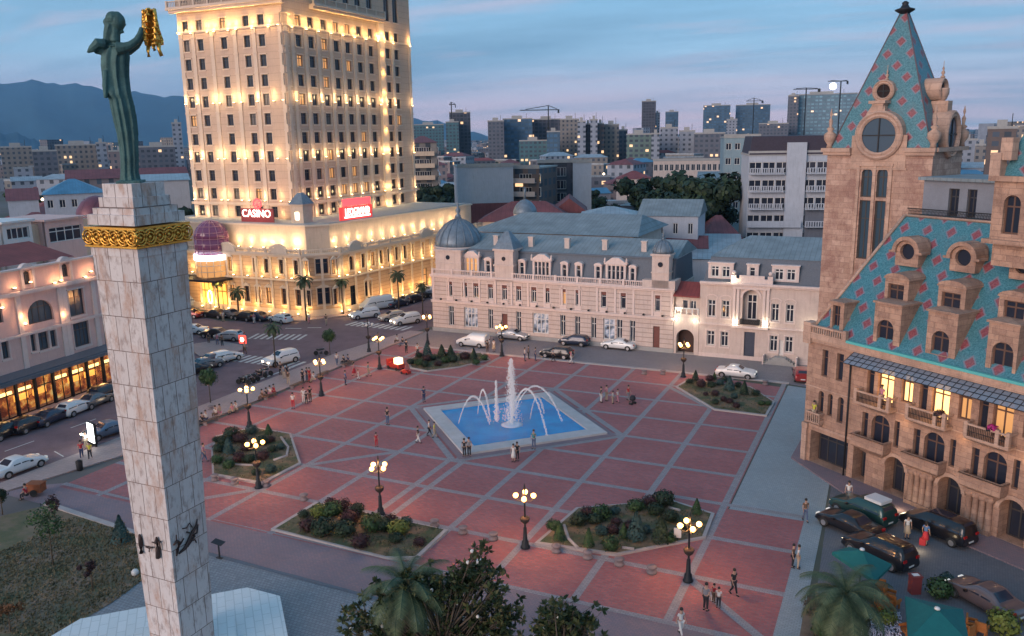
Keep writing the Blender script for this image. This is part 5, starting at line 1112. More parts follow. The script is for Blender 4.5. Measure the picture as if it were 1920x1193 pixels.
# cafe: glazed bays in dark frames, warm light inside
CFF = Fr(*LF.pt(0, -2.2, 0)[:2], LF.a); ce = lend+.4; zc2 = zcan
b = MB(); b.box(-14, -.6, zc2-.35, ce+.3, 2.3, zc2); b.box(-14, -.3, zc2, ce, 2.3, zc2+.15); part('canopy', b, M['slate'], lb, CFF)
wg, nt, p = newmat('cafe_interior'); v = objc(nt); nz = noise(nt, v, 1.1, 3, .6); z_ = nt.nodes.new('ShaderNodeSeparateXYZ'); nt.links.new(v, z_.inputs[0])
colr = ramp(nt, nz, [(.40, (.10, .015, .01)), (.5, (.45, .10, .03)), (.6, (1, .42, .08)), (.72, (1, .75, .3))]); nt.links.new(colr, p.inputs['Emission Color']); p.inputs['Base Color'].default_value = (.1, .04, .02, 1); p.inputs['Emission Strength'].default_value = .55
b = MB(); b.box(-14, 1.2, .1, ce, 2.1, zc2-.4); part('interior_wall', b, wg, lb, CFF)
strip = plain('cafe_light_strip', (1, .8, .4), .5, emis=(1, .62, .2), es=3.2); bays = []
x = -13.6
while x < ce-1.8:
    bays.append(x); x += 2.35
for i, x in enumerate(bays):
    a, c = x+.12, x+2.35-.12
    w_ = window(lb, CFF, a, c, .15, zc2-.4, 0, M['iron'], plain('cafe_glass', (.25, .12, .06), .1, alpha=.28) if i == 0 else bpy.data.materials['cafe_glass'], name='cafe_window')
    if i % 5 != 4:
        b = MB(); b.box(a+.1, .35, zc2-1.55, c-.1, .5, zc2-1.2); part('light_strip', b, strip, lb, CFF)
    if i % 3 != 1:
        b = MB(); b.box(a+.1, .7, 1.5, c-.3, .8, 2.15); part('lit_menu_board', b, plain('menu_glow', (1, .6, .2), .5, emis=(1, .38, .06), es=1.4) if i == 0 else bpy.data.materials['menu_glow'], lb, CFF)
    pm_ = MB(); pm_.box(-.12, -.15, .1, .12, .15, zc2-.35)
    if i == 0: pmm = pm_.mesh('post', M['iron'])
    repeat('post', pmm, lb, CFF, [(x, 0, 0)])
    if i % 2 == 0: glow(lb, CFF.pt(x+1.2, -.8, 2.3), 40, (1, .5, .18), .4)
    else: glow(lb, CFF.pt(x+1.2, .7, 3.2), 18, (1, .6, .25), .3)
for (x, y) in ((110, 570), (375, 535), (415, 520), (575, 495), (612, 460), (425, 755), (180, 805), (150, 770), (215, 530), (28, 700)):
    u, z = LF.W(*cl(x, y), -.3); o = link('wall_lamp', SCON, lb, (LF.pt(u, -.05, 0)[0]-lb.location.x, LF.pt(u, -.05, 0)[1]-lb.location.y, z), LF.a); glow(lb, LF.pt(u, -.5, z+.3), 38, (1, .50, .22), .15)

# ================================================================ monument column
mc = (-34.6, 30.6)
mm, nt, p = newmat('veined_marble'); v = objc(nt); s = nt.nodes.new('ShaderNodeSeparateXYZ'); nt.links.new(v, s.inputs[0]); cx_ = nt.nodes.new('ShaderNodeCombineXYZ')
nt.links.new(mth(nt, 'ADD', mth(nt, 'ADD', s.outputs[0], s.outputs[1]), 3.3), cx_.inputs[0]); nt.links.new(s.outputs[2], cx_.inputs[1])
br = nt.nodes.new('ShaderNodeTexBrick'); nt.links.new(cx_.outputs[0], br.inputs[0]); br.offset = .5
for a, b_ in (('Color1', (.58, .52, .50, 1)), ('Color2', (.48, .41, .39, 1)), ('Mortar', (.13, .09, .08, 1)), ('Scale', 1), ('Brick Width', .86), ('Row Height', 1.78), ('Mortar Size', .022), ('Bias', -.25)): br.inputs[a].default_value = b_
st1 = noise(nt, v, 2.6, 6, .65, 1.4, 1.4, .6); st2 = noise(nt, v, 1.2, 6, .7, 1, 1, .4); n5 = noise(nt, v, 7, 4, .7)
c = mixc(nt, mth(nt, 'MULTIPLY', remap(nt, st1, .50, .66), .62), br.outputs[0], (.17, .10, .08)); c = mixc(nt, mth(nt, 'MULTIPLY', remap(nt, st2, .50, .64), .68), c, (.40, .23, .16)); c = mixc(nt, mth(nt, 'MULTIPLY', remap(nt, n5, .5, .7), .35), c, (.54, .48, .45))
nt.links.new(c, p.inputs['Base Color']); p.inputs['Roughness'].default_value = .7; bump(nt, p, br.outputs['Fac'], -.4, .02)
mn = thing('monument_column', 'tall tapering marble column with a gilded collar on a white plinth', 'column', (*mc, 0))
def sq(b, s0, z0, z1, s1=None, m=0, rot=0):
    P = [(-s0/2, -s0/2), (s0/2, -s0/2), (s0/2, s0/2), (-s0/2, s0/2)]; b.prism(P, z0, z1, m, top=(s1 or s0)/s0, cx=(0, 0))
S_B, S_T = SB_, ST_ = 2.26, 3.06
b = MB(); sq(b, S_B, 0, 22.6, S_T); part('shaft', b, mm, mn)
b = MB(); sq(b, S_T+.1, 22.6, 23.0); sq(b, 3.15, 24.1, 24.6); sq(b, 2.75, 24.6, 24.9); sq(b, 2.3, 24.9, 25.4); sq(b, 1.98, 25.4, 26.05); part('stepped_cap', b, mm, mn)
b = MB(); sq(b, 3.5, 23.04, 23.13); sq(b, 3.45, 23.92, 24.02); sq(b, 3.28, 23.1, 23.95)
for face in range(4):
    Mt = Matrix.Rotation(face*math.pi/2, 4, 'Z'); b.T = Mt
    for k in range(6):
        cx0 = -1.45+k*.58
        for rr_, rad in ((.36, .05), (.22, .04)): b.tube([(cx0+rr_*math.cos(t), -1.72, 23.53+rr_*math.sin(t)) for t in [2*math.pi*i/16 for i in range(17)]], rad, 5)
        b.ball((cx0, -1.70, 23.53), .10, 8, 5)
    b.T = None
part('gilded_collar', b, M['gold'], mn)
oc = []
for k, (dx, dy) in enumerate(((-8, -1.3), (-8, 1.3), (-1.3, 8), (1.3, 8), (8, 1.3), (8, -1.3), (1.3, -8), (-1.3, -8))): oc.append((dx, dy))
b = MB(); b.prism([(x, y-1.5) for x, y in oc], .02, .45); part('plinth', b, M['whiteslab'], mn)
b = MB(); b.prism([(x*.42, y*.42) for x, y in oc], .45, .75); part('plinth_step', b, M['whiteslab'], mn)
def relief(fr, figs):
    b = MB()
    for pts, rad in figs: b.tube([(fr.W(x, y, -.05)[0], -.09, fr.W(x, y, -.05)[1]) for x, y in pts], rad, 6)
    return part('bronze_relief', b, M['darkb'], mn, fr)
F_L = Fr(mc[0]-1.25, mc[1]-1.28, 0); F_R = Fr(mc[0]+1.28, mc[1]-1.25, R(90))
r7 = lambda x, y: (x/3.84, 900+y/3.84)
relief(F_L, [([r7(1008, 390), r7(1012, 420), r7(1018, 470), r7(1022, 525)], [.05, .10, .12, .12]), ([r7(1130, 410), r7(1135, 440), r7(1140, 500), r7(1142, 560)], [.05, .11, .12, .13]), ([r7(1098, 445), r7(1130, 455), r7(1162, 440)], [.03, .05, .03]), ([r7(1055, 478), r7(1080, 488), r7(1105, 482)], [.05, .06, .03]), ([r7(1080, 488), r7(1078, 515)], .03), ([r7(1150, 440), r7(1160, 500)], .04)])
relief(F_R, [([r7(1245, 470), r7(1270, 440), r7(1290, 450), r7(1275, 500), r7(1268, 548)], [.04, .09, .1, .08, .04]), ([r7(1265, 395), r7(1268, 430)], .03), ([r7(1290, 470), r7(1320, 420)], .04), ([r7(1285, 530), r7(1330, 490), r7(1360, 430), r7(1380, 380), r7(1410, 330), r7(1415, 280)], [.05, .1, .1, .09, .07, .03]), ([r7(1360, 380), r7(1340, 375)], .05), ([r7(1380, 400), r7(1415, 380), r7(1420, 320)], .05), ([r7(1370, 440), r7(1400, 430), r7(1410, 450)], .04), ([r7(1310, 350), r7(1340, 345), r7(1360, 310), r7(1380, 340)], .035), ([r7(1345, 480), r7(1400, 400)], .06)])

# statue on top: robed woman holding up a golden hide
SF = Fr(mc[0], mc[1], R(38)); s5 = lambda x, y: SF.W(140+x/2.483, y/2.483)
stt = thing('statue', 'green bronze statue of a robed woman raising a golden hide, atop the column', 'statue', (mc[0], mc[1], 26.03))
z0s = s5(262, 850)[1]; zf = lambda z: z-z0s
b = MB(); prof = [(832, 212, 300), (800, 214, 292), (740, 213, 292), (680, 208, 290), (620, 198, 289), (560, 185, 284), (500, 172, 275), (460, 165, 266), (440, 150, 262), (400, 140, 257), (350, 133, 252), (300, 128, 252), (260, 131, 255), (228, 140, 248), (212, 160, 225), (200, 170, 212), (180, 170, 208)]
rows = []; n = 40
for i, (y, xl, xr) in enumerate(prof):
    ul, ur = s5(xl, y)[0], s5(xr, y)[0]; z = zf(s5((xl+xr)/2, y)[1]); c_, r = (ul+ur)/2, (ur-ul)/2; row = []
    for k in range(n):
        t = 2*math.pi*k/n; fold = 1+(.13*math.cos(10*t+i*.22)+.08*math.cos(17*t+1-i*.17)+.03*math.cos(31*t)) * (1 if y > 210 else .1); row.append(b.av((c_+r*fold*math.cos(t), r*(.82 if y > 430 else .66)*fold*math.sin(t), z)))
    rows.append(row)
for a, c in zip(rows, rows[1:]):
    for k in range(n): b.f.append([a[k], a[(k+1) % n], c[(k+1) % n], c[k]]); b.m.append(0); b.sm.append(True)
b.f.append(rows[0][::-1]); b.m.append(0); b.sm.append(False); b.f.append(rows[-1]); b.m.append(0); b.sm.append(False)
def sp(x, y, d): u, z = s5(x, y); return (u, d, zf(z))
b.ball(sp(200, 98, 0), .35, 14, 10, sz=1.2); b.ball(sp(178, 84, 0), .34, 12, 8); b.ball(sp(196, 76, 0), .26, 10, 6); b.ball(sp(152, 100, 0), .2, 10, 6)
b.tube([sp(225, 92, 0), sp(234, 112, 0), sp(224, 120, 0)], [.07, .08, .05], 6); b.tube([sp(222, 130, 0), sp(226, 142, 0), sp(205, 146, 0)], [.08, .1, .12], 6)
b.tube([sp(165, 110, 0), sp(158, 150, 0), sp(150, 190, .05), sp(138, 215, .1)], [.26, .25, .2, .1], 8)
b.tube([sp(188, 120, 0), sp(188, 190, 0), sp(190, 215, 0)], [.22, .24, .4], 10)
b.tube([sp(140, 205, -.1), sp(112, 200, -.25), sp(88, 225, -.2), sp(62, 242, -.1)], [.26, .24, .2, .05], 8); b.tube([sp(150, 240, .1), sp(115, 232, 0), sp(92, 240, .1)], [.25, .2, .08], 8)
b.tube([sp(205, 225, -.35), sp(240, 222, -.4), sp(268, 212, -.4), sp(295, 190, -.35), sp(310, 160, -.3), sp(316, 128, -.25)], [.32, .24, .2, .17, .14, .1], 8)
b.tube([sp(205, 225, .35), sp(245, 228, .45), sp(280, 205, .4), sp(312, 160, .3), sp(320, 125, .25)], [.32, .22, .18, .15, .1], 8)
b.tube([sp(150, 330, -.3), sp(150, 400, -.35), sp(152, 455, -.35)], [.14, .16, .1], 6)
for (x, y) in ((240, 838), (275, 840)): b.tube([sp(x-18, y, -.1), sp(x+10, y+2, 0), sp(x+38, y+5, .05)], [.2, .2, .1], 8)
b.box(sp(205, 845, 0)[0], -.75, -.02, sp(320, 845, 0)[0], .75, .14)
me = b.mesh('body', M['bronze']); tmp = bpy.data.objects.new('tmp', me); COL.objects.link(tmp)
rmod = tmp.modifiers.new('r', 'REMESH'); rmod.mode = 'VOXEL'; rmod.voxel_size = .035; rmod.use_smooth_shade = True
sm_ = tmp.modifiers.new('s', 'SMOOTH'); sm_.factor = .4; sm_.iterations = 1
bpy.context.view_layer.update(); me2 = bpy.data.meshes.new_from_object(tmp.evaluated_get(bpy.context.evaluated_depsgraph_get())); bpy.data.objects.remove(tmp); me2.name = 'body'
link('body', me2, stt, (0, 0, 0), SF.a)
b = MB()
outl = [(318, 45, 366, 40), (316, 70, 374, 66), (315, 100, 380, 98), (320, 130, 384, 128), (328, 160, 390, 155), (334, 185, 398, 180), (336, 205, 400, 200)]
nx_ = 8; G_ = []
for j, (xl, yl, xr, yr) in enumerate(outl):
    row = []
    for k in range(nx_+1):
        t = k/nx_; u, z = s5(xl+(xr-xl)*t, yl+(yr-yl)*t); row.append((u, .28*math.sin(t*9+j)+.1, zf(z)))
    G_.append(row)
for j in range(len(G_)-1):
    for k in range(nx_):
        for dy in (-.09, .09): b.face([(p[0], p[1]+dy, p[2]) for p in (G_[j][k], G_[j][k+1], G_[j+1][k+1], G_[j+1][k])], 0, True)
for j in range(len(G_)-1):
    for k in (0, nx_): b.tube([G_[j][k], G_[j+1][k]], .11, 5)
for j in range(len(G_)):
    for k in range(nx_+1): b.ball((G_[j][k][0], G_[j][k][1]-.08, G_[j][k][2]), .06+.02*((j+k) % 2), 6, 4)
for (x, y, X, Y) in ((342, 205, 345, 262), (388, 200, 404, 258), (366, 205, 372, 232)): b.tube([sp(x, y, .1), sp((x+X)/2-3, (y+Y)/2, 0), sp(X, Y, .05)], [.12, .08, .09], 6)
link('golden_hide', b.mesh('golden_hide', M['gold']), stt, (0, 0, 0), SF.a)
# ================================================================ street lamps
def lamp_proto(n, lit=True):
    t = thing('street_lamp', '', 'street lamp'); b = MB()
    b.lathe([(.34, 0), (.34, .12), (.26, .18), (.24, .5), (.16, .6), (.12, 1.5), (.07, 1.6), (.055, 3.75), (.09, 3.8), (.09, 3.95), (.05, 4.0), (.05, 4.25), (.1, 4.35), (.02, 4.75)], 10); part('post', b, M['iron'], t)
    b = MB(); b.lathe([(.05, 1.75), (.3, 1.98), (.36, 2.2), (.3, 2.28), (.05, 2.3)], 10); part('flower_basket', b, mat('basket', (.05, .035, .03), .9, .3, 5), t)
    for k in range(n):
        a = 2*math.pi*k/n+(.35 if n == 4 else .9); L_ = .62; c, s_ = math.cos(a), math.sin(a)
        b = MB(); b.tube([(0, 0, 3.6), (c*.25, s_*.25, 3.45), (c*L_*.8, s_*L_*.8, 3.5), (c*L_, s_*L_, 3.68)], .028, 5); b.tube([(0, 0, 3.95), (c*.3, s_*.3, 3.9), (c*L_, s_*L_, 3.66)], .018, 4); o = part('arm', b, M['iron'], t)
        b = MB(); b.ball((c*L_, s_*L_, 3.88), .18, 12, 8); g_ = link('globe', b.mesh('globe', M['globe'] if lit else M['off']), o)
    if lit: glow(t, (0, 0, 3.95), 620, (1, .46, .15), .35)
    return t
def set_lamp(t, x, y, label, rz=0): t.location = (x, y, 0); t.rotation_euler = (0, 0, rz); t['label'] = label; t['group'] = 'globe street lamps around the plaza'
lp = lamp_proto(4)
LP = [(485, 915, 'lit globe lamp rising in front of the round shrub bed nearest the column', .5), (714, 965, 'lit globe lamp behind the long trapezoid shrub bed', .9), (985, 1027, 'lit globe lamp between the two front shrub beds', 0), (1290, 1090, 'lit globe lamp right of the front hexagonal shrub bed', .2),
      (468, 800, 'lit globe lamp behind the west shrub bed near the seated people', .4), (603, 742, 'lit globe lamp on the west edge beside parked motorbikes', 1.2), (712, 692, 'lit globe lamp near the red toy car and cart', .7), (802, 646, 'lit globe lamp near the left end of the pink building', 1.0),
      (941, 668, 'lit globe lamp beside the white van', .3), (1281, 707, 'lit globe lamp in front of the arched gateway', .8)]
for i, (px, py, lb_, rz) in enumerate(LP):
    t = lp if i == 0 else copy_tree(lp); set_lamp(t, *G(px, py), lb_, rz)
ul = lamp_proto(4, False); set_lamp(ul, *G(692, 661), 'unlit globe lamp on the pavement between road and plaza'); 
# ================================================================ pool with fountain
pc = G(970, 790); pc = (-34.2, 73.2)
pl = thing('fountain_pool', 'diamond shaped pale stone pool full of bright blue water', 'pool', (*pc, 0))
Po = [(-10.1, 0), (0, -10.1), (10.1, 0), (0, 10.1)]; Pi = [(x*.80, y*.80) for x, y in Po]
rimm = mat('pool_rim_stone', (.42, .40, .40), .7, .15, 1.2)
b = MB()
for k in range(4):
    a, c, d, e = Po[k], Po[(k+1) % 4], Pi[(k+1) % 4], Pi[k]
    b.face([(*a, .25), (*c, .25), (*d, .30), (*e, .30)]); b.face([(*a, 0), (*c, 0), (*c, .25), (*a, .25)]); b.face([(*e, .30), (*d, .30), (*d, 0.0), (*e, 0.0)])
part('rim', b, rimm, pl)
b = MB()
for k in range(4):
    f = 1.09; a, c = Po[k], Po[(k+1) % 4]; b.face([(a[0]*f, a[1]*f, .05), (c[0]*f, c[1]*f, .05), (*c, .06), (*a, .06)])
part('step', b, M['mauve'], pl)
wt, nt, p = newmat('blue_pool_water'); v = geop(nt); n1 = noise(nt, v, .5, 4); n2 = noise(nt, v, 6, 3)
nt.links.new(mixc(nt, remap(nt, n1, .35, .65), (.0, .15, .38), (.0, .23, .50)), p.inputs['Base Color']); p.inputs['Roughness'].default_value = .2; p.inputs['Specular IOR Level'].default_value = .12; bump(nt, p, n2, .7, .08)
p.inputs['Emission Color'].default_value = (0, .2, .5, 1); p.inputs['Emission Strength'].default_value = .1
b = MB(); b.face([(x, y, .16) for x, y in Pi]); part('water', b, wt, pl)
spray = plain('water_spray', (.9, .9, .92), .4, alpha=.38, emis=(1, .85, .8), es=.05)
def jet(name, p0, p1, h, n, w0, w1, lab):
    b = MB(); p0, p1 = Vector(p0), Vector(p1)
    for i in range(n):
        t = random.random(); c = p0.lerp(p1, t); z = .15+h*3.4*t*(1-t) if (p1-p0).length > .8 else .35+h*t
        if (p1-p0).length <= .8: w_ = w0*(1-t)+w1
        else: w_ = w1*(.4+t)
        q = Vector((c.x+random.gauss(0, w_), c.y+random.gauss(0, w_), z+random.gauss(0, w_)))
        r = random.uniform(.015, .04); b.tube([q, q+Vector((0, 0, r*3.5))], r, 3, cap=False)
    if (p1-p0).length > .8: b.tube([(p0.lerp(p1, t/20).x, p0.lerp(p1, t/20).y, .15+h*3.4*(t/20)*(1-t/20)) for t in range(21)], .018, 4)
    else: b.tube([(p0.x, p0.y, .3), (p0.x, p0.y, .35+h*.95)], [w0*.3+.02, .02], 6)
    return tag(link(name, b.mesh(name, spray), None), lab, 'water jet', 'jets of the plaza fountain')
ctr = Vector((*G(960, 793, .35), 0))
jet('fountain_jet', ctr, ctr, 6.4, 2200, .34, .09, 'tallest central white water jet of the pool')
f1 = lambda x, y: G(740+x/4.174, 620+y/4.174, .35)
jet('fountain_jet', (*f1(800, 710), 0), (*f1(800, 710), 0), 4.1, 700, .10, .04, 'upright thin water jet left of the tallest one'); jet('fountain_jet', (*f1(930, 620), 0), (*f1(930, 620), 0), 3.2, 500, .12, .05, 'short upright water jet just right of the tallest one')
for a, c, h, n, lab in (((500, 715), (745, 720), 3.3, 500, 'arching water jet at the far left of the pool'), ((650, 640), (750, 700), 3.4, 400, 'narrow arching water jet second from the left'), ((905, 700), (1195, 820), 4.7, 600, 'arching water jet falling to the near right of the pool'), ((920, 660), (1310, 700), 4.0, 600, 'wide arching water jet falling to the right corner'), ((1060, 680), (1170, 640), 2.4, 400, 'small arching water jet at the right of the pool')):
    jet('fountain_jet', (*f1(*a), 0), (*f1(*c), 0), h, n, .05, .035, lab)
b = MB(); b.lathe([(1.1, 0), (.7, .05), (.3, .12), (.1, .2)], 14); part('splash', b, plain('foam', (.7, .8, .9), .6, alpha=.5), pl, loc=(ctr.x-pc[0], ctr.y-pc[1], .17))

# ================================================================ shrub beds
def leafblob(b, c, r, n, size, flat=1.0, m=0, cone=False):
    for _ in range(n):
        while True:
            q = Vector((random.uniform(-1, 1), random.uniform(-1, 1), random.uniform(-1, 1)))
            if .35 < q.length < 1: break
        q = q.normalized()*(.6+.45*random.random())*(1+.12*math.sin(q.x*7+c[0])*math.cos(q.y*6+c[1]))
        if cone:
            h = random.random(); a = random.random()*6.283; rr = (1-h)**.8*(.8+.25*random.random()); P = Vector((c[0]+r*rr*math.cos(a), c[1]+r*rr*math.sin(a), c[2]+h*r*flat))
            nrm = Vector((math.cos(a), math.sin(a), .4))
        else: P = Vector((c[0]+r*q.x, c[1]+r*q.y, c[2]+r*flat*q.z)); nrm = q
        a = Vector((random.gauss(0, 1), random.gauss(0, 1), random.gauss(0, 1))).cross(nrm)
        if a.length < .01: continue
        a.normalize(); d = nrm.cross(a).normalized()+nrm*random.uniform(-.6, .6); s_ = size*random.uniform(.6, 1.3)
        b.face([P-a*s_*.5, P+d*s_*.5, P+a*s_*.5, P-d*s_*.5], m)
SH = {}
for kind, ms in (('ball', ('leaf', 'leaf2', 'leafy', 'leafr', 'leafb')), ('cone', ('leaf', 'leaf2', 'leafb'))):
    for m in ms:
        b = MB(); leafblob(b, (0, 0, .45 if kind == 'ball' else .1), .62 if kind == 'ball' else .5, 620 if kind == 'ball' else 800, .13, .85 if kind == 'ball' else 3.1, cone=(kind == 'cone'))
        c = MB(); c.tube([(0, 0, 0), (0, 0, .6)], [.06, .03], 5)
        SH[kind, m] = (b.mesh('foliage', M[m]), c.mesh('stem', M['bark']))
CN = {'leaf': 'dark green', 'leaf2': 'green', 'leafy': 'yellow green', 'leafr': 'purple', 'leafb': 'blue green'}
def bed(name, poly, label, shr, stones=()):
    t = thing(name, label, 'flower bed', (poly[0][0], poly[0][1], 0)); o = poly[0]
    P = rel(poly, o); b = MB(); b.prism(P, 0, .16); part('kerb', b, M['kerb'], t)
    b = MB(); Q = offset_poly(P, .95); b.face([(x, y, .175) for x, y in Q]); part('soil', b, bedm, t)
    b = MB(); c = (sum(q[0] for q in Q)/len(Q), sum(q[1] for q in Q)/len(Q))
    for _ in range(900):
        k = random.randrange(len(Q)); a, d = Q[k], Q[(k+1) % len(Q)]; u, v_ = random.random(), random.random()**.4
        x = c[0]+(a[0]+(d[0]-a[0])*u-c[0])*v_; y = c[1]+(a[1]+(d[1]-a[1])*u-c[1])*v_; r = random.random()*3.1; s_ = .06
        b.face([(x-s_*math.cos(r), y-s_*math.sin(r), .17), (x+s_*math.cos(r), y+s_*math.sin(r), .17), (x, y, .17+random.uniform(.06, .16))])
    tag(part('grass', b, bpy.data.materials['grass_blades'], t), kind='stuff')
    n = 0
    for (px, py, kind, m, s_) in shr:
        x, y = G(px, py, .17); n += 1
        A, B = SH[kind, m]; sz = 'large' if s_ > 1.25 else 'small' if s_ < .8 else 'medium'; shp = 'cone shaped' if kind == 'cone' else 'rounded'
        q_ = thing('shrub', f'{sz} {CN[m]} {shp} shrub in the {name_of[label]}', 'shrub', (x, y, .17), random.random()*6, 'shrubs in the plaza beds')
        s_ *= .88; q_.scale = (s_, s_, s_*random.uniform(.7, .95)); link('foliage', A, q_); link('stem', B, q_)
    for pts in stones:
        b = MB(); b.tube([(*rel([G(px, py, .2)], o)[0], .22) for px, py in pts], .12, 5); part('stone_edging', b, M['kerb'], t)
    return t
bedm, nt, p = newmat('bed_ground'); v = geop(nt); a = noise(nt, v, .6, 5, .6); b2 = noise(nt, v, 3, 5)
c = mixc(nt, remap(nt, a, .42, .58), (.055, .075, .03), (.20, .13, .075)); c = mixc(nt, mth(nt, 'MULTIPLY', remap(nt, b2, .45, .7), .5), c, (.09, .045, .04)); nt.links.new(c, p.inputs['Base Color']); p.inputs['Roughness'].default_value = .95; bump(nt, p, b2, .6, .05)
L1, L2, L3, L4, L5_ = ('hexagonal west bed of dark shrubs beside the column', 'long trapezoid front bed with two yellow green shrubs', 'large front right hexagonal bed of mixed shrubs', 'back right hexagonal bed beside the white sedan', 'back left bed with pointed conifers beside the white van')
name_of = {L1: 'west bed beside the column', L2: 'long front bed', L3: 'front right bed', L4: 'back right bed', L5_: 'back left bed'}
z1 = lambda x, y: (340+x/3.692, 720+y/3.692)
S1 = [(*z1(490, 345), 'ball', 'leafb', 1.2), (*z1(605, 350), 'cone', 'leaf2', 1.0), (*z1(350, 370), 'ball', 'leaf', 1.5), (*z1(300, 420), 'ball', 'leaf', 1.3), (*z1(410, 400), 'ball', 'leafr', 1.5), (*z1(330, 480), 'cone', 'leafb', 1.3), (*z1(260, 470), 'ball', 'leaf', 1.1), (*z1(250, 545), 'ball', 'leaf2', 1.1), (*z1(330, 580), 'ball', 'leaf2', 1.0), (*z1(400, 540), 'ball', 'leafr', 1.2), (*z1(470, 540), 'ball', 'leaf', 1.2), (*z1(570, 520), 'ball', 'leafr', 1.2), (*z1(560, 420), 'ball', 'leaf', 1.2), (*z1(620, 400), 'ball', 'leafr', .9), (*z1(630, 470), 'ball', 'leaf', .8), (*z1(690, 450), 'ball', 'leafb', .8), (*z1(520, 630), 'ball', 'leaf', .8), (*z1(620, 610), 'ball', 'leafb', 1.0), (*z1(450, 460), 'ball', 'leafr', 1.2), (*z1(240, 400), 'ball', 'leaf', .7)]
bed('shrub_bed', [G(398, 893), G(492, 910), G(565, 872), G(546, 815), G(475, 803), G(404, 820), G(396, 850)], L1, S1, [[z1(690, 370), z1(740, 440), z1(730, 500), z1(640, 530)], [z1(370, 560), z1(500, 565)]])
z2 = lambda x, y: (480+x/3.583, 860+y/3.583)
S2 = [(*z2(425, 385), 'ball', 'leafy', 1.3), (*z2(960, 500), 'ball', 'leafy', 1.6), (*z2(515, 380), 'ball', 'leaf2', 1.5), (*z2(590, 350), 'ball', 'leafr', 1.2), (*z2(500, 330), 'ball', 'leafr', 1.0), (*z2(680, 370), 'ball', 'leaf', 1.1), (*z2(630, 430), 'ball', 'leafr', 1.5), (*z2(350, 480), 'ball', 'leafr', 1.2), (*z2(450, 510), 'ball', 'leaf', 1.7), (*z2(600, 510), 'ball', 'leaf', 1.6), (*z2(790, 480), 'ball', 'leaf2', 1.7), (*z2(860, 480), 'ball', 'leaf', 1.3), (*z2(905, 430), 'ball', 'leafr', 1.0), (*z2(700, 590), 'ball', 'leafr', 1.4), (*z2(1100, 580), 'ball', 'leafr', .9), (*z2(1010, 450), 'ball', 'leafb', .9), (*z2(320, 390), 'ball', 'leaf', .8), (*z2(940, 560), 'ball', 'leaf', 1.0)]
bed('shrub_bed', [G(508, 995), G(726, 1050), G(784, 1050), G(840, 997), G(681, 963), G(592, 944)], L2, S2)
z3 = lambda x, y: (960+x/3.583, 860+y/3.583)
S3 = [(*z3(280, 470), 'ball', 'leaf2', 1.1), (*z3(320, 545), 'cone', 'leaf2', 1.0), (*z3(515, 590), 'cone', 'leaf2', 1.0), (*z3(665, 610), 'ball', 'leaf2', 1.2), (*z3(450, 440), 'ball', 'leaf', 1.3), (*z3(510, 390), 'ball', 'leafr', 1.1), (*z3(560, 430), 'ball', 'leaf', 1.2), (*z3(600, 400), 'ball', 'leaf2', 1.4), (*z3(690, 370), 'ball', 'leafb', .9), (*z3(830, 345), 'ball', 'leaf2', 1.3), (*z3(925, 315), 'ball', 'leafr', 1.2), (*z3(1020, 310), 'ball', 'leaf', 1.6), (*z3(960, 370), 'ball', 'leaf', 1.3), (*z3(835, 540), 'cone', 'leafb', 1.7), (*z3(750, 530), 'cone', 'leaf2', .8), (*z3(600, 510), 'ball', 'leafb', .9), (*z3(1000, 560), 'cone', 'leaf', 1.6), (*z3(1060, 560), 'ball', 'leaf2', .9), (*z3(1240, 370), 'cone', 'leaf2', 1.0), (*z3(680, 500), 'ball', 'leafr', .9), (*z3(900, 500), 'ball', 'leafb', .8), (*z3(800, 470), 'ball', 'leafr', 1.0), (*z3(1070, 420), 'ball', 'leaf', 1.1), (*z3(1090, 530), 'ball', 'leaf2', .8), (*z3(700, 440), 'ball', 'leafr', .8), (*z3(1180, 480), 'ball', 'leaf', .8)]
bed('shrub_bed', [G(1002, 1022), G(1155, 1044), G(1323, 1011), G(1340, 966), G(1261, 941), G(1178, 947), G(1080, 955)], L3, S3, [[z3(350, 450), z3(380, 540), z3(440, 600)], [z3(1050, 330), z3(1130, 350)], [z3(740, 600), z3(820, 610)]])
z4 = lambda x, y: (1180+x/5.647, 600+y/5.647)
S4 = [(*z4(640, 670), 'ball', 'leaf', .9), (*z4(700, 640), 'cone', 'leaf', 1.0), (*z4(850, 650), 'ball', 'leafr', 1.0), (*z4(900, 640), 'cone', 'leaf2', .8), (*z4(760, 710), 'ball', 'leafr', 1.1), (*z4(870, 710), 'ball', 'leaf', 1.0), (*z4(960, 690), 'ball', 'leafb', 1.0), (*z4(1060, 740), 'cone', 'leafb', 1.4), (*z4(1150, 710), 'ball', 'leaf', .8), (*z4(1215, 790), 'cone', 'leaf', 1.2), (*z4(1340, 800), 'ball', 'leaf', .9), (*z4(910, 800), 'ball', 'leafr', .9), (*z4(810, 800), 'ball', 'leafr', .6), (*z4(1110, 830), 'ball', 'leafb', .8), (*z4(910, 890), 'ball', 'leaf', .8), (*z4(1060, 880), 'ball', 'leafr', .8), (*z4(1400, 900), 'ball', 'leaf2', .8), (*z4(1130, 930), 'ball', 'leafr', .8), (*z4(1010, 650), 'ball', 'leaf', .8), (*z4(1000, 860), 'ball', 'leafr', .7), (*z4(1470, 900), 'ball', 'leaf2', .7)]
bed('shrub_bed', [G(1267, 727), G(1339, 770), G(1438, 782), G(1453, 756), G(1407, 727), G(1290, 713)], L4, S4)
z5 = lambda x, y: (740+x/4.174, 620+y/4.174)
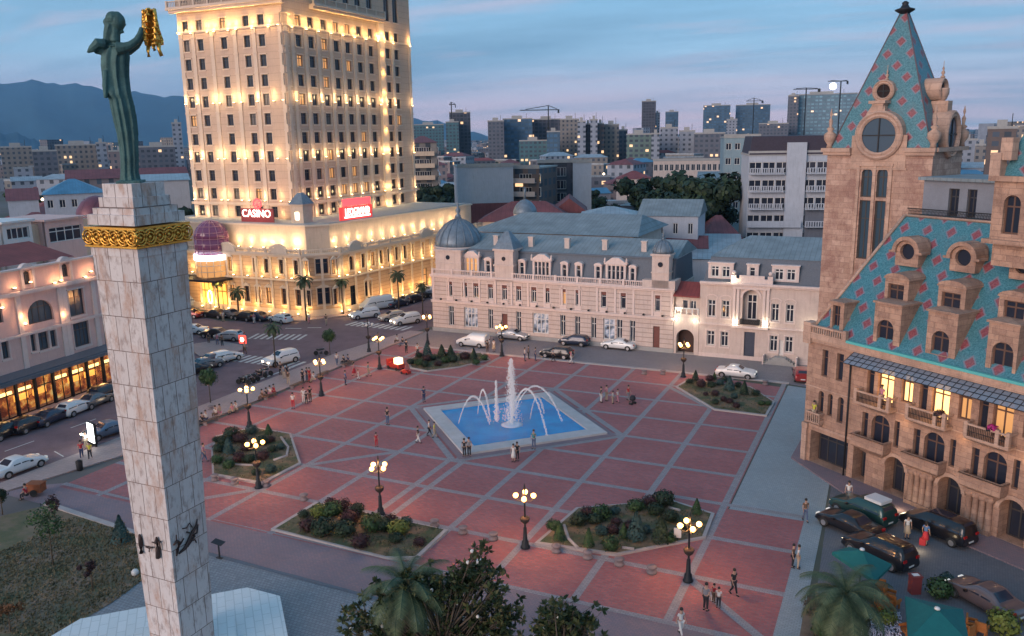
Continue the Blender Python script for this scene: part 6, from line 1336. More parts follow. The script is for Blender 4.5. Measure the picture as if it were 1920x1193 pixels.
S5 = [(*z5(255, 200), 'cone', 'leafb', 1.5), (*z5(370, 210), 'cone', 'leaf', 1.6), (*z5(440, 205), 'cone', 'leaf', 1.4), (*z5(130, 260), 'ball', 'leaf', 1.1), (*z5(190, 270), 'ball', 'leaf2', 1.2), (*z5(250, 240), 'ball', 'leafr', 1.2), (*z5(240, 285), 'ball', 'leaf', 1.0), (*z5(340, 275), 'ball', 'leafr', 1.0), (*z5(400, 250), 'ball', 'leaf2', 1.2), (*z5(460, 245), 'ball', 'leaf', 1.1), (*z5(550, 225), 'ball', 'leafr', 1.3), (*z5(620, 230), 'cone', 'leaf', 1.2), (*z5(640, 265), 'ball', 'leaf2', 1.0), (*z5(705, 230), 'ball', 'leaf2', 1.0), (*z5(190, 210), 'ball', 'leaf', .9), (*z5(300, 230), 'ball', 'leaf', 1.0)]
bed('shrub_bed', [G(769, 692), G(800, 698), G(862, 690), G(920, 676), G(905, 664), G(850, 664), G(780, 668), G(764, 680)], L5_, S5)
# stone seats and bollards
stm = mat('stone_block', (.22, .17, .17), .85, .25, 3)
b = MB(); b.lathe([(.32, 0), (.36, .12), (.3, .2), (.2, .26), (.24, .38), (.34, .42), (.34, .5), (.05, .52)], 10); sme = b.mesh('stone_stub', stm)
for i, (px, py) in enumerate(((570, 938), (815, 987), (868, 1000), (925, 1012), (1043, 1035), (1102, 1047), (1161, 1060), (1222, 1075), (403, 901), (440, 908), (500, 912), (1208, 702), (1243, 702), (1435, 722), (396, 770), (836, 668))):
    o = link('stone_stub', sme, None, (*G(px, py), .0), i); tag(o, 'low dark stone stub seat on a grey paving band', 'stone seat', 'stone stubs along the paving bands')
# benches along the pavement edge
bw = mat('bench_wood', (.16, .09, .06), .7, .3, 3)
bt = thing('bench', '', 'bench'); b = MB(); b.box(-1, -.22, .4, 1, .22, .46); part('seat', b, bw, bt)
for s_ in (-.8, .8):
    b = MB(); b.box(s_-.06, -.2, 0, s_+.06, .2, .4); part('leg', b, stm, bt)
for i, (y, w_) in enumerate(((53.5, 'nearest the column'), (56.5, 'second from the column'), (61.5, 'beside the lone lamp by the west bed'), (66, 'behind the red clad group'), (70.5, 'beside the row of motorbikes'), (75, 'beside the crowd of standing people'), (80, 'near the round trimmed tree'), (85, 'farthest along the pavement'))):
    t = bt if i == 0 else copy_tree(bt); t.location = (-62.3, y, 0); t.rotation_euler = (0, 0, R(90)); tag(t, 'low wooden bench on the plaza edge '+w_, 'bench', 'benches along the plaza edge')

# ================================================================ trees
def limbs(b, base, h, n, spread, r0):
    b.tube([base, (base[0]+.1, base[1], h*.35), (base[0]-.05, base[1]+.1, h*.6), (base[0], base[1], h*.85)], [r0, r0*.8, r0*.55, r0*.2], 7); E_ = []
    for i in range(n):
        a = i*2.4; z0 = h*random.uniform(.35, .7); L_ = spread*random.uniform(.6, 1)
        e = (base[0]+L_*math.cos(a), base[1]+L_*math.sin(a), z0+h*random.uniform(.15, .35)); b.tube([(base[0], base[1], z0), (base[0]+L_*.5*math.cos(a), base[1]+L_*.5*math.sin(a), z0+h*.1), e], [r0*.4, r0*.25, r0*.08], 5); E_.append(e)
    return E_
def tree_mesh(h, spread, n, leaf, size, clumps, seed, r0=.18, m=None):
    random.seed(seed); tb = MB(); E_ = limbs(tb, (0, 0, 0), h, 7, spread*.75, r0); b = MB()
    cs = [Vector(e) for e in E_]+[Vector((random.gauss(0, spread*.4), random.gauss(0, spread*.4), h*random.uniform(.5, .95))) for _ in range(clumps)]
    for c in cs: leafblob(b, c, spread*random.uniform(.22, .42), n, size, .8)
    return b.mesh('crown', m or leaf), tb.mesh('trunk', M['bark'])
TP = [tree_mesh(7, 3.4, 260, M['leaf'], .5, 9, 11), tree_mesh(9, 4.2, 260, M['leaf'], .6, 12, 12), tree_mesh(8, 3.0, 260, M['leaf2'], .5, 9, 13)]
def tree(i, x, y, s_, label, group='trees among the town roofs', name='tree'):
    t = thing(name, label, 'tree', (x, y, 0), random.random()*6, group); t.scale = (s_, s_, s_); link('crown', TP[i][0], t); link('trunk', TP[i][1], t); return t
# round clipped street trees
b = MB(); random.seed(5); leafblob(b, (0, 0, 3.0), 1.0, 1300, .17, .95); rc = b.mesh('crown', M['leaf2']); b = MB(); b.tube([(0, 0, 0), (0, 0, 2.6)], [.06, .05], 6); rt_ = b.mesh('trunk', M['bark'])
for (px, py, s_, lb_) in ((395, 757, 1.0, 'round clipped street tree on the pavement right of the column'), (619, 667, .9, 'round clipped street tree beside the road near the crossing')):
    x, y = G(px, py); t = thing('clipped_tree', lb_, 'tree', (x, y, 0), 0, 'round clipped trees by the road'); t.scale = (s_,)*3; link('crown', rc, t); link('trunk', rt_, t)
def palm_mesh(h, nf, L_, seed, droop=1.0, r=.16):
    random.seed(seed); tb = MB(); tb.tube([(0, 0, 0), (.05, .03, h*.5), (0, 0, h)], [r*1.25, r, r*1.1], 8)
    b = MB()
    for i in range(nf):
        a = i*2.399; el = R(75-95*(i/nf)**.9); pts = []; p_ = Vector((0, 0, h)); e = el
        for k in range(11):
            pts.append(p_.copy()); p_ = p_+Vector((math.cos(a)*math.cos(e), math.sin(a)*math.cos(e), math.sin(e)))*L_/10; e -= R(10.5*droop)
        b.tube(pts, [.035]*5+[.02]*6, 3, cap=False)
        for k in range(1, 10):
            for half in (0, .2, .4, .6, .8):
                base = pts[k].lerp(pts[k+1], half) if k < 10 else pts[k]; d = (pts[k+1]-pts[k]).normalized(); sd_ = d.cross(Vector((0, 0, 1))).normalized()
                ll = L_*.20*math.sin(math.pi*(k+half+.8)/12)
                for s_ in (-1, 1):
                    tip = base+sd_*s_*ll+d*ll*.5-Vector((0, 0, ll*.35)); b.face([base-d*.022, tip, base+d*.03])
    return b.mesh('fronds', M['palm']), tb.mesh('trunk', M['bark'])
PF = palm_mesh(7.0, 30, 2.7, 21, .95, .26)
x, y = G(762, 1100, 7.0); t = thing('palm_tree', 'feathery palm behind the magnolia at the bottom of the plaza', 'palm tree', (x, y, 0)); [link(n_, m_, t) for n_, m_ in zip(('crown', 'trunk'), PF)]
PF2 = palm_mesh(3.6, 40, 3.0, 22, 1.05, .3)
x, y = G(1585, 1112, 3.8); t = thing('palm_tree', 'broad feathery palm in the garden beside the green umbrella', 'palm tree', (x, y, 0), 1); [link(n_, m_, t) for n_, m_ in zip(('crown', 'trunk'), PF2)]
PS = palm_mesh(5.2, 22, 1.5, 23, 1.1, .09); PS2 = palm_mesh(3.2, 22, 1.5, 24, 1.1, .12)
for (px, py, s_, lb_, hh) in ((517, 690, 1.0, 'thin palm on the pavement in front of the white suv', 1), (575, 602, 1.25, 'tall thin palm before the golden hotel wall, left of the white hatchback', 1), (448, 592, .95, 'palm with wide crown by the black cars before the hotel', 1), (412, 585, 1, 'palm nearest the hotel entrance', 1), (644, 590, 1.05, 'palm near the rounded corner of the hotel', 1), (748, 586, 1.2, 'tall palm by the row of cars along the hotel side', 1), (793, 590, .9, 'palm close to the left end of the pink building', 1), (3, 770, .9, 'palm at the left edge in front of the glowing cafe', 1)):
    x, y = G(px, py); t = thing('palm_tree', lb_, 'palm tree', (x, y, 0), px, 'slim palms along the streets'); P_ = PS if px not in (448, 3) else PS2; s2 = s_*(1 if P_ is PS else 1.3); t.scale = (s2,)*3; link('crown', P_[0], t); link('trunk', P_[1], t)
# magnolia at the bottom edge: clumps of large leaves at branch ends
def magnolia(cx, cy, h, tips, label, seed, nl=46):
    random.seed(seed); t = thing('magnolia_tree', label, 'tree', (cx, cy, 0)); tb = MB(); b = MB(); fl = MB()
    tb.tube([(0, 0, 0), (.1, 0, h*.4), (0, .1, h*.75)], [.22, .17, .1], 8)
    for (x, y, z) in tips:
        q = Vector((x-cx, y-cy, z)); st_ = Vector((0, 0, min(h*.7, z*.55))); mid = st_.lerp(q, .55)+Vector((0, 0, -.2)); tb.tube([st_, mid, q], [.07, .045, .02], 5)
        tb.tube([st_.lerp(q, .8), q], .02, 3)
        for cl_ in range(5):
            c = q+Vector((random.gauss(0, .36), random.gauss(0, .36), random.gauss(0, .3))); tb.tube([q.lerp(mid, .3), c], [.018, .01], 3)
            for k in range(nl//5+4):
                d = Vector((random.gauss(0, 1), random.gauss(0, 1), random.gauss(.35, .8))).normalized(); s_ = d.cross(Vector((random.gauss(0, 1), random.gauss(0, 1), 1))).normalized(); L_ = random.uniform(.2, .36); w_ = L_*.24
                b.face([c, c+d*L_*.5+s_*w_, c+d*L_, c+d*L_*.5-s_*w_])
        if random.random() < .12: fl.ball(tuple(q+Vector((0, 0, .2))), .09, 7, 5)
    link('crown', b.mesh('crown', M['magn']), t); link('trunk', tb.mesh('trunk', M['bark']), t)
    if fl.v:
        link('blossom', fl.mesh('blossom', M['petal']), t)
    return t
def tips_px(lst, zf_, depth, n, seed):
    random.seed(seed); out = []
    for (x0, y0, x1, y1, k) in lst:
        for _ in range(k):
            px, py = random.uniform(x0, x1), random.uniform(y0, y1); z = zf_(py)+random.uniform(-.5, .5); x, y = G(px, py, z); out.append((x, y, z))
    return out
zf1 = lambda py: 9.0-(py-1035)*.030
tp = tips_px([(870, 1040, 920, 1075, 9), (830, 1070, 935, 1110, 16), (760, 1080, 860, 1150, 26), (700, 1110, 800, 1200, 26), (790, 1110, 950, 1170, 24), (650, 1140, 720, 1195, 10), (800, 1160, 965, 1230, 26), (930, 1130, 965, 1190, 6), (700, 1190, 900, 1260, 20)], zf1, 1, 0, 3)
bx_, by_ = sum(q[0] for q in tp)/len(tp), sum(q[1] for q in tp)/len(tp)
magnolia(bx_, by_, 7.0, tp, 'dark magnolia with white blossoms at the bottom centre, before the plaza', 4)
tp = tips_px([(1035, 1140, 1075, 1165, 8), (1010, 1160, 1105, 1200, 18), (1015, 1190, 1090, 1240, 12)], lambda py: 8.0-(py-1140)*.03, 1, 0, 8)
magnolia(sum(q[0] for q in tp)/len(tp), sum(q[1] for q in tp)/len(tp), 6.2, tp, 'top of a small magnolia at the bottom edge, right of the larger one', 9)
# lawn trees left: a loose green sapling, purple leaved saplings, a conifer
random.seed(31)
def sapling(px, py, h, r, m, label, name='sapling', n=240, cone=False):
    x, y = G(px, py); t = thing(name, label, 'tree', (x, y, 0)); b = MB()
    if cone: leafblob(b, (0, 0, .2), r, n*3, .16, h/r, cone=True)
    else:
        for _ in range(7): leafblob(b, (random.gauss(0, r*.5), random.gauss(0, r*.5), h*random.uniform(.5, .95)), r*.38, n//4, .15)
    link('crown', b.mesh('crown', m), t); b = MB(); b.tube([(0, 0, 0), (.04, 0, h*.5), (0, .05, h*.8)], [.05, .04, .02], 5)
    for k in range(5): b.tube([(0, 0, h*(.4+.08*k)), (r*.6*math.cos(k*2.4), r*.6*math.sin(k*2.4), h*(.6+.07*k))], [.025, .01], 4)
    link('trunk', b.mesh('trunk', M['bark']), t)
sapling(100, 1060, 4.2, 1.7, M['leaf2'], 'loose green young tree standing on the lawn', n=420); sapling(174, 1105, 1.9, .55, M['leafr'], 'small purple leaved sapling low on the lawn'); sapling(103, 972, 1.7, .9, M['leafr'], 'purple leaved sapling at the kerb behind the lawn')
sapling(228, 1018, 1.9, .7, M['leafb'], 'dark conifer by the lawn kerb just left of the column', cone=True); sapling(5, 965, 2.2, 1.2, M['leaf'], 'dark bush at the left edge of the lawn', 'bush', 600); sapling(20, 1185, 1.6, .8, mat('autumn_leaf', (.16, .07, .03), .8, .4, 3), 'brownish bush at the bottom left corner', 'bush')
# garden by the lot
for i, (px, py, m, s_, w_) in enumerate(((1530, 1150, 'leafr', 1.2, 'left of the palm foot'), (1560, 1170, 'leaf', 1.3, 'under the palm'), (1625, 1120, 'leafr', 1.0, 'beside the orange chairs'), (1660, 1175, 'leafy', 1.1, 'by the umbrella corner'), (1600, 1185, 'leafr', 1.4, 'at the bottom edge'), (1760, 1120, 'leaf2', 1.3, 'between umbrella and sedan'), (1775, 1100, 'leafb', .9, 'near the red lectern'), (1880, 1190, 'leafy', 1.5, 'at the bottom right'), (1545, 1192, 'leaf2', 1.2, 'at the bottom left of the garden'))):
    x, y = G(px, py); t = thing('shrub', f'{CN[m]} leafy garden shrub {w_}', 'shrub', (x, y, .04), i); t.scale = (s_,)*3; link('foliage', SH['ball', m][0], t); link('stem', SH['ball', m][1], t)
b = MB(); random.seed(2)
for _ in range(700):
    x, y = G(random.uniform(1615, 1690), random.uniform(1150, 1195), .4); b.ball((x, y, random.uniform(.2, .6)), .045, 5, 3)
tag(link('pale_flowers', b.mesh('pale_flowers', plain('pale_flower', (.45, .45, .55), .7)), None), 'mass of small pale flowers between palm and umbrella', 'flowers', kind='stuff')
# green market umbrellas, chairs
gcl = mat('green_canvas', (.012, .12, .115), .8, .15, 2)
def umbrella(cs, zt, label):
    cx_, cy_ = sum(c[0] for c in cs)/4, sum(c[1] for c in cs)/4; t = thing('umbrella', label, 'umbrella', (cx_, cy_, 0), 0, 'green square garden umbrellas'); b = MB(); P = [(x-cx_, y-cy_) for x, y in cs]
    for k in range(4): a, c = P[k], P[(k+1) % 4]; b.face([(*a, zt), (*c, zt), (0, 0, zt+.7)]); b.face([(*a, zt-.2), (*c, zt-.2), (*c, zt), (*a, zt)])
    part('canopy', b, gcl, t); b = MB(); b.tube([(0, 0, 0), (0, 0, zt+.65)], .04, 6); part('pole', b, M['iron'], t); b = MB(); b.lathe([(.5, 0), (.5, .08), (.1, .12)], 10); part('base', b, M['concrete'], t)
    b = MB(); b.lathe([(.16, 0), (.14, .08), (.02, .14)], 8, (0, 0, zt+.7)); part('cap', b, M['white'], t)
umbrella([G(1560, 1035, 2.6), G(1640, 1090, 2.6), G(1672, 1058, 2.6), G(1592, 1025, 2.6)], 2.6, 'green umbrella over the back of the palm beside the parked suv')
umbrella([G(1697, 1118, 2.6), G(1703, 1200, 2.6), G(1818, 1205, 2.6), G(1805, 1142, 2.6)], 2.6, 'green umbrella at the bottom edge beside the silver sedan')
wk = mat('orange_wicker', (.36, .12, .03), .8, .25, 6)
ct = thing('wicker_chair', '', 'chair'); b = MB(); b.box(-.28, -.28, .35, .28, .28, .46); part('seat', b, wk, ct); b = MB(); b.box(-.3, .22, .4, .3, .32, .95); part('backrest', b, wk, ct)
for s_ in (-1, 1):
    b = MB(); b.box(s_*.3-.04, -.28, .5, s_*.3+.04, .3, .68); part('armrest', b, wk, ct)
    for q_ in (-1, 1): b = MB(); b.box(s_*.24-.04, q_*.22-.04, 0, s_*.24+.04, q_*.22+.04, .35); part('leg', b, wk, ct)
for i, (px, py, w_) in enumerate(((1650, 1108, 'highest of the chairs right of the palm'), (1668, 1120, 'chair nearest the umbrella corner'), (1675, 1132, 'chair right below the highest pair'), (1652, 1128, 'chair close to the palm fronds'), (1640, 1150, 'chair among the purple shrubs'), (1665, 1150, 'lowest of the chairs right of the palm'), (1822, 1175, 'left chair below the silver sedan'), (1840, 1183, 'middle chair below the silver sedan'), (1812, 1190, 'chair at the umbrella edge on the bottom right'), (1700, 1185, 'chair left of the front umbrella'))):
    t = ct if i == 0 else copy_tree(ct); t.location = (*G(px, py, .3), 0); t.rotation_euler = (0, 0, i*1.3); tag(t, 'orange wicker chair, '+w_, 'chair', 'orange wicker garden chairs')
b = MB(); b.box(-.3, -.25, 0, .3, .25, 1.15); b.box(-.34, -.3, 1.15, .34, .3, 1.22); t = thing('red_lectern', 'dark red menu stand with a pale sheet beside the parking lot', 'stand', (*G(1714, 1112), 0), .5); part('body', b, plain('dark_red', (.18, .03, .03), .6), t); b = MB(); b.box(-.2, -.15, 1.225, .2, .15, 1.24); part('sheet', b, M['white'], t)
b = MB(); b.box(-.25, -.1, 0, .25, .1, .06); b.box(-.04, -.04, .06, .04, .04, 1.2); b.face([(-.45, -.25, 1.2), (.45, -.25, 1.1), (.45, .25, 1.2), (-.45, .25, 1.3)]); tag(link('info_stand', b.mesh('info_stand', M['iron']), None, (*G(412, 1047), 0)), 'black information stand on the court edge right of the column', 'stand')
b = MB(); b.ball((0, 0, .25), .25); t = thing('ground_lamp', 'white globe ground lamp on the lawn beside the column', 'lamp', (*G(254, 1080), 0)); part('globe', b, M['off'], t); b = MB(); b.lathe([(.12, 0), (.1, .05)], 8); part('foot', b, M['iron'], t)
# lit advertising box, market cart, road sign, toy vehicles
t = thing('advert_lightbox', 'tall white glowing advertising box on the pavement left of the column', 'light box', (*G(176, 838), .12), R(-15))
b = MB(); b.box(-.7, -.12, .3, .7, .12, 2.3); b.box(-.6, -.08, 0, .6, .08, .3); part('case', b, M['iron'], t); b = MB(); b.box(-.62, -.14, .38, .62, -.121, 2.22); part('screen', b, plain('ad_screen', (1, 1, 1), .5, emis=(.95, 1, .95), es=5), t)
glow(t, (t.location.x+.3, t.location.y-.9, 1.3), 30, (.85, 1, .95), .5)
t = thing('handcart', 'brown wooden vendor cart on the pavement at the left edge', 'cart', (*G(70, 928), .0), R(20)); cw = mat('cart_wood', (.22, .07, .03), .7, .3, 3)
b = MB(); b.box(-.6, -.4, .35, .6, .4, 1.0); part('body', b, cw, t); b = MB(); b.box(-.65, -.45, 1.0, .65, .45, 1.08); part('lid', b, cw, t)
for s_ in (-1, 1): b = MB(); b.lathe([(.3, -.04), (.3, .04)], 12); me = b.mesh('wheel', M['tyre']); me.transform(Matrix.Rotation(R(90), 4, 'X')); link('wheel', me, t, (0, s_*.45, .3))
t = thing('litter_bin', 'dark litter bin on the plaza corner left of the column', 'bin', (*G(150, 882), 0)); b = MB(); b.lathe([(.22, 0), (.27, .1), (.3, .8), (.26, .85)], 10); part('body', b, M['iron'], t); b = MB(); b.lathe([(.31, .85), (.1, .98)], 10); part('lid', b, M['iron'], t)
t = thing('glowing_sign_column', 'red lit traffic sign on a short post on the island by the crossing', 'sign', (*G(457, 662), .12)); b = MB(); b.tube([(0, 0, 0), (0, 0, 1.6)], .05, 6); part('post', b, M['iron'], t); b = MB(); b.box(-.55, -.1, 1.2, .55, .1, 2.3); part('panel', b, plain('red_lit_panel', (.6, .05, .05), .5, emis=(1, .08, .05), es=1.5), t)
b = MB(); b.tube([(.25*math.cos(q_), -.12, 1.75+.25*math.sin(q_)) for q_ in [2*math.pi*k/12 for k in range(13)]], .05, 4); part('ring', b, M['globew'], t)
rp = plain('red_toy_paint', (.45, .03, .02), .4)
t = thing('toy_train_cart', 'red children ride cart with a lit white top beside the back left bed', 'ride cart', (*G(742, 692), 0), R(-20)); b = MB(); b.box(-1.2, -.5, .3, 1.2, .5, .8); b.box(-1.2, -.5, .8, -.9, .5, 1.2); part('body', b, rp, t)
for s_ in (-1, 1):
    for q_ in (-.8, .8): b = MB(); b.lathe([(.22, -.06), (.22, .06)], 10); me = b.mesh('wheel', M['tyre']); me.transform(Matrix.Rotation(R(90), 4, 'X')); link('wheel', me, t, (q_, s_*.5, .22))
b = MB(); b.box(.2, -.4, .8, 1.0, .4, 1.5); part('lit_top', b, plain('lit_box', (1, .8, .5), .5, emis=(1, .7, .35), es=2.5), t)
t = thing('toy_car', 'small red and black toy car on the plaza in front of the ride cart', 'toy car', (*G(761, 701), 0), R(-10)); b = MB(); b.box(-.6, -.3, .12, .6, .3, .4); b.box(-.25, -.25, .4, .3, .25, .55); part('body', b, rp, t)
for s_ in (-1, 1):
    for q_ in (-.4, .4): b = MB(); b.lathe([(.15, -.05), (.15, .05)], 10); me = b.mesh('wheel', M['tyre']); me.transform(Matrix.Rotation(R(90), 4, 'X')); link('wheel', me, t, (q_, s_*.3, .15))
# notice board in the front right bed and lamps' floodlight box
t = thing('notice_board', 'small pale notice board at the edge of the front right bed', 'sign', (*G(1270, 1018), .1), R(10)); b = MB(); b.box(-.25, -.04, .3, .25, .04, 1.0); part('panel', b, M['white'], t); b = MB(); b.box(-.03, -.02, 0, .03, .02, .3); part('post', b, M['iron'], t)
t = thing('floodlight', 'white floodlight box on a dark post poking above the magnolia', 'floodlight', (*G(901, 1052, 4.3), 0)); b = MB(); b.tube([(0, 0, 0), (0, 0, 4.2)], .05, 6); part('post', b, M['iron'], t); b = MB(); b.box(-.22, -.18, 4.1, .22, .18, 4.35); part('head', b, M['white'], t)
# ================================================================ people
def skin_mesh(V, E_, RAD, name, m, sub=1, root=0):
    me = bpy.data.meshes.new('tmp'); me.from_pydata(V, E_, []); o = bpy.data.objects.new('tmp', me); COL.objects.link(o)
    md = o.modifiers.new('k', 'SKIN'); md.use_smooth_shade = True
    if not me.skin_vertices: me.attributes  # layer is made with the modifier
    if not me.skin_vertices:
        bm = bmesh.new(); bm.from_mesh(me); bm.verts.layers.skin.verify(); bm.to_mesh(me); bm.free()
    sv = me.skin_vertices[0].data
    for i, r in enumerate(RAD):
        sv[i].radius = (r, r) if not isinstance(r, tuple) else r
        sv[i].use_root = (i == root)
    s2 = o.modifiers.new('s', 'SUBSURF'); s2.levels = sub; s2.render_levels = sub
    bpy.context.view_layer.update()
    out = bpy.data.meshes.new_from_object(o.evaluated_get(bpy.context.evaluated_depsgraph_get())); bpy.data.objects.remove(o)
    out.name = name; out.materials.clear(); out.materials.append(m)
    out.polygons.foreach_set('use_smooth', [True]*len(out.polygons)); return out
skinm = plain('skin', (.42, .25, .18), .6); hairm = {'dark': plain('dark_hair', (.02, .015, .012), .7), 'fair': plain('fair_hair', (.35, .22, .10), .7)}
def pose(kind, seed):
    """joints of a 1.72 m figure facing -y"""
    J = {}; s = {'stand': 0, 'walk': 1, 'sit': 2, 'phone': 3}[kind]
    hip = (0, 0, .92) if s != 2 else (0, .05, .52)
    hz = hip[2]; hy = hip[1]
    J['pel'] = hip; J['wai'] = (0, hy+.0, hz+.18); J['che'] = (0, hy+(0 if s != 2 else -.04), hz+.38); J['nec'] = (0, J['che'][1]-.01, hz+.55); J['hd0'] = (0, J['nec'][1]-.015, hz+.64); J['hd1'] = (0, J['nec'][1]-.02, hz+.74)
    for k, sx in (('L', -1), ('R', 1)):
        f = sx*(1 if seed % 2 else -1)
        J['hip'+k] = (sx*.09, hy, hz-.04)
        if s == 2: J['kne'+k] = (sx*.11, hy-.42, hz-.02); J['ank'+k] = (sx*.11, hy-.46, .09); J['toe'+k] = (sx*.12, hy-.62, .03)
        elif s == 1: J['kne'+k] = (sx*.09, -.10 if f > 0 else -.02, .50); J['ank'+k] = (sx*.09, -.22 if f > 0 else .26, .09 if f > 0 else .14); J['toe'+k] = (sx*.1, J['ank'+k][1]-.16, .03)
        else: J['kne'+k] = (sx*.10, -.015, .50); J['ank'+k] = (sx*.11, .02, .08); J['toe'+k] = (sx*.13, -.13, .03)
        sz = hz+.5; J['sho'+k] = (sx*.17, J['che'][1], sz)
        if s == 2: J['elb'+k] = (sx*.22, hy-.1, hz+.24); J['wri'+k] = (sx*.13, hy-.32, hz+.09)
        elif s == 3 and sx > 0: J['elb'+k] = (sx*.24, -.12, sz-.22); J['wri'+k] = (sx*.12, -.30, sz-.05)
        elif s == 1: J['elb'+k] = (sx*.23, .05*f, sz-.28); J['wri'+k] = (sx*.22, -.02-.14*(-f), sz-.50)
        else: J['elb'+k] = (sx*.24, .03, sz-.28); J['wri'+k] = (sx*.25, -.05, sz-.52)
    return J
def body_meshes(kind, seed, skirt=False, short=True):
    J = pose(kind, seed); V, E_, Rd = [], [], []
    def add(p, r, par=None): V.append(tuple(p)); Rd.append(r); E_.append((par, len(V)-1)) if par is not None else None; return len(V)-1
    pe = add(J['pel'], (.135, .10)); wa = add(J['wai'], (.115, .085), pe); ch = add(J['che'], (.14, .095), wa); ne = add(J['nec'], .055, ch); h0 = add(J['hd0'], (.07, .085), ne); h1 = add(J['hd1'], (.08, .098), h0); h2 = add((J['hd1'][0], J['hd1'][1]+.005, J['hd1'][2]+.07), (.055, .07), h1)
    no = add((0, J['hd0'][1]-.09, J['hd0'][2]+.04), .014, h0)
    for k in 'LR':
        h = add(J['hip'+k], .085, pe); kn = add(J['kne'+k], .055, h); an = add(J['ank'+k], .036, kn); add(J['toe'+k], .03, an)
        s = add(J['sho'+k], .052, ch); e = add(J['elb'+k], .038, s); w_ = add(J['wri'+k], .026, e)
        d = (Vector(J['wri'+k])-Vector(J['elb'+k])).normalized(); sd_ = Vector((0, 1, 0)).cross(d).normalized() if abs(d.y) < .9 else Vector((1, 0, 0)); fwd = d.cross(sd_)
        pm = add(Vector(J['wri'+k])+d*.05, (.028, .016), w_)
        for f in range(4):
            o_ = fwd*(f-1.5)*.019; L_ = (.062, .074, .070, .054)[f]; b0 = add(Vector(J['wri'+k])+d*.09+o_, .0085, pm); m0 = add(Vector(J['wri'+k])+d*(.09+L_*.55)+o_+sd_*.008, .008, b0); add(Vector(J['wri'+k])+d*(.09+L_)+o_+sd_*.022, .007, m0)
        t0 = add(Vector(J['wri'+k])+d*.045-fwd*.034, .010, pm); add(Vector(J['wri'+k])+d*.085-fwd*.052, .008, t0)
    body = skin_mesh(V, E_, Rd, 'body', skinm)
    V2, E2, R2 = [], [], []
    def a2(p, r, par=None): V2.append(tuple(p)); R2.append(r); E2.append((par, len(V2)-1)) if par is not None else None; return len(V2)-1
    q = a2((J['pel'][0], J['pel'][1], J['pel'][2]+.02), (.15, .118)); w_ = a2(J['wai'], (.13, .105), q); c = a2(J['che'], (.155, .115), w_); a2((0, J['nec'][1], J['nec'][2]-.07), .07, c)
    for k in 'LR':
        s = a2(J['sho'+k], .066, c); E3 = Vector(J['sho'+k]).lerp(Vector(J['elb'+k]), .6 if short else 1); e = a2(E3, .052, s)
        if not short: a2(Vector(J['elb'+k]).lerp(Vector(J['wri'+k]), .9), .04, e)
    shirt = skin_mesh(V2, E2, R2, 'shirt', skinm)
    V2, E2, R2 = [], [], []
    if skirt:
        b = MB(); kz = J['kneL'][2]
        if kind == 'sit': low = None
        b.lathe([(.125, J['wai'][2]-.05), (.16, J['pel'][2]), (.2, J['pel'][2]-.2), (.25, kz-.05)], 14, (0, J['pel'][1], 0)); low = b.mesh('skirt', skinm)
    else:
        q = a2(J['pel'], (.148, .115))
        for k in 'LR':
            h = a2(J['hip'+k], .10, q); kn = a2(J['kne'+k], .072, h); a2(Vector(J['kne'+k]).lerp(Vector(J['ank'+k]), .9), .055, kn)
        low = skin_mesh(V2, E2, R2, 'trousers', skinm)
    b = MB(); c = J['hd1']; b.lathe([(.098, -.03), (.104, .02), (.098, .07), (.07, .115), (.02, .135)], 12, (0, c[1]+.018, c[2])); 
    if skirt: b.tube([(0, c[1]+.07, c[2]+.02), (0, c[1]+.09, c[2]-.12), (0, c[1]+.09, c[2]-.25)], [.08, .07, .03], 8)
    hair = b.mesh('hair', hairm['dark'])
    shoes = []
    for k in 'LR':
        b = MB(); a_, t_ = Vector(J['ank'+k]), Vector(J['toe'+k]); b.tube([(a_.x, a_.y+.05, .05 if kind != 'walk' else a_.z-.03), (a_.x, a_.y-.05, max(.045, a_.z-.04)), (t_.x, t_.y-.03, .035)], [.042, .05, .035], 7); shoes.append(b.mesh('shoe', skinm))
    return (body, shirt, low, hair, *shoes)
BM_ = {}
PC_ = {n_: plain('cloth_'+n_, c, .85) for n_, c in dict(white=(.6, .58, .56), black=(.02, .02, .025), navy=(.03, .045, .11), red=(.45, .03, .04), yellow=(.55, .5, .06), grey=(.2, .2, .22), blue=(.08, .16, .32), pink=(.5, .2, .25), denim=(.09, .12, .2), brown=(.14, .08, .05), teal=(.05, .2, .2), beige=(.42, .33, .24)).items()}
CNW = dict(denim='denim')
def person(px, py, kind, top, bot, label, rz=0.0, s=1.0, skirt=False, z=0.0, xy=None, group=None):
    key = (kind, int(px) % 2, skirt)
    if key not in BM_: BM_[key] = body_meshes(kind, key[1], skirt)
    x, y = xy or G(px, py, z); t = thing('person', label, 'person', (x, y, z), rz, group); t.scale = (s, s, s)
    for n_, me, m in zip(('body', 'shirt', 'skirt' if skirt else 'trousers', 'hair', 'shoe', 'shoe'), BM_[key], (None, PC_[top], PC_[bot], None, PC_['black'], PC_['black'])):
        o = link(n_, me, t)
        if m: o.material_slots[0].link = 'OBJECT'; o.material_slots[0].material = m
    return t
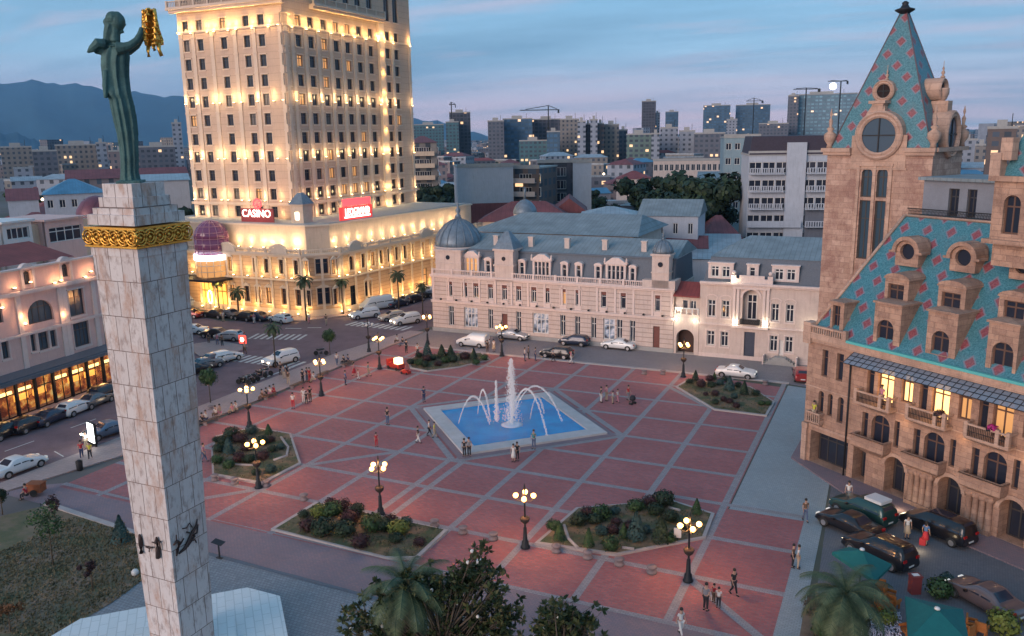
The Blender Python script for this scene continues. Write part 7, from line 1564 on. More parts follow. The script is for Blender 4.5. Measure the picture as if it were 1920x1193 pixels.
PPL = [
 (1323, 1145, 'stand', 'grey', 'black', 'man in a grey shirt standing with a child left of the lone walker', 2.8, 1.04, 0), (1338, 1130, 'stand', 'red', 'brown', 'child in a red top between the man in grey and the white shirt', 2.6, .72, 0), (1347, 1140, 'stand', 'white', 'black', 'boy in a white t-shirt and black shorts beside the man in grey', 2.9, .78, 0),
 (1375, 1115, 'walk', 'black', 'black', 'woman in black walking right of the family of three', 1.0, 1.0, 0), (1486, 1064, 'stand', 'brown', 'black', 'person in brown at the edge of the light path beside the white shirt', 1.5, .95, 0), (1496, 1066, 'stand', 'white', 'beige', 'person in white at the edge of the light path', 1.7, .95, 0),
 (1509, 977, 'walk', 'brown', 'denim', 'person in a brown jacket walking on the light path', .4, 1.0, 0), (1590, 942, 'stand', 'white', 'grey', 'person in white behind the green pickup in the lot', .2, 1, 0), (1700, 1010, 'stand', 'white', 'beige', 'woman in a white top by the black minivan', .5, 1, 1), (1734, 1022, 'stand', 'blue', 'red', 'woman with a bright red skirt by the black minivan', 2.6, 1, 1),
 (1276, 1192, 'walk', 'white', 'white', 'person in white cut by the bottom edge of the plaza', 1, 1, 0), (727, 797, 'stand', 'black', 'denim', 'lone man in black and jeans left of the pool', 2.9, 1.05, 0), (795, 754, 'stand', 'navy', 'navy', 'person in dark blue behind the left pool corner', 1.2, 1, 0),
 (706, 838, 'stand', 'red', 'red', 'child in red on a scooter on the plaza left of the pool', 1, .8, 0), (784, 831, 'walk', 'black', 'white', 'person in black and white walking near the left pool corner', 2, .95, 0), (805, 817, 'walk', 'white', 'black', 'person in white at the left rim of the pool', 2, .9, 0), (815, 821, 'walk', 'yellow', 'beige', 'person in yellow at the left rim of the pool', 2, .9, 0),
 (871, 857, 'stand', 'black', 'black', 'left one of the couple in black at the front pool corner', .1, 1, 0), (880, 856, 'stand', 'grey', 'black', 'right one of the couple at the front pool corner', .2, 1.03, 0), (963, 866, 'stand', 'white', 'white', 'woman in white by the front rim of the pool', .3, .95, 1), (970, 864, 'stand', 'black', 'black', 'person in black by the front rim of the pool', .2, 1, 0),
 (1127, 755, 'stand', 'black', 'white', 'person in a black top at the left of the group right of the pool', 2.0, 1, 0), (1137, 752, 'stand', 'pink', 'beige', 'person in pink in the group right of the pool', 2.4, 1, 0), (1149, 757, 'stand', 'white', 'beige', 'child in white in the group right of the pool', 1.4, .8, 0), (1158, 755, 'walk', 'white', 'pink', 'person in white and pink right of the pool', 1.4, .85, 0), (1178, 752, 'walk', 'red', 'grey', 'person in red pushing a dark stroller right of the pool', 1.3, 1, 0),
 (984, 677, 'stand', 'white', 'navy', 'person in white on the kerb left of the black hatchback', 2, 1, 0), (991, 673, 'stand', 'brown', 'black', 'person in brown on the kerb left of the black hatchback', 2, 1, 0), (1004, 677, 'stand', 'navy', 'navy', 'person in navy alone on the kerb before the black hatchback', 2, 1, 0), (1037, 678, 'walk', 'grey', 'black', 'person in grey passing in front of the black hatchback', 2, 1, 0), (1071, 682, 'walk', 'pink', 'white', 'person in pink at the tail of the black hatchback', 2, 1, 0),
 (914, 662, 'stand', 'black', 'brown', 'person in dark clothes right behind the white van', 1, 1, 0), (926, 660, 'stand', 'white', 'beige', 'woman in white beside the lamp by the white van', 1, 1, 1), (762, 662, 'stand', 'black', 'black', 'person in black near the lamp at the back left of the plaza', 1, 1.05, 0), (783, 668, 'walk', 'white', 'black', 'person in white near the back left bed', 1, 1, 0), (745, 645, 'sit', 'white', 'brown', 'person in white sitting on the far pavement edge', -1.6, 1, 0), (755, 650, 'sit', 'black', 'denim', 'person in black sitting on the far pavement edge', -1.6, 1, 0),
 (632, 686, 'walk', 'white', 'denim', 'person in white on the pavement near the trimmed tree', 1, 1, 0), (645, 685, 'sit', 'black', 'black', 'person in black seated left on the pavement beyond the crowd', -1.6, 1, 0), (653, 684, 'sit', 'navy', 'black', 'person in navy seated right on the pavement beyond the crowd', -1.6, 1, 0), (664, 706, 'walk', 'pink', 'red', 'woman in pink near the far bench on the plaza', 2, 1, 1), (691, 706, 'walk', 'teal', 'beige', 'person in teal walking before the toy ride', 2, 1, 0), (648, 722, 'stand', 'blue', 'navy', 'person in blue alone on the plaza below the benches', 2, 1, 0),
 (672, 712, 'walk', 'white', 'white', 'child in white near the woman in pink', 2, .7, 0),
 (527, 706, 'stand', 'black', 'black', 'person in black beside the palm and the white suv', .5, 1.05, 0), (533, 712, 'stand', 'grey', 'beige', 'person in grey in the crowd by the palm', .8, 1, 0), (539, 710, 'stand', 'black', 'brown', 'person in a black top in the crowd by the palm', 1, 1, 0), (541, 722, 'walk', 'brown', 'beige', 'person in brown stepping off the pavement by the palm', 1, 1, 0), (568, 719, 'stand', 'black', 'black', 'person in black left of the red clad pair on the bench edge', 1.4, 1, 0), (576, 716, 'stand', 'navy', 'denim', 'person in navy left of the red shirt on the bench edge', 1.4, 1, 0), (581, 716, 'stand', 'red', 'red', 'person in a red shirt on the bench edge', 1.4, 1, 0), (589, 718, 'sit', 'white', 'beige', 'person in white seated next to the red shirt', -1.6, 1, 0),
 (492, 752, 'sit', 'brown', 'brown', 'leftmost seated person of the reddish group on the bench', -1.6, 1, 0), (500, 749, 'sit', 'black', 'brown', 'seated person in black in the reddish group on the bench', -1.6, 1, 0), (507, 745, 'sit', 'white', 'pink', 'seated person in white in the reddish group on the bench', -1.6, 1, 0), (514, 742, 'sit', 'red', 'red', 'seated person in red at the end of the reddish group', -1.6, 1, 0),
 (550, 766, 'stand', 'white', 'red', 'person in white and red on the plaza in front of the benches', .6, 1, 0), (570, 756, 'stand', 'white', 'white', 'person in white of the pair on the plaza in front of the benches', .8, 1.02, 0), (575, 757, 'stand', 'black', 'black', 'child in black beside the pair in front of the benches', .8, .8, 0), (582, 753, 'stand', 'black', 'brown', 'person in black of the pair in front of the benches', .8, 1, 0),
 (436, 778, 'sit', 'pink', 'beige', 'person in pink seated near the lamp behind the west bed', -1.6, 1, 0), (443, 775, 'sit', 'white', 'beige', 'person in white seated near the lamp behind the west bed', -1.6, 1, 0), (405, 784, 'sit', 'white', 'brown', 'person in white seated on the bench left of the lamp', -1.6, 1, 0), (413, 781, 'sit', 'beige', 'pink', 'person in beige seated on the bench left of the lamp', -1.6, 1, 0),
 (369, 796, 'sit', 'yellow', 'beige', 'person in a yellow shirt seated at the column edge', -1.6, 1.05, 0), (380, 798, 'sit', 'black', 'black', 'person in black seated next to the yellow shirt', -1.6, 1, 0), (387, 793, 'sit', 'white', 'navy', 'person in white seated next to the one in black by the column', -1.6, 1, 0), (383, 866, 'walk', 'pink', 'denim', 'person in pink walking between the column and the west bed', 2, 1, 0),
 (163, 842, 'stand', 'white', 'beige', 'person in white close to the glowing advertising box', .5, 1, 0), (170, 862, 'walk', 'yellow', 'black', 'person in a yellow top and black shorts by the advertising box', .8, 1, 0), (154, 860, 'walk', 'red', 'navy', 'person in red and navy by the advertising box', .8, 1, 0), (50, 938, 'sit', 'red', 'black', 'person in a red jacket seated beside the wooden cart', -1.2, 1.05, 0),
 (392, 645, 'stand', 'black', 'brown', 'person in black on the island right of the column', .5, 1, 0), (408, 648, 'stand', 'pink', 'denim', 'person in pink on the island by the cars', .8, 1, 0), (417, 650, 'stand', 'brown', 'black', 'person in brown on the island by the cars', .8, 1, 0), (580, 607, 'walk', 'white', 'pink', 'person in white crossing before the hotel corner', .8, 1, 0), (612, 610, 'walk', 'brown', 'beige', 'person in brown crossing before the hotel corner', .8, 1, 0), (419, 603, 'stand', 'white', 'beige', 'person in white between the first two black cars before the hotel', .3, 1, 0), (477, 607, 'stand', 'pink', 'white', 'person in pink between the black cars and the white hatchback', .3, 1, 0), (460, 664, 'walk', 'beige', 'brown', 'person beside the red lit traffic sign', .3, 1, 0),
]
for px, py, k, a, c, lb_, rz, s_, sk in PPL:
    z = 0.0
    if k == 'sit' and px < 700 and px > 60: z = 0.0
    person(px, py, k, a, c, lb_, rz+.3*((px*7) % 5-2)*.2, s_, bool(sk), z)
person(1001, 838, 'phone', 'teal', 'denim', 'person in light blue standing on the front rim of the pool', .1, 1.05, False, .27, xy=(G(1001, 842, .27)))
x, y, _ = RF.pt(1.3, -.35, 0); person(0, 0, 'stand', 'yellow', 'beige', 'person in yellow on the small corner balcony', R(-36), 1, False, 3.98, xy=(x, y))
x, y, _ = RF.pt(ua[0]+2.2, -.55, 0); person(1, 0, 'stand', 'pink', 'denim', 'person in pink on the first lit balcony under the awning', R(-36), 1, False, 7.07, xy=(x, y))
t = thing('stroller', 'dark baby stroller pushed by the person in red', 'stroller', (*G(1186, 758), 0), 1.2); b = MB(); b.lathe([(.05, .35), (.3, .45), (.34, .7), (.2, .95)], 8); part('seat', b, PC_['black'], t); b = MB(); b.tube([(-.3, 0, .05), (.2, 0, .6), (.5, 0, .95)], .025, 5); b.tube([(.3, 0, .05), (-.1, 0, .5)], .025, 5); part('frame', b, M['iron'], t)
for q_ in (-.3, .3): b = MB(); b.lathe([(.12, -.2), (.12, .2)], 10); me = b.mesh('wheel', M['tyre']); me.transform(Matrix.Rotation(R(90), 4, 'X')); link('wheel', me, t, (q_, 0, .12))
t = thing('red_bag', 'bright red bag standing by the woman at the black minivan', 'bag', (*G(1729, 1022), 0)); b = MB(); b.box(-.2, -.12, 0, .2, .12, .5); part('bag_body', b, PC_['red'], t); b = MB(); b.tube([(-.12, 0, .5), (0, 0, .68), (.12, 0, .5)], .02, 4); part('handle', b, PC_['red'], t)
def flowers(px, py, z, m, label):
    x, y = z[:2]; b = MB(); leafblob(b, (0, 0, 0), .4, 160, .12, .6); t = thing('flower_box', label, 'flowers', (x, y, z[2])); part('blossoms', b, m, t); b = MB(); b.box(-.4, -.15, -.25, .4, .15, -.05); part('box', b, M['iron'], t)
flowers(0, 0, RF.pt(ua[2]+1.9, -.8, 8.1), plain('magenta_flower', (.45, .02, .18), .7), 'magenta flowers on the rightmost visible balcony rail'); flowers(0, 0, RF.pt(ua[1]+2.6, -.8, 8.05), M['leafr'], 'dark red potted flowers on the middle balcony rail')

# ================================================================ vehicles
PAINT = {n_: plain('paint_'+n_, c, .28, .3 if n_ not in ('white',) else 0, coat=.6) for n_, c in dict(white=(.62, .62, .62), black=(.012, .012, .016), silver=(.35, .36, .38), brown=(.14, .10, .10), green=(.02, .06, .055), blue=(.08, .13, .2), red=(.3, .03, .03), grey=(.12, .12, .13), navy=(.02, .03, .06), beige=(.45, .38, .33)).items()}
PROF = {  # x along the car (front +), roof line height, shoulder height, half width
 'sedan': (4.6, 1.44, .88, [(-2.3, .62), (-2.22, .9), (-1.9, .98), (-1.35, 1.0), (-.75, 1.38), (-.35, 1.44), (.25, 1.42), (.95, 1.02), (1.6, .93), (2.1, .80), (2.26, .66), (2.3, .5)], .92),
 'hatch': (4.2, 1.5, .9, [(-2.1, .6), (-2.06, 1.0), (-1.95, 1.1), (-1.6, 1.44), (-1.2, 1.5), (.1, 1.48), (.95, 1.04), (1.5, .96), (1.92, .82), (2.06, .66), (2.1, .5)], .90),
 'suv': (4.7, 1.74, 1.05, [(-2.35, .65), (-2.32, 1.1), (-2.2, 1.3), (-2.0, 1.68), (-1.6, 1.74), (.1, 1.72), (.85, 1.2), (1.6, 1.1), (2.15, .98), (2.32, .8), (2.35, .55)], .96),
 'van': (4.4, 1.85, 1.0, [(-2.2, .6), (-2.2, 1.7), (-2.1, 1.83), (-1.5, 1.85), (.2, 1.82), (.95, 1.25), (1.5, 1.1), (2.0, .9), (2.17, .7), (2.2, .5)], .92),
 'minibus': (5.6, 2.3, 1.15, [(-2.8, .6), (-2.8, 2.1), (-2.7, 2.28), (-1.5, 2.3), (1.1, 2.26), (1.5, 2.1), (2.15, 1.3), (2.65, 1.1), (2.78, .8), (2.8, .5)], 1.0),
 'minivan': (5.0, 1.78, 1.02, [(-2.5, .6), (-2.48, 1.15), (-2.35, 1.6), (-2.1, 1.76), (-1.2, 1.78), (.5, 1.72), (1.3, 1.2), (1.9, 1.02), (2.35, .85), (2.48, .65), (2.5, .5)], .96)}
def car_proto(kind):
    L_, H, SHD, pts, W_ = PROF[kind]; t = thing('parked_car', '', 'car'); xs = np.linspace(-L_/2, L_/2, 37); px_ = [p[0] for p in pts]; pz = [p[1] for p in pts]
    top = lambda x: float(np.interp(x, px_, pz)); sh = lambda x: min(SHD, top(x)-.02)
    def hw_(x): e = abs(x)/(L_/2); return W_*(1-.10*max(0, (e-.72)/.28)**2)
    def section(x, o=0.0):
        w_, T, s_ = hw_(x), top(x), sh(x); tum = max(0, (T-s_))*.30; zb = .24+(.06 if abs(x) > L_/2-.2 else 0)
        half = [(w_*.86, zb), (w_*.98, zb+.12), (w_, .5*(zb+s_)), (w_*.97, s_), (w_*.95-tum*.75, s_+(T-s_)*.75), (w_*.90-tum, s_+(T-s_)*.95), (w_*.70-tum, T), (0, T+.02)]
        return half
    b = MB(); rows = []
    for x in xs: s_ = section(x); rows.append([b.av((x, y, z)) for y, z in s_]+[b.av((x, -y, z)) for y, z in s_[-2::-1]])
    for a, c in zip(rows, rows[1:]):
        for i in range(len(a)-1): b.f.append([a[i], c[i], c[i+1], a[i+1]]); b.m.append(0); b.sm.append(True)
        b.f.append([a[-1], c[-1], c[0], a[0]]); b.m.append(0); b.sm.append(False)
    for r, rev in ((rows[0], False), (rows[-1], True)): b.f.append(r[::-1] if rev else r); b.m.append(0); b.sm.append(False)
    body = part('body', b, PAINT['white'], t)
    # glass from the same surface, a hair outside it
    def surf(x, k, s_, e=.014): y, z = section(x)[k]; return Vector((x, s_*(y+e), z+e*.3))
    cab = [x for x in xs if top(x) > SHD+.26]; xa, xb = min(cab), max(cab)
    def patch(name, x0, x1, s_):
        b = MB(); n = max(2, int((x1-x0)/.12))
        for i in range(n):
            u, v_ = x0+(x1-x0)*i/n, x0+(x1-x0)*(i+1)/n
            def q(x, f):
                A_, B_ = surf(x, 3, s_), surf(x, 5, s_); return A_.lerp(B_, f)
            b.face([q(u, .14), q(v_, .14), q(v_, .92), q(u, .92)], 0, True)
        part(name, b, M['glass'], t)
    mid = (xa+xb)/2; van = kind in ('van',)
    segs = [(xa+.12, mid-.08), (mid+.04, xb-.12)] if L_ < 4.9 else [(xa+.1, xa+(xb-xa)*.34), (xa+(xb-xa)*.37, xa+(xb-xa)*.64), (xa+(xb-xa)*.67, xb-.1)]
    if van: segs = [(xb-.85, xb-.12)]
    for s_ in (-1, 1):
        for x0, x1 in segs: patch('side_window', x0, x1, s_)
    def across(name, xl, xr, m=M['glass']):
        b = MB(); n = 6
        for i in range(n):
            u, v_ = xl+(xr-xl)*i/n, xl+(xr-xl)*(i+1)/n; wu, wv_ = section(u)[6][0], section(v_)[6][0]
            b.face([(u, -wu, top(u)+.022), (v_, -wv_, top(v_)+.022), (v_, wv_, top(v_)+.022), (u, wu, top(u)+.022)], 0, True)
        part(name, b, m, t)
    fr_ = [p for p in pts]; k = max(range(len(pts)), key=lambda i: (pts[i][1] > H*.97)*pts[i][0]+(-99 if pts[i][1] <= H*.97 else 0)); across('windscreen', pts[k][0]+.08, pts[min(k+1, len(pts)-1)][0]-.08)
    j = min(i for i in range(len(pts)) if pts[i][1] > H*.93)
    if not van and pts[j][0]-pts[j-1][0] > .12: across('rear_window', pts[j-1][0]+.05, pts[j][0]-.04)
    elif not van:
        b = MB(); x = pts[j-1][0]; 
        zz0, zz1 = SHD+.1, H-.18; b.face([(-L_/2-.012, -W_*.72, zz0), (-L_/2-.012, W_*.72, zz0), (-L_/2-.012+.03, W_*.62, zz1), (-L_/2-.012+.03, -W_*.62, zz1)]); part('rear_window', b, M['glass'], t)
    r = .33 if kind not in ('suv', 'minibus') else .37; wx = L_*.5-.82
    for x in (-wx, wx):
        for s_ in (-1, 1):
            b = MB(); b.lathe([(r*.6, -.11), (r*.95, -.115), (r, -.08), (r, .08), (r*.95, .115), (r*.6, .11)], 18); me = b.mesh('wheel', M['tyre']); me.transform(Matrix.Rotation(R(90), 4, 'X')); o = link('wheel', me, t, (x, s_*(W_-.09), r))
            b = MB(); b.lathe([(r*.62, s_*-.112), (r*.5, s_*-.10), (r*.2, s_*-.12), (.01, s_*-.12)], 14); me = b.mesh('rim', M['rim']); me.transform(Matrix.Rotation(R(90), 4, 'X')); link('rim', me, o)
            b = MB(); n = 14; P = [(x+(r+.07)*math.cos(math.pi*i/n), (r+.07)*math.sin(math.pi*i/n)+r-.02) for i in range(n+1)]; b.face([(u, s_*(W_+.004), z) for u, z in P]); part('wheel_arch', b, M['tyre'], t)
    for s_ in (-1, 1):
        b = MB(); b.box(L_/2-.2, s_*W_*.62-.17, .62, L_/2-.015, s_*W_*.62+.17, .76); part('headlight', b, M['headlamp'], t)
        b = MB(); zt = .78 if kind in ('sedan',) else .95; b.box(-L_/2-.015, s_*W_*.68-.15, zt-.06, -L_/2+.2, s_*W_*.68+.15, zt+.1); part('tail_light', b, M['tail'], t)
        b = MB(); b.box(.55, s_*(W_+.1)-.09, SHD, .72, s_*(W_+.1)+.09, SHD+.14); part('mirror', b, PAINT['black'], t)
    b = MB(); b.box(L_/2-.06, -.5, .42, L_/2+.015, .5, .58); part('grille', b, M['tyre'], t)
    for s_ in (-1, 1): b = MB(); b.box(s_*(L_/2+.012)-.01, -.25, .45 if s_ < 0 else .32, s_*(L_/2+.012)+.01, .25, .56 if s_ < 0 else .42); part('number_plate', b, M['plate'], t)
    return t
CP = {k: car_proto(k) for k in PROF}; used = set()
def car(px, py, kind, col, hd, label, on=False, name='parked_car', cat='car', xy=None, z=0.0):
    t = CP[kind] if kind not in used else copy_tree(CP[kind]); used.add(kind)
    x, y = xy or G(px, py, .3); t.location = (x, y, z); t.rotation_euler = (0, 0, R(hd)); tag(t, label, cat, 'vehicles around the square')
    for c in t.children:
        if c.name.split('.')[0] == 'body': c.material_slots[0].link = 'OBJECT'; c.material_slots[0].material = PAINT[col]
        if c.name.split('.')[0] == 'headlight' and on: c.material_slots[0].link = 'OBJECT'; c.material_slots[0].material = M['headon']
    return t
CARS = [(887, 645, 'van', 'white', 180, 'small white delivery van behind the back left bed'), (962, 632, 'sedan', 'silver', 0, 'silver car parked at the pink wall right of the white van'), (1077, 643, 'hatch', 'navy', 180, 'dark hatchback parked against the pink wall'), (1044, 666, 'hatch', 'black', 180, 'black hatchback on the cross street beside pedestrians'), (1160, 650, 'sedan', 'white', 180, 'white sedan at the pink wall near its right end'), (1380, 702, 'sedan', 'white', 0, 'white sedan behind the back right bed'),
 (527, 678, 'suv', 'white', 255, 'white suv driving on the road beside the thin palm', True), (35, 878, 'sedan', 'white', 88, 'white sedan cut by the left edge of the photo'), (201, 811, 'sedan', 'blue', 262, 'blue car with lights on left of the column', True),
 (12, 812, 'sedan', 'black', 98, 'black car at the left end of the row before the cafe'), (55, 800, 'hatch', 'black', 98, 'black car second from the left before the cafe'), (97, 786, 'sedan', 'navy', 98, 'dark car left of the white car before the cafe'), (143, 769, 'hatch', 'white', 98, 'white car in the row before the cafe'), (178, 755, 'sedan', 'grey', 98, 'grey car right of the white one before the cafe'), (203, 742, 'suv', 'black', 98, 'dark suv nearest the column before the cafe'),
 (362, 697, 'sedan', 'black', 75, 'dark car touching the right edge of the column'), (385, 687, 'sedan', 'grey', 75, 'dark grey car second right of the column'), (401, 678, 'sedan', 'brown', 75, 'brown car third right of the column'), (424, 673, 'hatch', 'white', 75, 'white car at the end of the row right of the column'),
 (360, 622, 'sedan', 'white', 200, 'white car with glowing headlights right of the column', True), (405, 629, 'sedan', 'black', 190, 'black car on the road near the island'), (430, 634, 'hatch', 'silver', 190, 'silver car on the road near the island'), (362, 572, 'minibus', 'white', 200, 'white minibus before the hotel entrance beside the column'), (355, 592, 'sedan', 'red', 190, 'red car right of the column below the minibus'),
 (405, 592, 'sedan', 'black', 175, 'first black car before the hotel beside the entrance palm'), (430, 592, 'sedan', 'grey', 175, 'dark grey car second in the row before the hotel'), (460, 597, 'hatch', 'black', 172, 'black car third in the row before the hotel'), (484, 597, 'sedan', 'navy', 172, 'dark car left of the white hatchback before the hotel'), (526, 601, 'hatch', 'white', 168, 'white hatchback parked before the hotel corner'),
 (706, 577, 'minibus', 'white', 240, 'white minibus by the side entrance of the hotel'), (684, 593, 'suv', 'white', 235, 'white car left below the side minibus'), (735, 597, 'hatch', 'beige', 235, 'beige car right of the crossing near the minibus'), (761, 604, 'suv', 'white', 240, 'white car nearest the pink building corner'),
 (745, 572, 'sedan', 'navy', 80, 'dark car first in the row along the hotel side'), (763, 566, 'sedan', 'grey', 80, 'grey car second in the row along the hotel side'), (778, 563, 'hatch', 'black', 80, 'black car third in the row along the hotel side'), (789, 557, 'sedan', 'black', 80, 'black car fourth in the row along the hotel side'), (799, 553, 'hatch', 'silver', 80, 'silver car fifth in the row along the hotel side'), (809, 548, 'sedan', 'white', 80, 'white car farthest along the hotel side'),
 (1617, 963, 'suv', 'green', 145, 'dark green suv with a white roof box in the lot'), (1592, 988, 'sedan', 'black', 148, 'black car parked left of the green suv'), (1648, 1040, 'suv', 'black', 146, 'black suv parked behind the first green umbrella'), (1757, 995, 'minivan', 'black', 144, 'long black minivan parked by the arcade'), (1848, 1128, 'sedan', 'brown', 138, 'brownish silver sedan beside the front green umbrella'), (1503, 706, 'hatch', 'red', 100, 'red car peeping out beside the corner building')]
for c in CARS:
    t = car(*c[:6], on=len(c) > 6)
    if c[6:]:
        h = R(c[4]); glow(t, (t.location.x+math.cos(h)*3.2, t.location.y+math.sin(h)*3.2, .5), 25, (1, .75, .45), .3)
    if 'roof box' in c[5]:
        b = MB(); b.box(-1.9, -.6, 1.78, -.5, .6, 2.0); part('roof_box', b, PAINT['white'], t)
# motorbikes and scooters on the pavement edge
mp_ = thing('motorbike', '', 'motorbike'); b = MB(); b.tube([(-.55, 0, .75), (-.1, 0, .8), (.25, 0, .85), (.5, 0, .9)], [.1, .16, .14, .06], 7); b.tube([(-.2, 0, .35), (.2, 0, .4)], .18, 7); part('body', b, PAINT['black'], mp_)
for x in (-.68, .68):
    b = MB(); b.lathe([(.30, -.05), (.32, 0), (.30, .05), (.22, .03), (.22, -.03)], 14); me = b.mesh('wheel', M['tyre']); me.transform(Matrix.Rotation(R(90), 4, 'X')); link('wheel', me, mp_, (x, 0, .32))
b = MB(); b.tube([(.68, 0, .32), (.48, 0, .95), (.4, 0, 1.05)], .03, 5); b.tube([(.42, -.33, 1.05), (.42, .33, 1.05)], .02, 5); part('handlebar', b, M['chrome'], mp_); b = MB(); b.box(-.6, -.12, .8, 0, .12, .88); part('saddle', b, M['tyre'], mp_)
for i, (px, py, w_) in enumerate(((462, 722, 'leftmost beside the pavement'), (470, 719, 'second from the left'), (478, 716, 'third from the left'), (493, 709, 'fourth, left of the palm'), (503, 705, 'nearest the palm trunk'), (607, 667, 'apart from the rest, by the trimmed tree'))):
    t = mp_ if i == 0 else copy_tree(mp_); x, y = G(px, py); t.location = (x-.4, y, 0); t.rotation_euler = (0, 0, R(10+8*(i % 3))); tag(t, 'dark motorbike parked at the kerb, '+w_, 'motorbike', 'motorbikes parked at the kerb')
# ================================================================ the town behind
def winmat(name, wallc, pw, ph, fw_, fh, glassc=(.03, .04, .055), litp=.05, balc=0, var=.12):
    m, nt, p = newmat(name); v = objc(nt); s = nt.nodes.new('ShaderNodeSeparateXYZ'); nt.links.new(v, s.inputs[0]); g_ = nt.nodes.new('ShaderNodeTexCoord'); sn = nt.nodes.new('ShaderNodeSeparateXYZ'); nt.links.new(g_.outputs['Normal'], sn.inputs[0])
    a = mth(nt, 'DIVIDE', mth(nt, 'ADD', s.outputs[0], s.outputs[1]), pw); c = mth(nt, 'DIVIDE', s.outputs[2], ph); fa, fc = mth(nt, 'FRACT', a), mth(nt, 'FRACT', c)
    w_ = mth(nt, 'MULTIPLY', mth(nt, 'LESS_THAN', mth(nt, 'ABSOLUTE', mth(nt, 'SUBTRACT', fa, .5)), fw_/2), mth(nt, 'LESS_THAN', mth(nt, 'ABSOLUTE', mth(nt, 'SUBTRACT', fc, .55)), fh/2))
    w_ = mth(nt, 'MULTIPLY', w_, mth(nt, 'LESS_THAN', mth(nt, 'ABSOLUTE', sn.outputs[2]), .5))
    cv = nt.nodes.new('ShaderNodeCombineXYZ'); nt.links.new(mth(nt, 'FLOOR', a), cv.inputs[0]); nt.links.new(mth(nt, 'FLOOR', c), cv.inputs[1]); wn = nt.nodes.new('ShaderNodeTexWhiteNoise'); nt.links.new(cv.outputs[0], wn.inputs[0])
    oi = nt.nodes.new('ShaderNodeObjectInfo'); nt.links.new(mth(nt, 'MULTIPLY', oi.outputs['Random'], 50), cv.inputs[2])
    nz = noise(nt, v, .25, 4); wc = mixc(nt, remap(nt, nz, .35, .65), dk(wallc, 1-var), dk(wallc, 1+var))
    if balc: wc = mixc(nt, mth(nt, 'LESS_THAN', fc, .14), wc, dk(wallc, balc))
    gc = mixc(nt, wn.outputs[0], glassc, dk(glassc, 2.2)); nt.links.new(mixc(nt, w_, wc, gc), p.inputs['Base Color']); p.inputs['Roughness'].default_value = .7
    lit_ = mth(nt, 'MULTIPLY', w_, mth(nt, 'GREATER_THAN', wn.outputs[0], 1-litp)); p.inputs['Emission Color'].default_value = (1, .6, .3, 1); nt.links.new(mth(nt, 'MULTIPLY', lit_, 1.1), p.inputs['Emission Strength']); return m
CM = {'grey': winmat('grey_block', (0.106, 0.112, 0.140), 3.2, 3.0, .55, .5), 'white': winmat('white_block', (0.242, 0.265, 0.317), 3.6, 3.1, .42, .45), 'cream': winmat('cream_block', (0.193, 0.175, 0.165), 3.0, 3.0, .45, .5), 'pink': winmat('pink_block', (0.193, 0.154, 0.158), 3.0, 3.2, .4, .5),
      'brown': winmat('brown_block', (0.116, 0.085, 0.079), 3.4, 3.0, .6, .55), 'dark': winmat('dark_frame_block', (0.068, 0.069, 0.091), 3.4, 3.2, .72, .66, (.02, .025, .035), .03), 'blue': winmat('blue_glass_block', (0.058, 0.106, 0.158), 3.0, 3.2, .8, .6, (.03, .07, .12), .06), 'teal': winmat('teal_block', (0.058, 0.138, 0.165), 3.2, 3.0, .6, .5), 'green': winmat('green_block', (0.106, 0.159, 0.146), 3.4, 3.1, .6, .5), 'glassy': winmat('lit_glass_block', (0.126, 0.191, 0.243), 3.6, 3.4, .7, .45, (.10, .18, .22), .03)}
RM = {'red': M['redroof'], 'maroon': M['maroonroof'], 'blue': M['blueroof'], 'grey': M['greyroof'], 'zinc': M['zinc'], 'flat': M['concrete'], 'slate': M['slate']}
def ground_box(px0, px1, dist, dep, rot, pm=None):
    x0, y0, _ = AZ(px0, dist); x1, y1, _ = AZ(px1, dist); cx_, cy_ = (x0+x1)/2, (y0+y1)/2; w_ = math.hypot(x1-x0, y1-y0); ang = math.atan2(y1-y0, x1-x0)+R(rot); return cx_, cy_, w_/max(.5, abs(math.cos(R(rot)))), ang
def roofmesh(kind, w_, d_, z, h):
    b = MB(); o = .35; X0, X1, Y0, Y1 = -w_/2-o, w_/2+o, -o, d_+o
    if kind == 'hip':
        k = min(d_/2, w_/2)*.95; A = [(X0, Y0, z), (X1, Y0, z), (X1, Y1, z), (X0, Y1, z)]; r0, r1 = (X0+k, (Y0+Y1)/2, z+h), (X1-k, (Y0+Y1)/2, z+h)
        b.face([A[0], A[1], r1, r0]); b.face([A[1], A[2], r1]); b.face([A[2], A[3], r0, r1]); b.face([A[3], A[0], r0])
    elif kind == 'gable':
        r0, r1 = (X0, (Y0+Y1)/2, z+h), (X1, (Y0+Y1)/2, z+h); b.face([(X0, Y0, z), (X1, Y0, z), r1, r0]); b.face([(X1, Y1, z), (X0, Y1, z), r0, r1]); b.face([(X0, Y1, z), (X0, Y0, z), r0]); b.face([(X1, Y0, z), (X1, Y1, z), r1])
    elif kind == 'gablef':
        r0, r1 = (0, Y0, z+h), (0, Y1, z+h); b.face([(X0, Y0, z), (X0, Y1, z), r1, r0]); b.face([(X1, Y1, z), (X1, Y0, z), r0, r1]); b.face([(X0, Y0, z), (X1, Y0, z), r0]); b.face([(X1, Y1, z), (X0, Y1, z), r1])
    elif kind == 'shed': b.face([(X0, Y0, z), (X1, Y0, z), (X1, Y1, z+h), (X0, Y1, z+h)]); b.face([(X1, Y0, z), (X1, Y1, z), (X1, Y1, z+h)]); b.face([(X0, Y1, z), (X0, Y0, z), (X0, Y1, z+h)])
    else: b.box(X0+.2, Y0+.2, z, X1-.2, Y1-.2, z+.35); b.box(X0+.2, Y0+.2, z+.35, X1-.2, Y0+.45, z+.9)
    return b
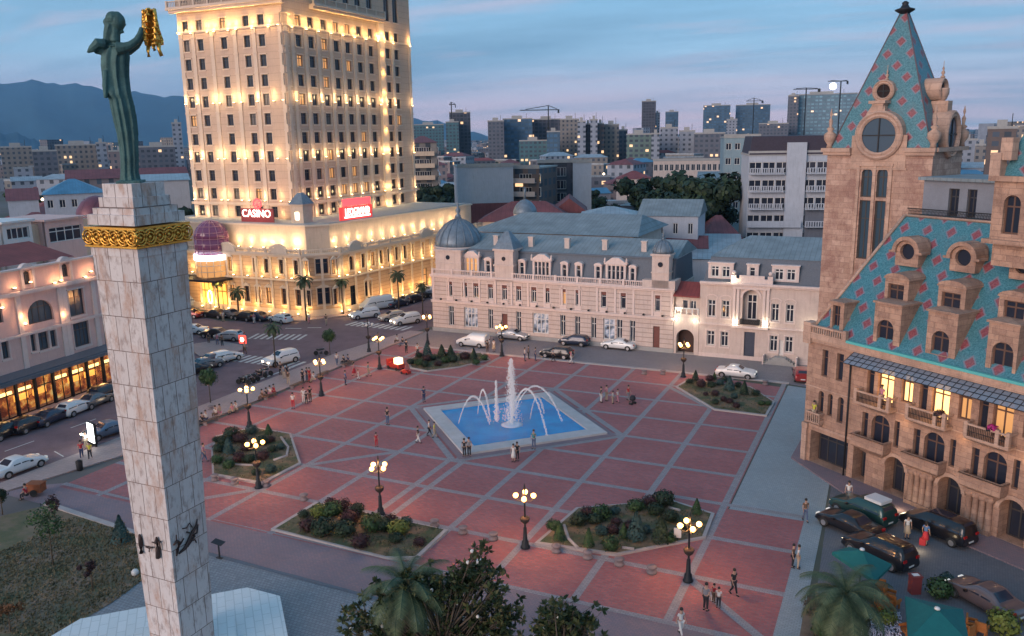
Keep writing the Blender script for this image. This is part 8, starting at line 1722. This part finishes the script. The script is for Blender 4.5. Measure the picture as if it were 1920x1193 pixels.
def block(px0, px1, pyt, dist, label, wm='grey', rm='flat', rk='flat', dep=14, rot=0, rh=2.2, wins=None, cat='building', name='town_building', group=None, frm=None, extra=None, z0=0, side=True, winz=None):
    cx_, cy_, w_, ang = ground_box(px0, px1, dist, dep, rot); z1 = AZ((px0+px1)/2, dist, pyt)[2]
    if rk in ('hip', 'gable', 'gablef', 'shed'): z1 -= rh
    elif rk == 'flat': z1 -= .35
    t = thing(name, label, cat, (cx_, cy_, 0), ang, group); wmat = CM[wm] if wm in CM else M[wm]; fr = Fr(cx_, cy_, ang)
    b = MB()
    if wins:
        n, zs_, ww, wh = wins[:4]; st_ = wins[4] if len(wins) > 4 else ''; zl = winz or [z1-1.2-wh-i*zs_ for i in range(wins[5] if len(wins) > 5 else int((z1-3)/zs_))]
        ops = [(-w_/2+w_*(i+.5)/n-ww/2, -w_/2+w_*(i+.5)/n+ww/2, z, z+wh, st_) for z in zl for i in range(n)]; wall(b, -w_/2, w_/2, 0, z1, ops, depth=.25); b.box(-w_/2+.01, .26, 0, w_/2-.01, dep, z1-.02)
        b.face([(-w_/2, 0, 0), (-w_/2, 0, z1), (-w_/2, dep, z1), (-w_/2, dep, 0)]); b.face([(w_/2, 0, 0), (w_/2, dep, 0), (w_/2, dep, z1), (w_/2, 0, z1)])
        part('wall', b, wmat, t)
        for o in ops[:99]:
            k = ('w', round(ww, 2), round(wh, 2))
            if k not in WCACHE:
                a = MB(); a.box(-ww/2, .1, 0, -ww/2+.1, .2, wh); a.box(ww/2-.1, .1, 0, ww/2, .2, wh); a.box(-.05, .1, 0, .05, .2, wh); a.box(-ww/2, .1, 0, ww/2, .2, .1); a.box(-ww/2, .1, wh-.1, ww/2, .2, wh); p_ = MB(); p_.face([(-ww/2, .18, 0), (ww/2, .18, 0), (ww/2, .18, wh), (-ww/2, .18, wh)]); WCACHE[k] = (a.mesh('window', M['white']), p_.mesh('pane', M['glass']))
            w1 = link('window', WCACHE[k][0], t, ((o[0]+o[1])/2, 0, o[2])); link('pane', WCACHE[k][1], w1)
    else: b.box(-w_/2, 0, z0, w_/2, dep, z1); part('wall', b, wmat, t)
    part('roof', roofmesh(rk, w_, dep, z1, rh), RM[rm], t)
    if extra: extra(t, w_, z1, dep)
    return t, w_, z1
def where(px, d): return ('left of the hotel tower' if px < 330 else 'right of the hotel tower' if px < 960 else 'in the middle of the photo' if px < 1180 else 'right of the middle' if px < 1420 else 'near the spire tower' if px < 1700 else 'right of the spire tower')+(', near' if d < 330 else ', far' if d > 480 else '')
def rooftop(k):
    def f(t, w_, z, d_):
        b = MB(); random.seed(k); b.box(-w_*.2, 2, z+.3, w_*.15, d_*.6, z+3); part('lift_house', b, M['concrete'], t)
        b = MB(); b.tube([(w_*.3, 3, z), (w_*.3, 3, z+5)], .12, 4); part('mast', b, M['iron'], t)
    return f
def balconies(n_fl, step_, col, z_top, inset=.1, h=1.0, p=1.2):
    def f(t, w_, z, d_):
        for i in range(n_fl):
            b = MB(); zz = z-z_top-i*step_; b.box(-w_/2+inset*w_, -p, zz-.2, w_/2-inset*w_, -.01, zz); b.box(-w_/2+inset*w_, -p, zz, w_/2-inset*w_, -p+.12, zz+h); part('balcony', b, M[col], t)
    return f
B = block
# named buildings, near to far
B(1405, 1553, 288, 176, 'big pale apartment block with balconies left of the spire tower', 'concrete' if False else 'white_wall', 'slate', 'flat', 16, 4, 3, wins=(6, 3.3, 2.0, 1.9, '', 8)) if False else None
M['palewall'] = mat('pale_block_wall', (.40, .42, .47), .8, .1, .6, streak=.3); M['mintwall'] = mat('mint_block_wall', (.24, .32, .36), .8, .1, .6, streak=.3); M['greywall'] = mat('grey_block_wall', (.13, .14, .17), .85, .12, .6, streak=.3)
def apt(t, w_, z, d_):
    dkm = M['slate']; b = MB(); b.prism([(-w_/2, -.2), (w_/2, -.2), (w_/2, d_), (-w_/2, d_)], z+.2, z+3.6, top=.93); part('mansard', b, mat('dark_mansard', (.045, .035, .05), .7, .2, 3), t)
    b = MB(); b.box(-w_*.04, -.6, 2, w_*.2, 0.0, z+2.4); part('bay', b, M['palewall'], t)
    b = MB(); b.box(w_*.22, -.15, 2, w_*.5, -.01, z-10.2); part('grey_panel', b, M['greywall'], t)
    for i in range(8):
        zz = z-3.35-i*3.35
        spans = ((-.49, -.06), (.21, .49)) if i < 3 else ((-.5, .17), (.22, .5))
        for a, c in spans:
            b = MB(); b.box(w_*a, -1.3, zz-.15, w_*c, -.005, zz)
            if i in (3, 4, 5) and a < 0: b.box(w_*a, -1.3, zz, w_*c, -1.18, zz+1.1)
            else:
                n = int((c-a)*w_/.42)
                for k in range(n): x = w_*a+(c-a)*w_*k/n; b.box(x, -1.3, zz, x+.2, -1.2, zz+.95)
                b.box(w_*a, -1.3, zz+.95, w_*c, -1.18, zz+1.07)
            part('balcony', b, M['palewall'] if i < 6 else M['greywall'], t)
B(1405, 1558, 288, 172, 'big pale balconied apartment block with dark mansard beside the spire tower', 'palewall', 'flat', 'flat', 16, 8, 3, wins=(6, 3.35, 2.3, 2.1, '', 9), extra=apt)
B(1357, 1424, 256, 215, 'pale blue apartment block with scattered small windows left of the big balconied one', 'mintwall', 'flat', 'flat', 14, 5, wins=(4, 3.5, 1.3, 1.6, '', 7))
B(1199, 1312, 378, 150, 'white house with blue grey roof behind the pink building', 'palewall', 'zinc', 'gable', 12, -8, 2.5, wins=(4, 4.2, .9, 1.9, '', 1)); B(1090, 1200, 392, 148, 'pale pink low block behind the long zinc roofs', 'pinkp', 'grey', 'hip', 12, 0, 1.5)
B(1120, 1218, 416, 138, 'low blue roofed annex with strip windows behind the pink building', 'greywall', 'zinc', 'shed', 10, 6, 1.2, wins=(5, 3, 1.6, 1.2, '', 1))
B(1328, 1402, 411, 160, 'house with sloping maroon roof below the apartment block', 'greywall', 'maroon', 'hip', 16, 10, 4.0); B(1265, 1400, 468, 138, 'flat white roofed shed between the two mansard houses', 'palewall', 'grey', 'shed', 22, 0, 1.5); B(1255, 1330, 448, 146, 'low reddish roofed house behind the small right dome', 'brown', 'maroon', 'gable', 10, 0, 1.6)
B(893, 1078, 382, 172, 'long peach building with dark red roof and tall windows behind the grey dome', 'pinkp', 'maroon', 'hip', 14, -4, 3.6, wins=(15, 4, .95, 2.1, '', 1)); B(858, 962, 311, 205, 'white blank walled block with a maroon lower wall', 'palewall', 'flat', 'flat', 14, 6, extra=lambda t, w_, z, d_: part('lower_wall', (lambda b: (b.box(-w_/2-.1, -.15, 0, w_/2+.1, 0, z-8.5), b)[1])(MB()), M['maroonroof'], t))
B(960, 1010, 314, 208, 'orange brown framed apartment side with open balconies', 'brown', 'flat', 'flat', 14, -20, wins=(3, 3.2, 3.2, 2.2, '', 6), extra=balconies(6, 3.2, 'pinkp', 3.2)); B(1008, 1076, 303, 225, 'dark unfinished building frame beside a white slab wall', 'dark', 'flat', 'flat', 12, 0, wins=(4, 3.3, 3.0, 2.3, '', 6)); B(1074, 1109, 303, 222, 'plain white slab wall beside the dark building frame', 'palewall', 'flat', 'flat', 10, 0)
B(766, 820, 255, 235, 'old beige apartment block with glazed balconies right of the hotel tower', 'cream', 'maroon', 'hip', 16, 0, 1.8, wins=(4, 3.2, 2.6, 1.9, '', 7), extra=balconies(7, 3.2, 'cream', 3.3))
B(1035, 1100, 372, 180, 'orange walled house with a wide brick red gable', 'brown', 'maroon', 'gablef', 14, 0, 3); B(1225, 1356, 300, 330, 'long pinkish palace with a row of small windows behind the dark trees', 'pinkp', 'flat', 'flat', 14, 0, wins=(13, 4, 1.4, 2.4, '', 1)); B(1156, 1222, 322, 300, 'low house with a bright red roof left of the dark trees', 'pinkp', 'red', 'hip', 14, 0, 2.5)
B(1310, 1358, 325, 250, 'white shed roofed house right of the dark trees', 'palewall', 'zinc', 'shed', 12, 0, 1.5)
# left side beyond the column
B(72, 186, 338, 215, 'white house with a bright blue roof on the left', 'palewall', 'blue', 'hip', 16, 0, 3.0, wins=(5, 4, 1.2, 1.8, '', 1)); B(3, 62, 356, 230, 'low house with pinkish tin roof at the left edge', 'palewall', 'maroon', 'gable', 14, 0, 2.5); B(120, 350, 317, 260, 'long low building with faded red roof behind the statue', 'pink', 'maroon', 'gable', 14, 2, 2.4)
B(60, 105, 415, 140, 'pale orange rooftop house above the white penthouse', 'pinkp', 'flat', 'flat', 8, 0); B(3, 100, 403, 165, 'red tiled house behind the left mansion', 'pink', 'maroon', 'hip', 12, 0, 2.2); B(255, 350, 330, 200, 'long pale shed roof right of the column cap', 'palewall', 'grey', 'shed', 12, 0, 1)
t = thing('red_blue_dome', 'red and blue metal dome left of the column cap', 'dome', (*AZ(170, 150)[:2], 0)); b = MB(); b.lathe([(3.0, 0), (3.0, 15.5)], 16); part('drum', b, M['pinkp'], t); b = MB(); b.lathe([(3.1, 15.5), (3.2, 16.5), (2.9, 17.8), (2.1, 19), (1.0, 19.7), (.1, 19.9)], 18); part('dome', b, seam('red_dome_sheet', (.16, .05, .07), 1.6), t)
for (x0, x1, y, d, wm, lb_) in ((3, 62, 276, 620, 'cream', 'long cream apartment block at the far left under the hill'), (62, 108, 283, 560, 'grey', 'grey apartment block left of centre under the mountain'), (106, 190, 272, 600, 'cream', 'cream balconied apartment row left of the statue'), (183, 202, 268, 590, 'white', 'narrow white block standing up left of the statue'), (205, 262, 283, 520, 'pink', 'pinkish block behind the statue legs'), (262, 330, 275, 560, 'grey', 'wide grey block right of the statue legs'), (328, 346, 231, 640, 'white', 'tall pale tower touching the hotel tower left edge')):
    B(x0, x1, y, d, lb_, wm, 'flat', 'flat', 18, 0, extra=rooftop(x0))
# far skyline
def slab(px0, px1, y, d, wm, lb_, rot=0, ex=None): return B(px0, px1, y, d, lb_, wm, 'flat', 'flat', 24, rot, name='high_rise', cat='high rise', extra=ex or rooftop(int(px0)))
slab(778, 834, 234, 900, 'teal', 'low teal residential block right of the hotel tower'); slab(845, 884, 211, 800, 'dark', 'dark unfinished tower with a crane at its left'); slab(838, 862, 229, 780, 'teal', 'short bluish block at the foot of the unfinished tower')
slab(916, 946, 227, 700, 'grey', 'grey apartment tower left of the wide blue grey block'); slab(944, 999, 223, 720, 'blue', 'wide blue grey block with a grid of windows'); slab(998, 1052, 224, 740, 'dark', 'dark unfinished block under the long crane jib'); slab(974, 1026, 264, 620, 'teal', 'teal fronted lower block before the unfinished one'); slab(1026, 1050, 247, 600, 'blue', 'bluish block left of the striped towers')
slab(1050, 1086, 224, 640, 'cream', 'cream block left of the striped towers'); slab(1083, 1098, 228, 560, 'white', 'left white stripe tower of the pair'); slab(1097, 1108, 233, 566, 'dark', 'dark strip between the white towers'); slab(1107, 1120, 225, 560, 'white', 'right white stripe tower of the pair'); slab(1119, 1132, 232, 566, 'brown', 'maroon tower right of the white stripes'); slab(1131, 1160, 234, 580, 'cream', 'light balconied block right of the maroon tower')
slab(1202, 1228, 190, 1050, 'dark', 'tallest dark slender tower on the skyline'); slab(1226, 1236, 212, 1060, 'white', 'pale sliver beside the tallest dark tower'); slab(1246, 1270, 210, 1150, 'blue', 'small dark tower right of the tallest one'); slab(1316, 1366, 198, 1100, 'blue', 'wide blue tower with vertical stripes'); slab(1376, 1440, 197, 1120, 'blue', 'broad dark blue block under a crane'); slab(1360, 1380, 224, 1000, 'white', 'pale block between the two blue towers')
slab(1474, 1600, 177, 900, 'glassy', 'large pale glassy building under construction lights behind the spire'); slab(1472, 1492, 180, 890, 'grey', 'grey end wall of the large glassy building'); slab(1420, 1475, 232, 850, 'grey', 'low grey block left of the large glassy building')
slab(1174, 1222, 252, 560, 'green', 'green framed apartment block on the skyline'); slab(1221, 1236, 251, 555, 'white', 'white wall beside the green block'); slab(1237, 1270, 240, 600, 'white', 'pale stepped block right of the green block'); slab(1272, 1302, 246, 580, 'white', 'white block in the centre of the right skyline'); slab(1300, 1358, 250, 560, 'grey', 'grey pale block left of the light blue apartments')
slab(1160, 1176, 244, 610, 'grey', 'narrow grey block left of the green one'); slab(1846, 1902, 240, 330, 'brown', 'dark maroon block with pale top at the far right'); slab(1788, 1830, 262, 520, 'white', 'white stepped houses on the slope right of the spire'); slab(1826, 1850, 272, 480, 'cream', 'cream houses on the slope right of the spire'); slab(1900, 1960, 236, 600, 'cream', 'cream block at the right edge on the slope')
# cranes
def crane(px, pyt, d, jl, jr, rz, label, yj=None):
    x, y, z = AZ(px, d, pyt); t = thing('tower_crane', label, 'crane', (x, y, 0), math.atan2(CAMR.y, CAMR.x)+R(rz)); k = d/1590; b = MB(); b.box(-.45, -.45, 0, .45, .45, z); part('mast', b, M['iron'], t)
    zj = AZ(px, d, yj)[2] if yj else z-5; b = MB(); b.box(-jl*k, -.4, zj, jr*k, .4, zj+.7); part('jib', b, M['iron'], t); b = MB(); b.tube([(0, 0, z), (-jl*k*.8, 0, zj+1)], .3, 3); b.tube([(0, 0, z), (jr*k*.8, 0, zj+1)], .3, 3); part('tie_rod', b, M['iron'], t); b = MB(); b.box(jr*k*.85, -1.2, zj-2.5, jr*k, 1.2, zj); part('counterweight', b, M['iron'], t); return t
crane(1028, 198, 735, 52, 20, 0, 'crane with a long level jib above the dark unfinished block', 207); t = crane(846, 192, 790, 4, 8, 0, 'crane beside the unfinished tower right of the hotel', 197)
t = crane(1512, 165, 880, 22, 24, 0, 'left crane above the large glassy building', 168); t = crane(1577, 152, 880, 22, 12, 0, 'right crane with bright floodlight above the glassy building', 153); b = MB(); x, y, z = AZ(1562, 878, 162); b.ball((0, 0, 0), 3.2, 10, 6); tag(link('site_floodlight', b.mesh('site_floodlight', plain('floodlight_glow', (1, 1, 1), .5, emis=(1, 1, .95), es=6)), None, (x, y, z)), 'bright white floodlight at the right crane', 'floodlight')
crane(1414, 184, 1100, 14, 16, 0, 'small crane above the broad dark blue block', 190)
# houses filling the town, each its own; proto meshes by wall, roof and shape
random.seed(77); HW = ['pink', 'cream', 'white', 'grey', 'cream', 'white']; HR = ['red', 'maroon', 'maroon', 'grey', 'blue', 'zinc', 'maroon', 'grey']; CNR = dict(red='red', maroon='dark red', grey='grey', blue='blue', zinc='blue grey'); CNW2 = dict(pink='pinkish', cream='cream', white='white', grey='grey')
HP = {}; occupied = [(-61, 120, 30), (-48, 128, 22), (-95, 140, 38), (-16, 110, 20), (2, 80, 20)]
def house(x, y, w_, d_, h, wm, rm, rk, rz, group='houses of the town behind the square'):
    k = (round(w_), round(d_), round(h), wm, rm, rk)
    if k not in HP:
        b = MB(); b.box(-k[0]/2, 0, 0, k[0]/2, k[1], k[2]); HP[k] = (b.mesh('wall', CM[wm]), roofmesh(rk, k[0], k[1], k[2], k[1]*.2).mesh('roof', RM[rm]))
    rkn = {'hip': 'hipped', 'gable': 'gabled', 'flat': 'flat'}[rk]; hn = 'low' if h < 8 else 'mid height' if h < 12 else 'tall'
    t = thing('town_house_block', f'{hn} {CNW2[wm]} house with a {CNR.get(rm, "pale")} {rkn} roof in the town', 'house', (x, y, 0), rz, group); link('wall', HP[k][0], t); link('roof', HP[k][1], t); return t
nh = 0; tries = 0
while nh < 205 and tries < 6000:
    tries += 1; px = random.uniform(-20, 1910); dist = 150+560*random.random()**1.5
    if 300 < px < 770 and dist < 1000: continue
    if dist < 215 and 830 < px < 1400: continue
    if 1340 < px < 1600 and dist < 260: continue
    if px < 260 and dist < 150: continue
    if px > 1560 and dist < 190: continue
    x, y, _ = AZ(px, dist)
    w_ = random.choice((9, 12, 15, 19)); d_ = random.choice((9, 12)); rr = max(w_, d_)*.54
    if any((x-a)**2+(y-c)**2 < (rr+e)**2 for a, c, e in occupied): continue
    occupied.append((x, y, rr*.8)); h = random.choice((5, 6, 7, 8, 9)) if dist < 360 else random.choice((7, 8, 10, 12, 15))
    rk = random.choice(('hip', 'hip', 'gable', 'flat')) if dist < 450 else random.choice(('hip', 'flat', 'flat')); rm = random.choice(HR) if rk != 'flat' else 'grey'
    house(x, y, w_, d_, h, random.choice(HW), rm, rk, math.atan2(y, x)-math.pi/2+random.choice((-.5, 0, .2, .4, 1.2))); nh += 1
# trees
for i, px, d, s_, lb_ in ((1, 1236, 215, 1.8, 'left one of the dark trees left of the pale blue block'), (1, 1262, 200, 1.9, 'dark tree second left of the pale blue block'), (0, 1290, 195, 2.7, 'largest dark tree left of the pale blue block'), (1, 1318, 190, 1.9, 'dark tree close to the pale blue block'), (0, 1275, 180, 2.0, 'lower dark tree behind the white house'), (0, 1345, 168, 1.5, 'tree below the pale blue block'), (2, 1365, 165, 1.0, 'green tree above the maroon roof'), (2, 1385, 170, 1.05, 'green tree beside the big balconied block'), (0, 1330, 158, 1.1, 'dark tree over the white house roof edge'),
    (2, 918, 146, .95, 'round green tree between the large dome and the peach building'), (0, 785, 215, 1.9, 'tree at the right foot of the hotel tower'), (1, 800, 225, 1.6, 'tree right of the hotel tower foot'), (0, 826, 235, 2.0, 'dark tree below the beige balconied block'), (1, 842, 240, 1.6, 'dark tree left of the white blank block'), (0, 885, 330, 1.2, 'dark tree above the white blank block'), (1, 1120, 230, 1.0, 'tree right of the white slab wall'), (2, 1140, 235, 1.0, 'tree in the middle distance right of the white slab'), (0, 1170, 250, .9, 'tree near the low red roof'),
    (0, 22, 175, 1.8, 'dark tree at the left edge behind the mansion'), (1, 295, 185, 1.9, 'dark tree right of the statue feet'), (0, 325, 190, 1.8, 'dark tree between the statue and the hotel tower'), (2, 340, 180, 1.0, 'tree at the left foot of the hotel tower'), (0, 1800, 190, 1.8, 'dark tree right of the spire tower'), (1, 1825, 210, 1.8, 'dark tree before the maroon block at right'), (2, 1790, 240, 1.1, 'tree behind the spire finial at right'), (0, 270, 250, 1.0, 'tree behind the column cap')):
    x, y, _ = AZ(px, d); tree(i, x, y, s_, lb_)
random.seed(9); nt_c = 0
while nt_c < 110:
    px = random.uniform(0, 1910); dist = 170+500*random.random(); 
    if 300 < px < 770 or (dist < 200 and 830 < px < 1400) or (1340 < px < 1600 and dist < 250) or (px > 1560 and dist < 190): continue
    x, y, _ = AZ(px, dist)
    if any((x-a)**2+(y-c)**2 < (e+2)**2 for a, c, e in occupied): continue
    nt_c += 1; i = nt_c % 3; tree(i, x, y, random.uniform(.7, 1.2), ('dense dark tree among the roofs of the town', 'tall dark tree among the roofs of the town', 'green bushy tree among the roofs of the town')[i].replace('of the town', where(px, dist)), 'scattered trees of the town')
# far quarter: too many roofs to count
b = MB(); random.seed(4)
for _ in range(1500):
    px = random.uniform(-60, 1980); dist = 750+2600*random.random()**1.4; x, y, _ = AZ(px, dist); w_, h, dd = random.uniform(8, 22), random.uniform(5, 16) if random.random() < .95 else random.uniform(18, 34), random.uniform(10, 20); a = random.random()*1.5
    b.T = Matrix.Translation((x, y, 0)) @ Matrix.Rotation(a, 4, 'Z'); b.box(-w_/2, 0, 0, w_/2, dd, h, random.randrange(4))
tag(link('far_quarter', b.mesh('far_quarter', [CM['cream'], CM['grey'], CM['white'], CM['pink']]), None), 'far mass of low town blocks under the hills', 'houses', kind='stuff')
# street lights twinkling in the town
b = MB(); b.ball((0, 0, 0), .5, 6, 4); sm_l = b.mesh('lamp_head', plain('far_lamp', (1, .8, .6), .5, emis=(1, .75, .5), es=7)); pb = MB(); pb.tube([(0, 0, -7), (0, 0, 0)], .08, 4); pbm = pb.mesh('post', M['iron']); random.seed(12)
for i in range(46):
    while True:
        px = random.uniform(0, 1900); dist = 230+400*random.random()
        if not (300 < px < 770 or px > 1560): break
    x, y, _ = AZ(px, dist); t = thing('town_lamp', 'small street light '+where(px, dist), 'street lamp', (x, y, 0), 0, 'distant street lights of the town'); link('lamp_head', sm_l, t, (0, 0, 9)); link('post', pbm, t, (0, 0, 9))

# ================================================================ air
hb = MB(); hb.box(-11000, -250, -1.2, 11000, 10500, 900)
hz, nt, p = newmat('haze'); nt.nodes.clear(); o_ = nt.nodes.new('ShaderNodeOutputMaterial'); pv = nt.nodes.new('ShaderNodeVolumePrincipled'); pv.inputs['Color'].default_value = (.42, .70, 1, 1); pv.inputs['Density'].default_value = HAZE; pv.inputs['Anisotropy'].default_value = .2; nt.links.new(pv.outputs[0], o_.inputs['Volume'])
tag(link('haze', hb.mesh('haze', hz), None), kind='stuff')
S.cycles.volume_bounces = 0; S.cycles.volume_step_rate = 10; S.cycles.volume_max_steps = 32

# ================================================================ labels: tell look-alikes apart by their place
ORD = ['', 'first', 'second', 'third', 'fourth', 'fifth', 'sixth', 'seventh', 'eighth', 'ninth', 'tenth', 'eleventh', 'twelfth', 'thirteenth', 'fourteenth', 'fifteenth', 'sixteenth', 'seventeenth', 'eighteenth', 'nineteenth', 'twentieth']
def scr(o):
    d = Vector(o.location)-Vector((0, 0, HC)); return CAMR.dot(d)/max(.1, CAMF.dot(d))
bylab = {}
for o in COL.objects:
    if o.parent is None and 'label' in o: bylab.setdefault(o['label'], []).append(o)
for lb_, os_ in bylab.items():
    if 1 < len(os_) <= 20:
        os_.sort(key=scr)
        for i, o in enumerate(os_): o['label'] = f"{lb_.replace(' of the plaza', '')}, {'leftmost' if i == 0 else 'rightmost' if i == len(os_)-1 else ORD[i+1]+' from left'}"
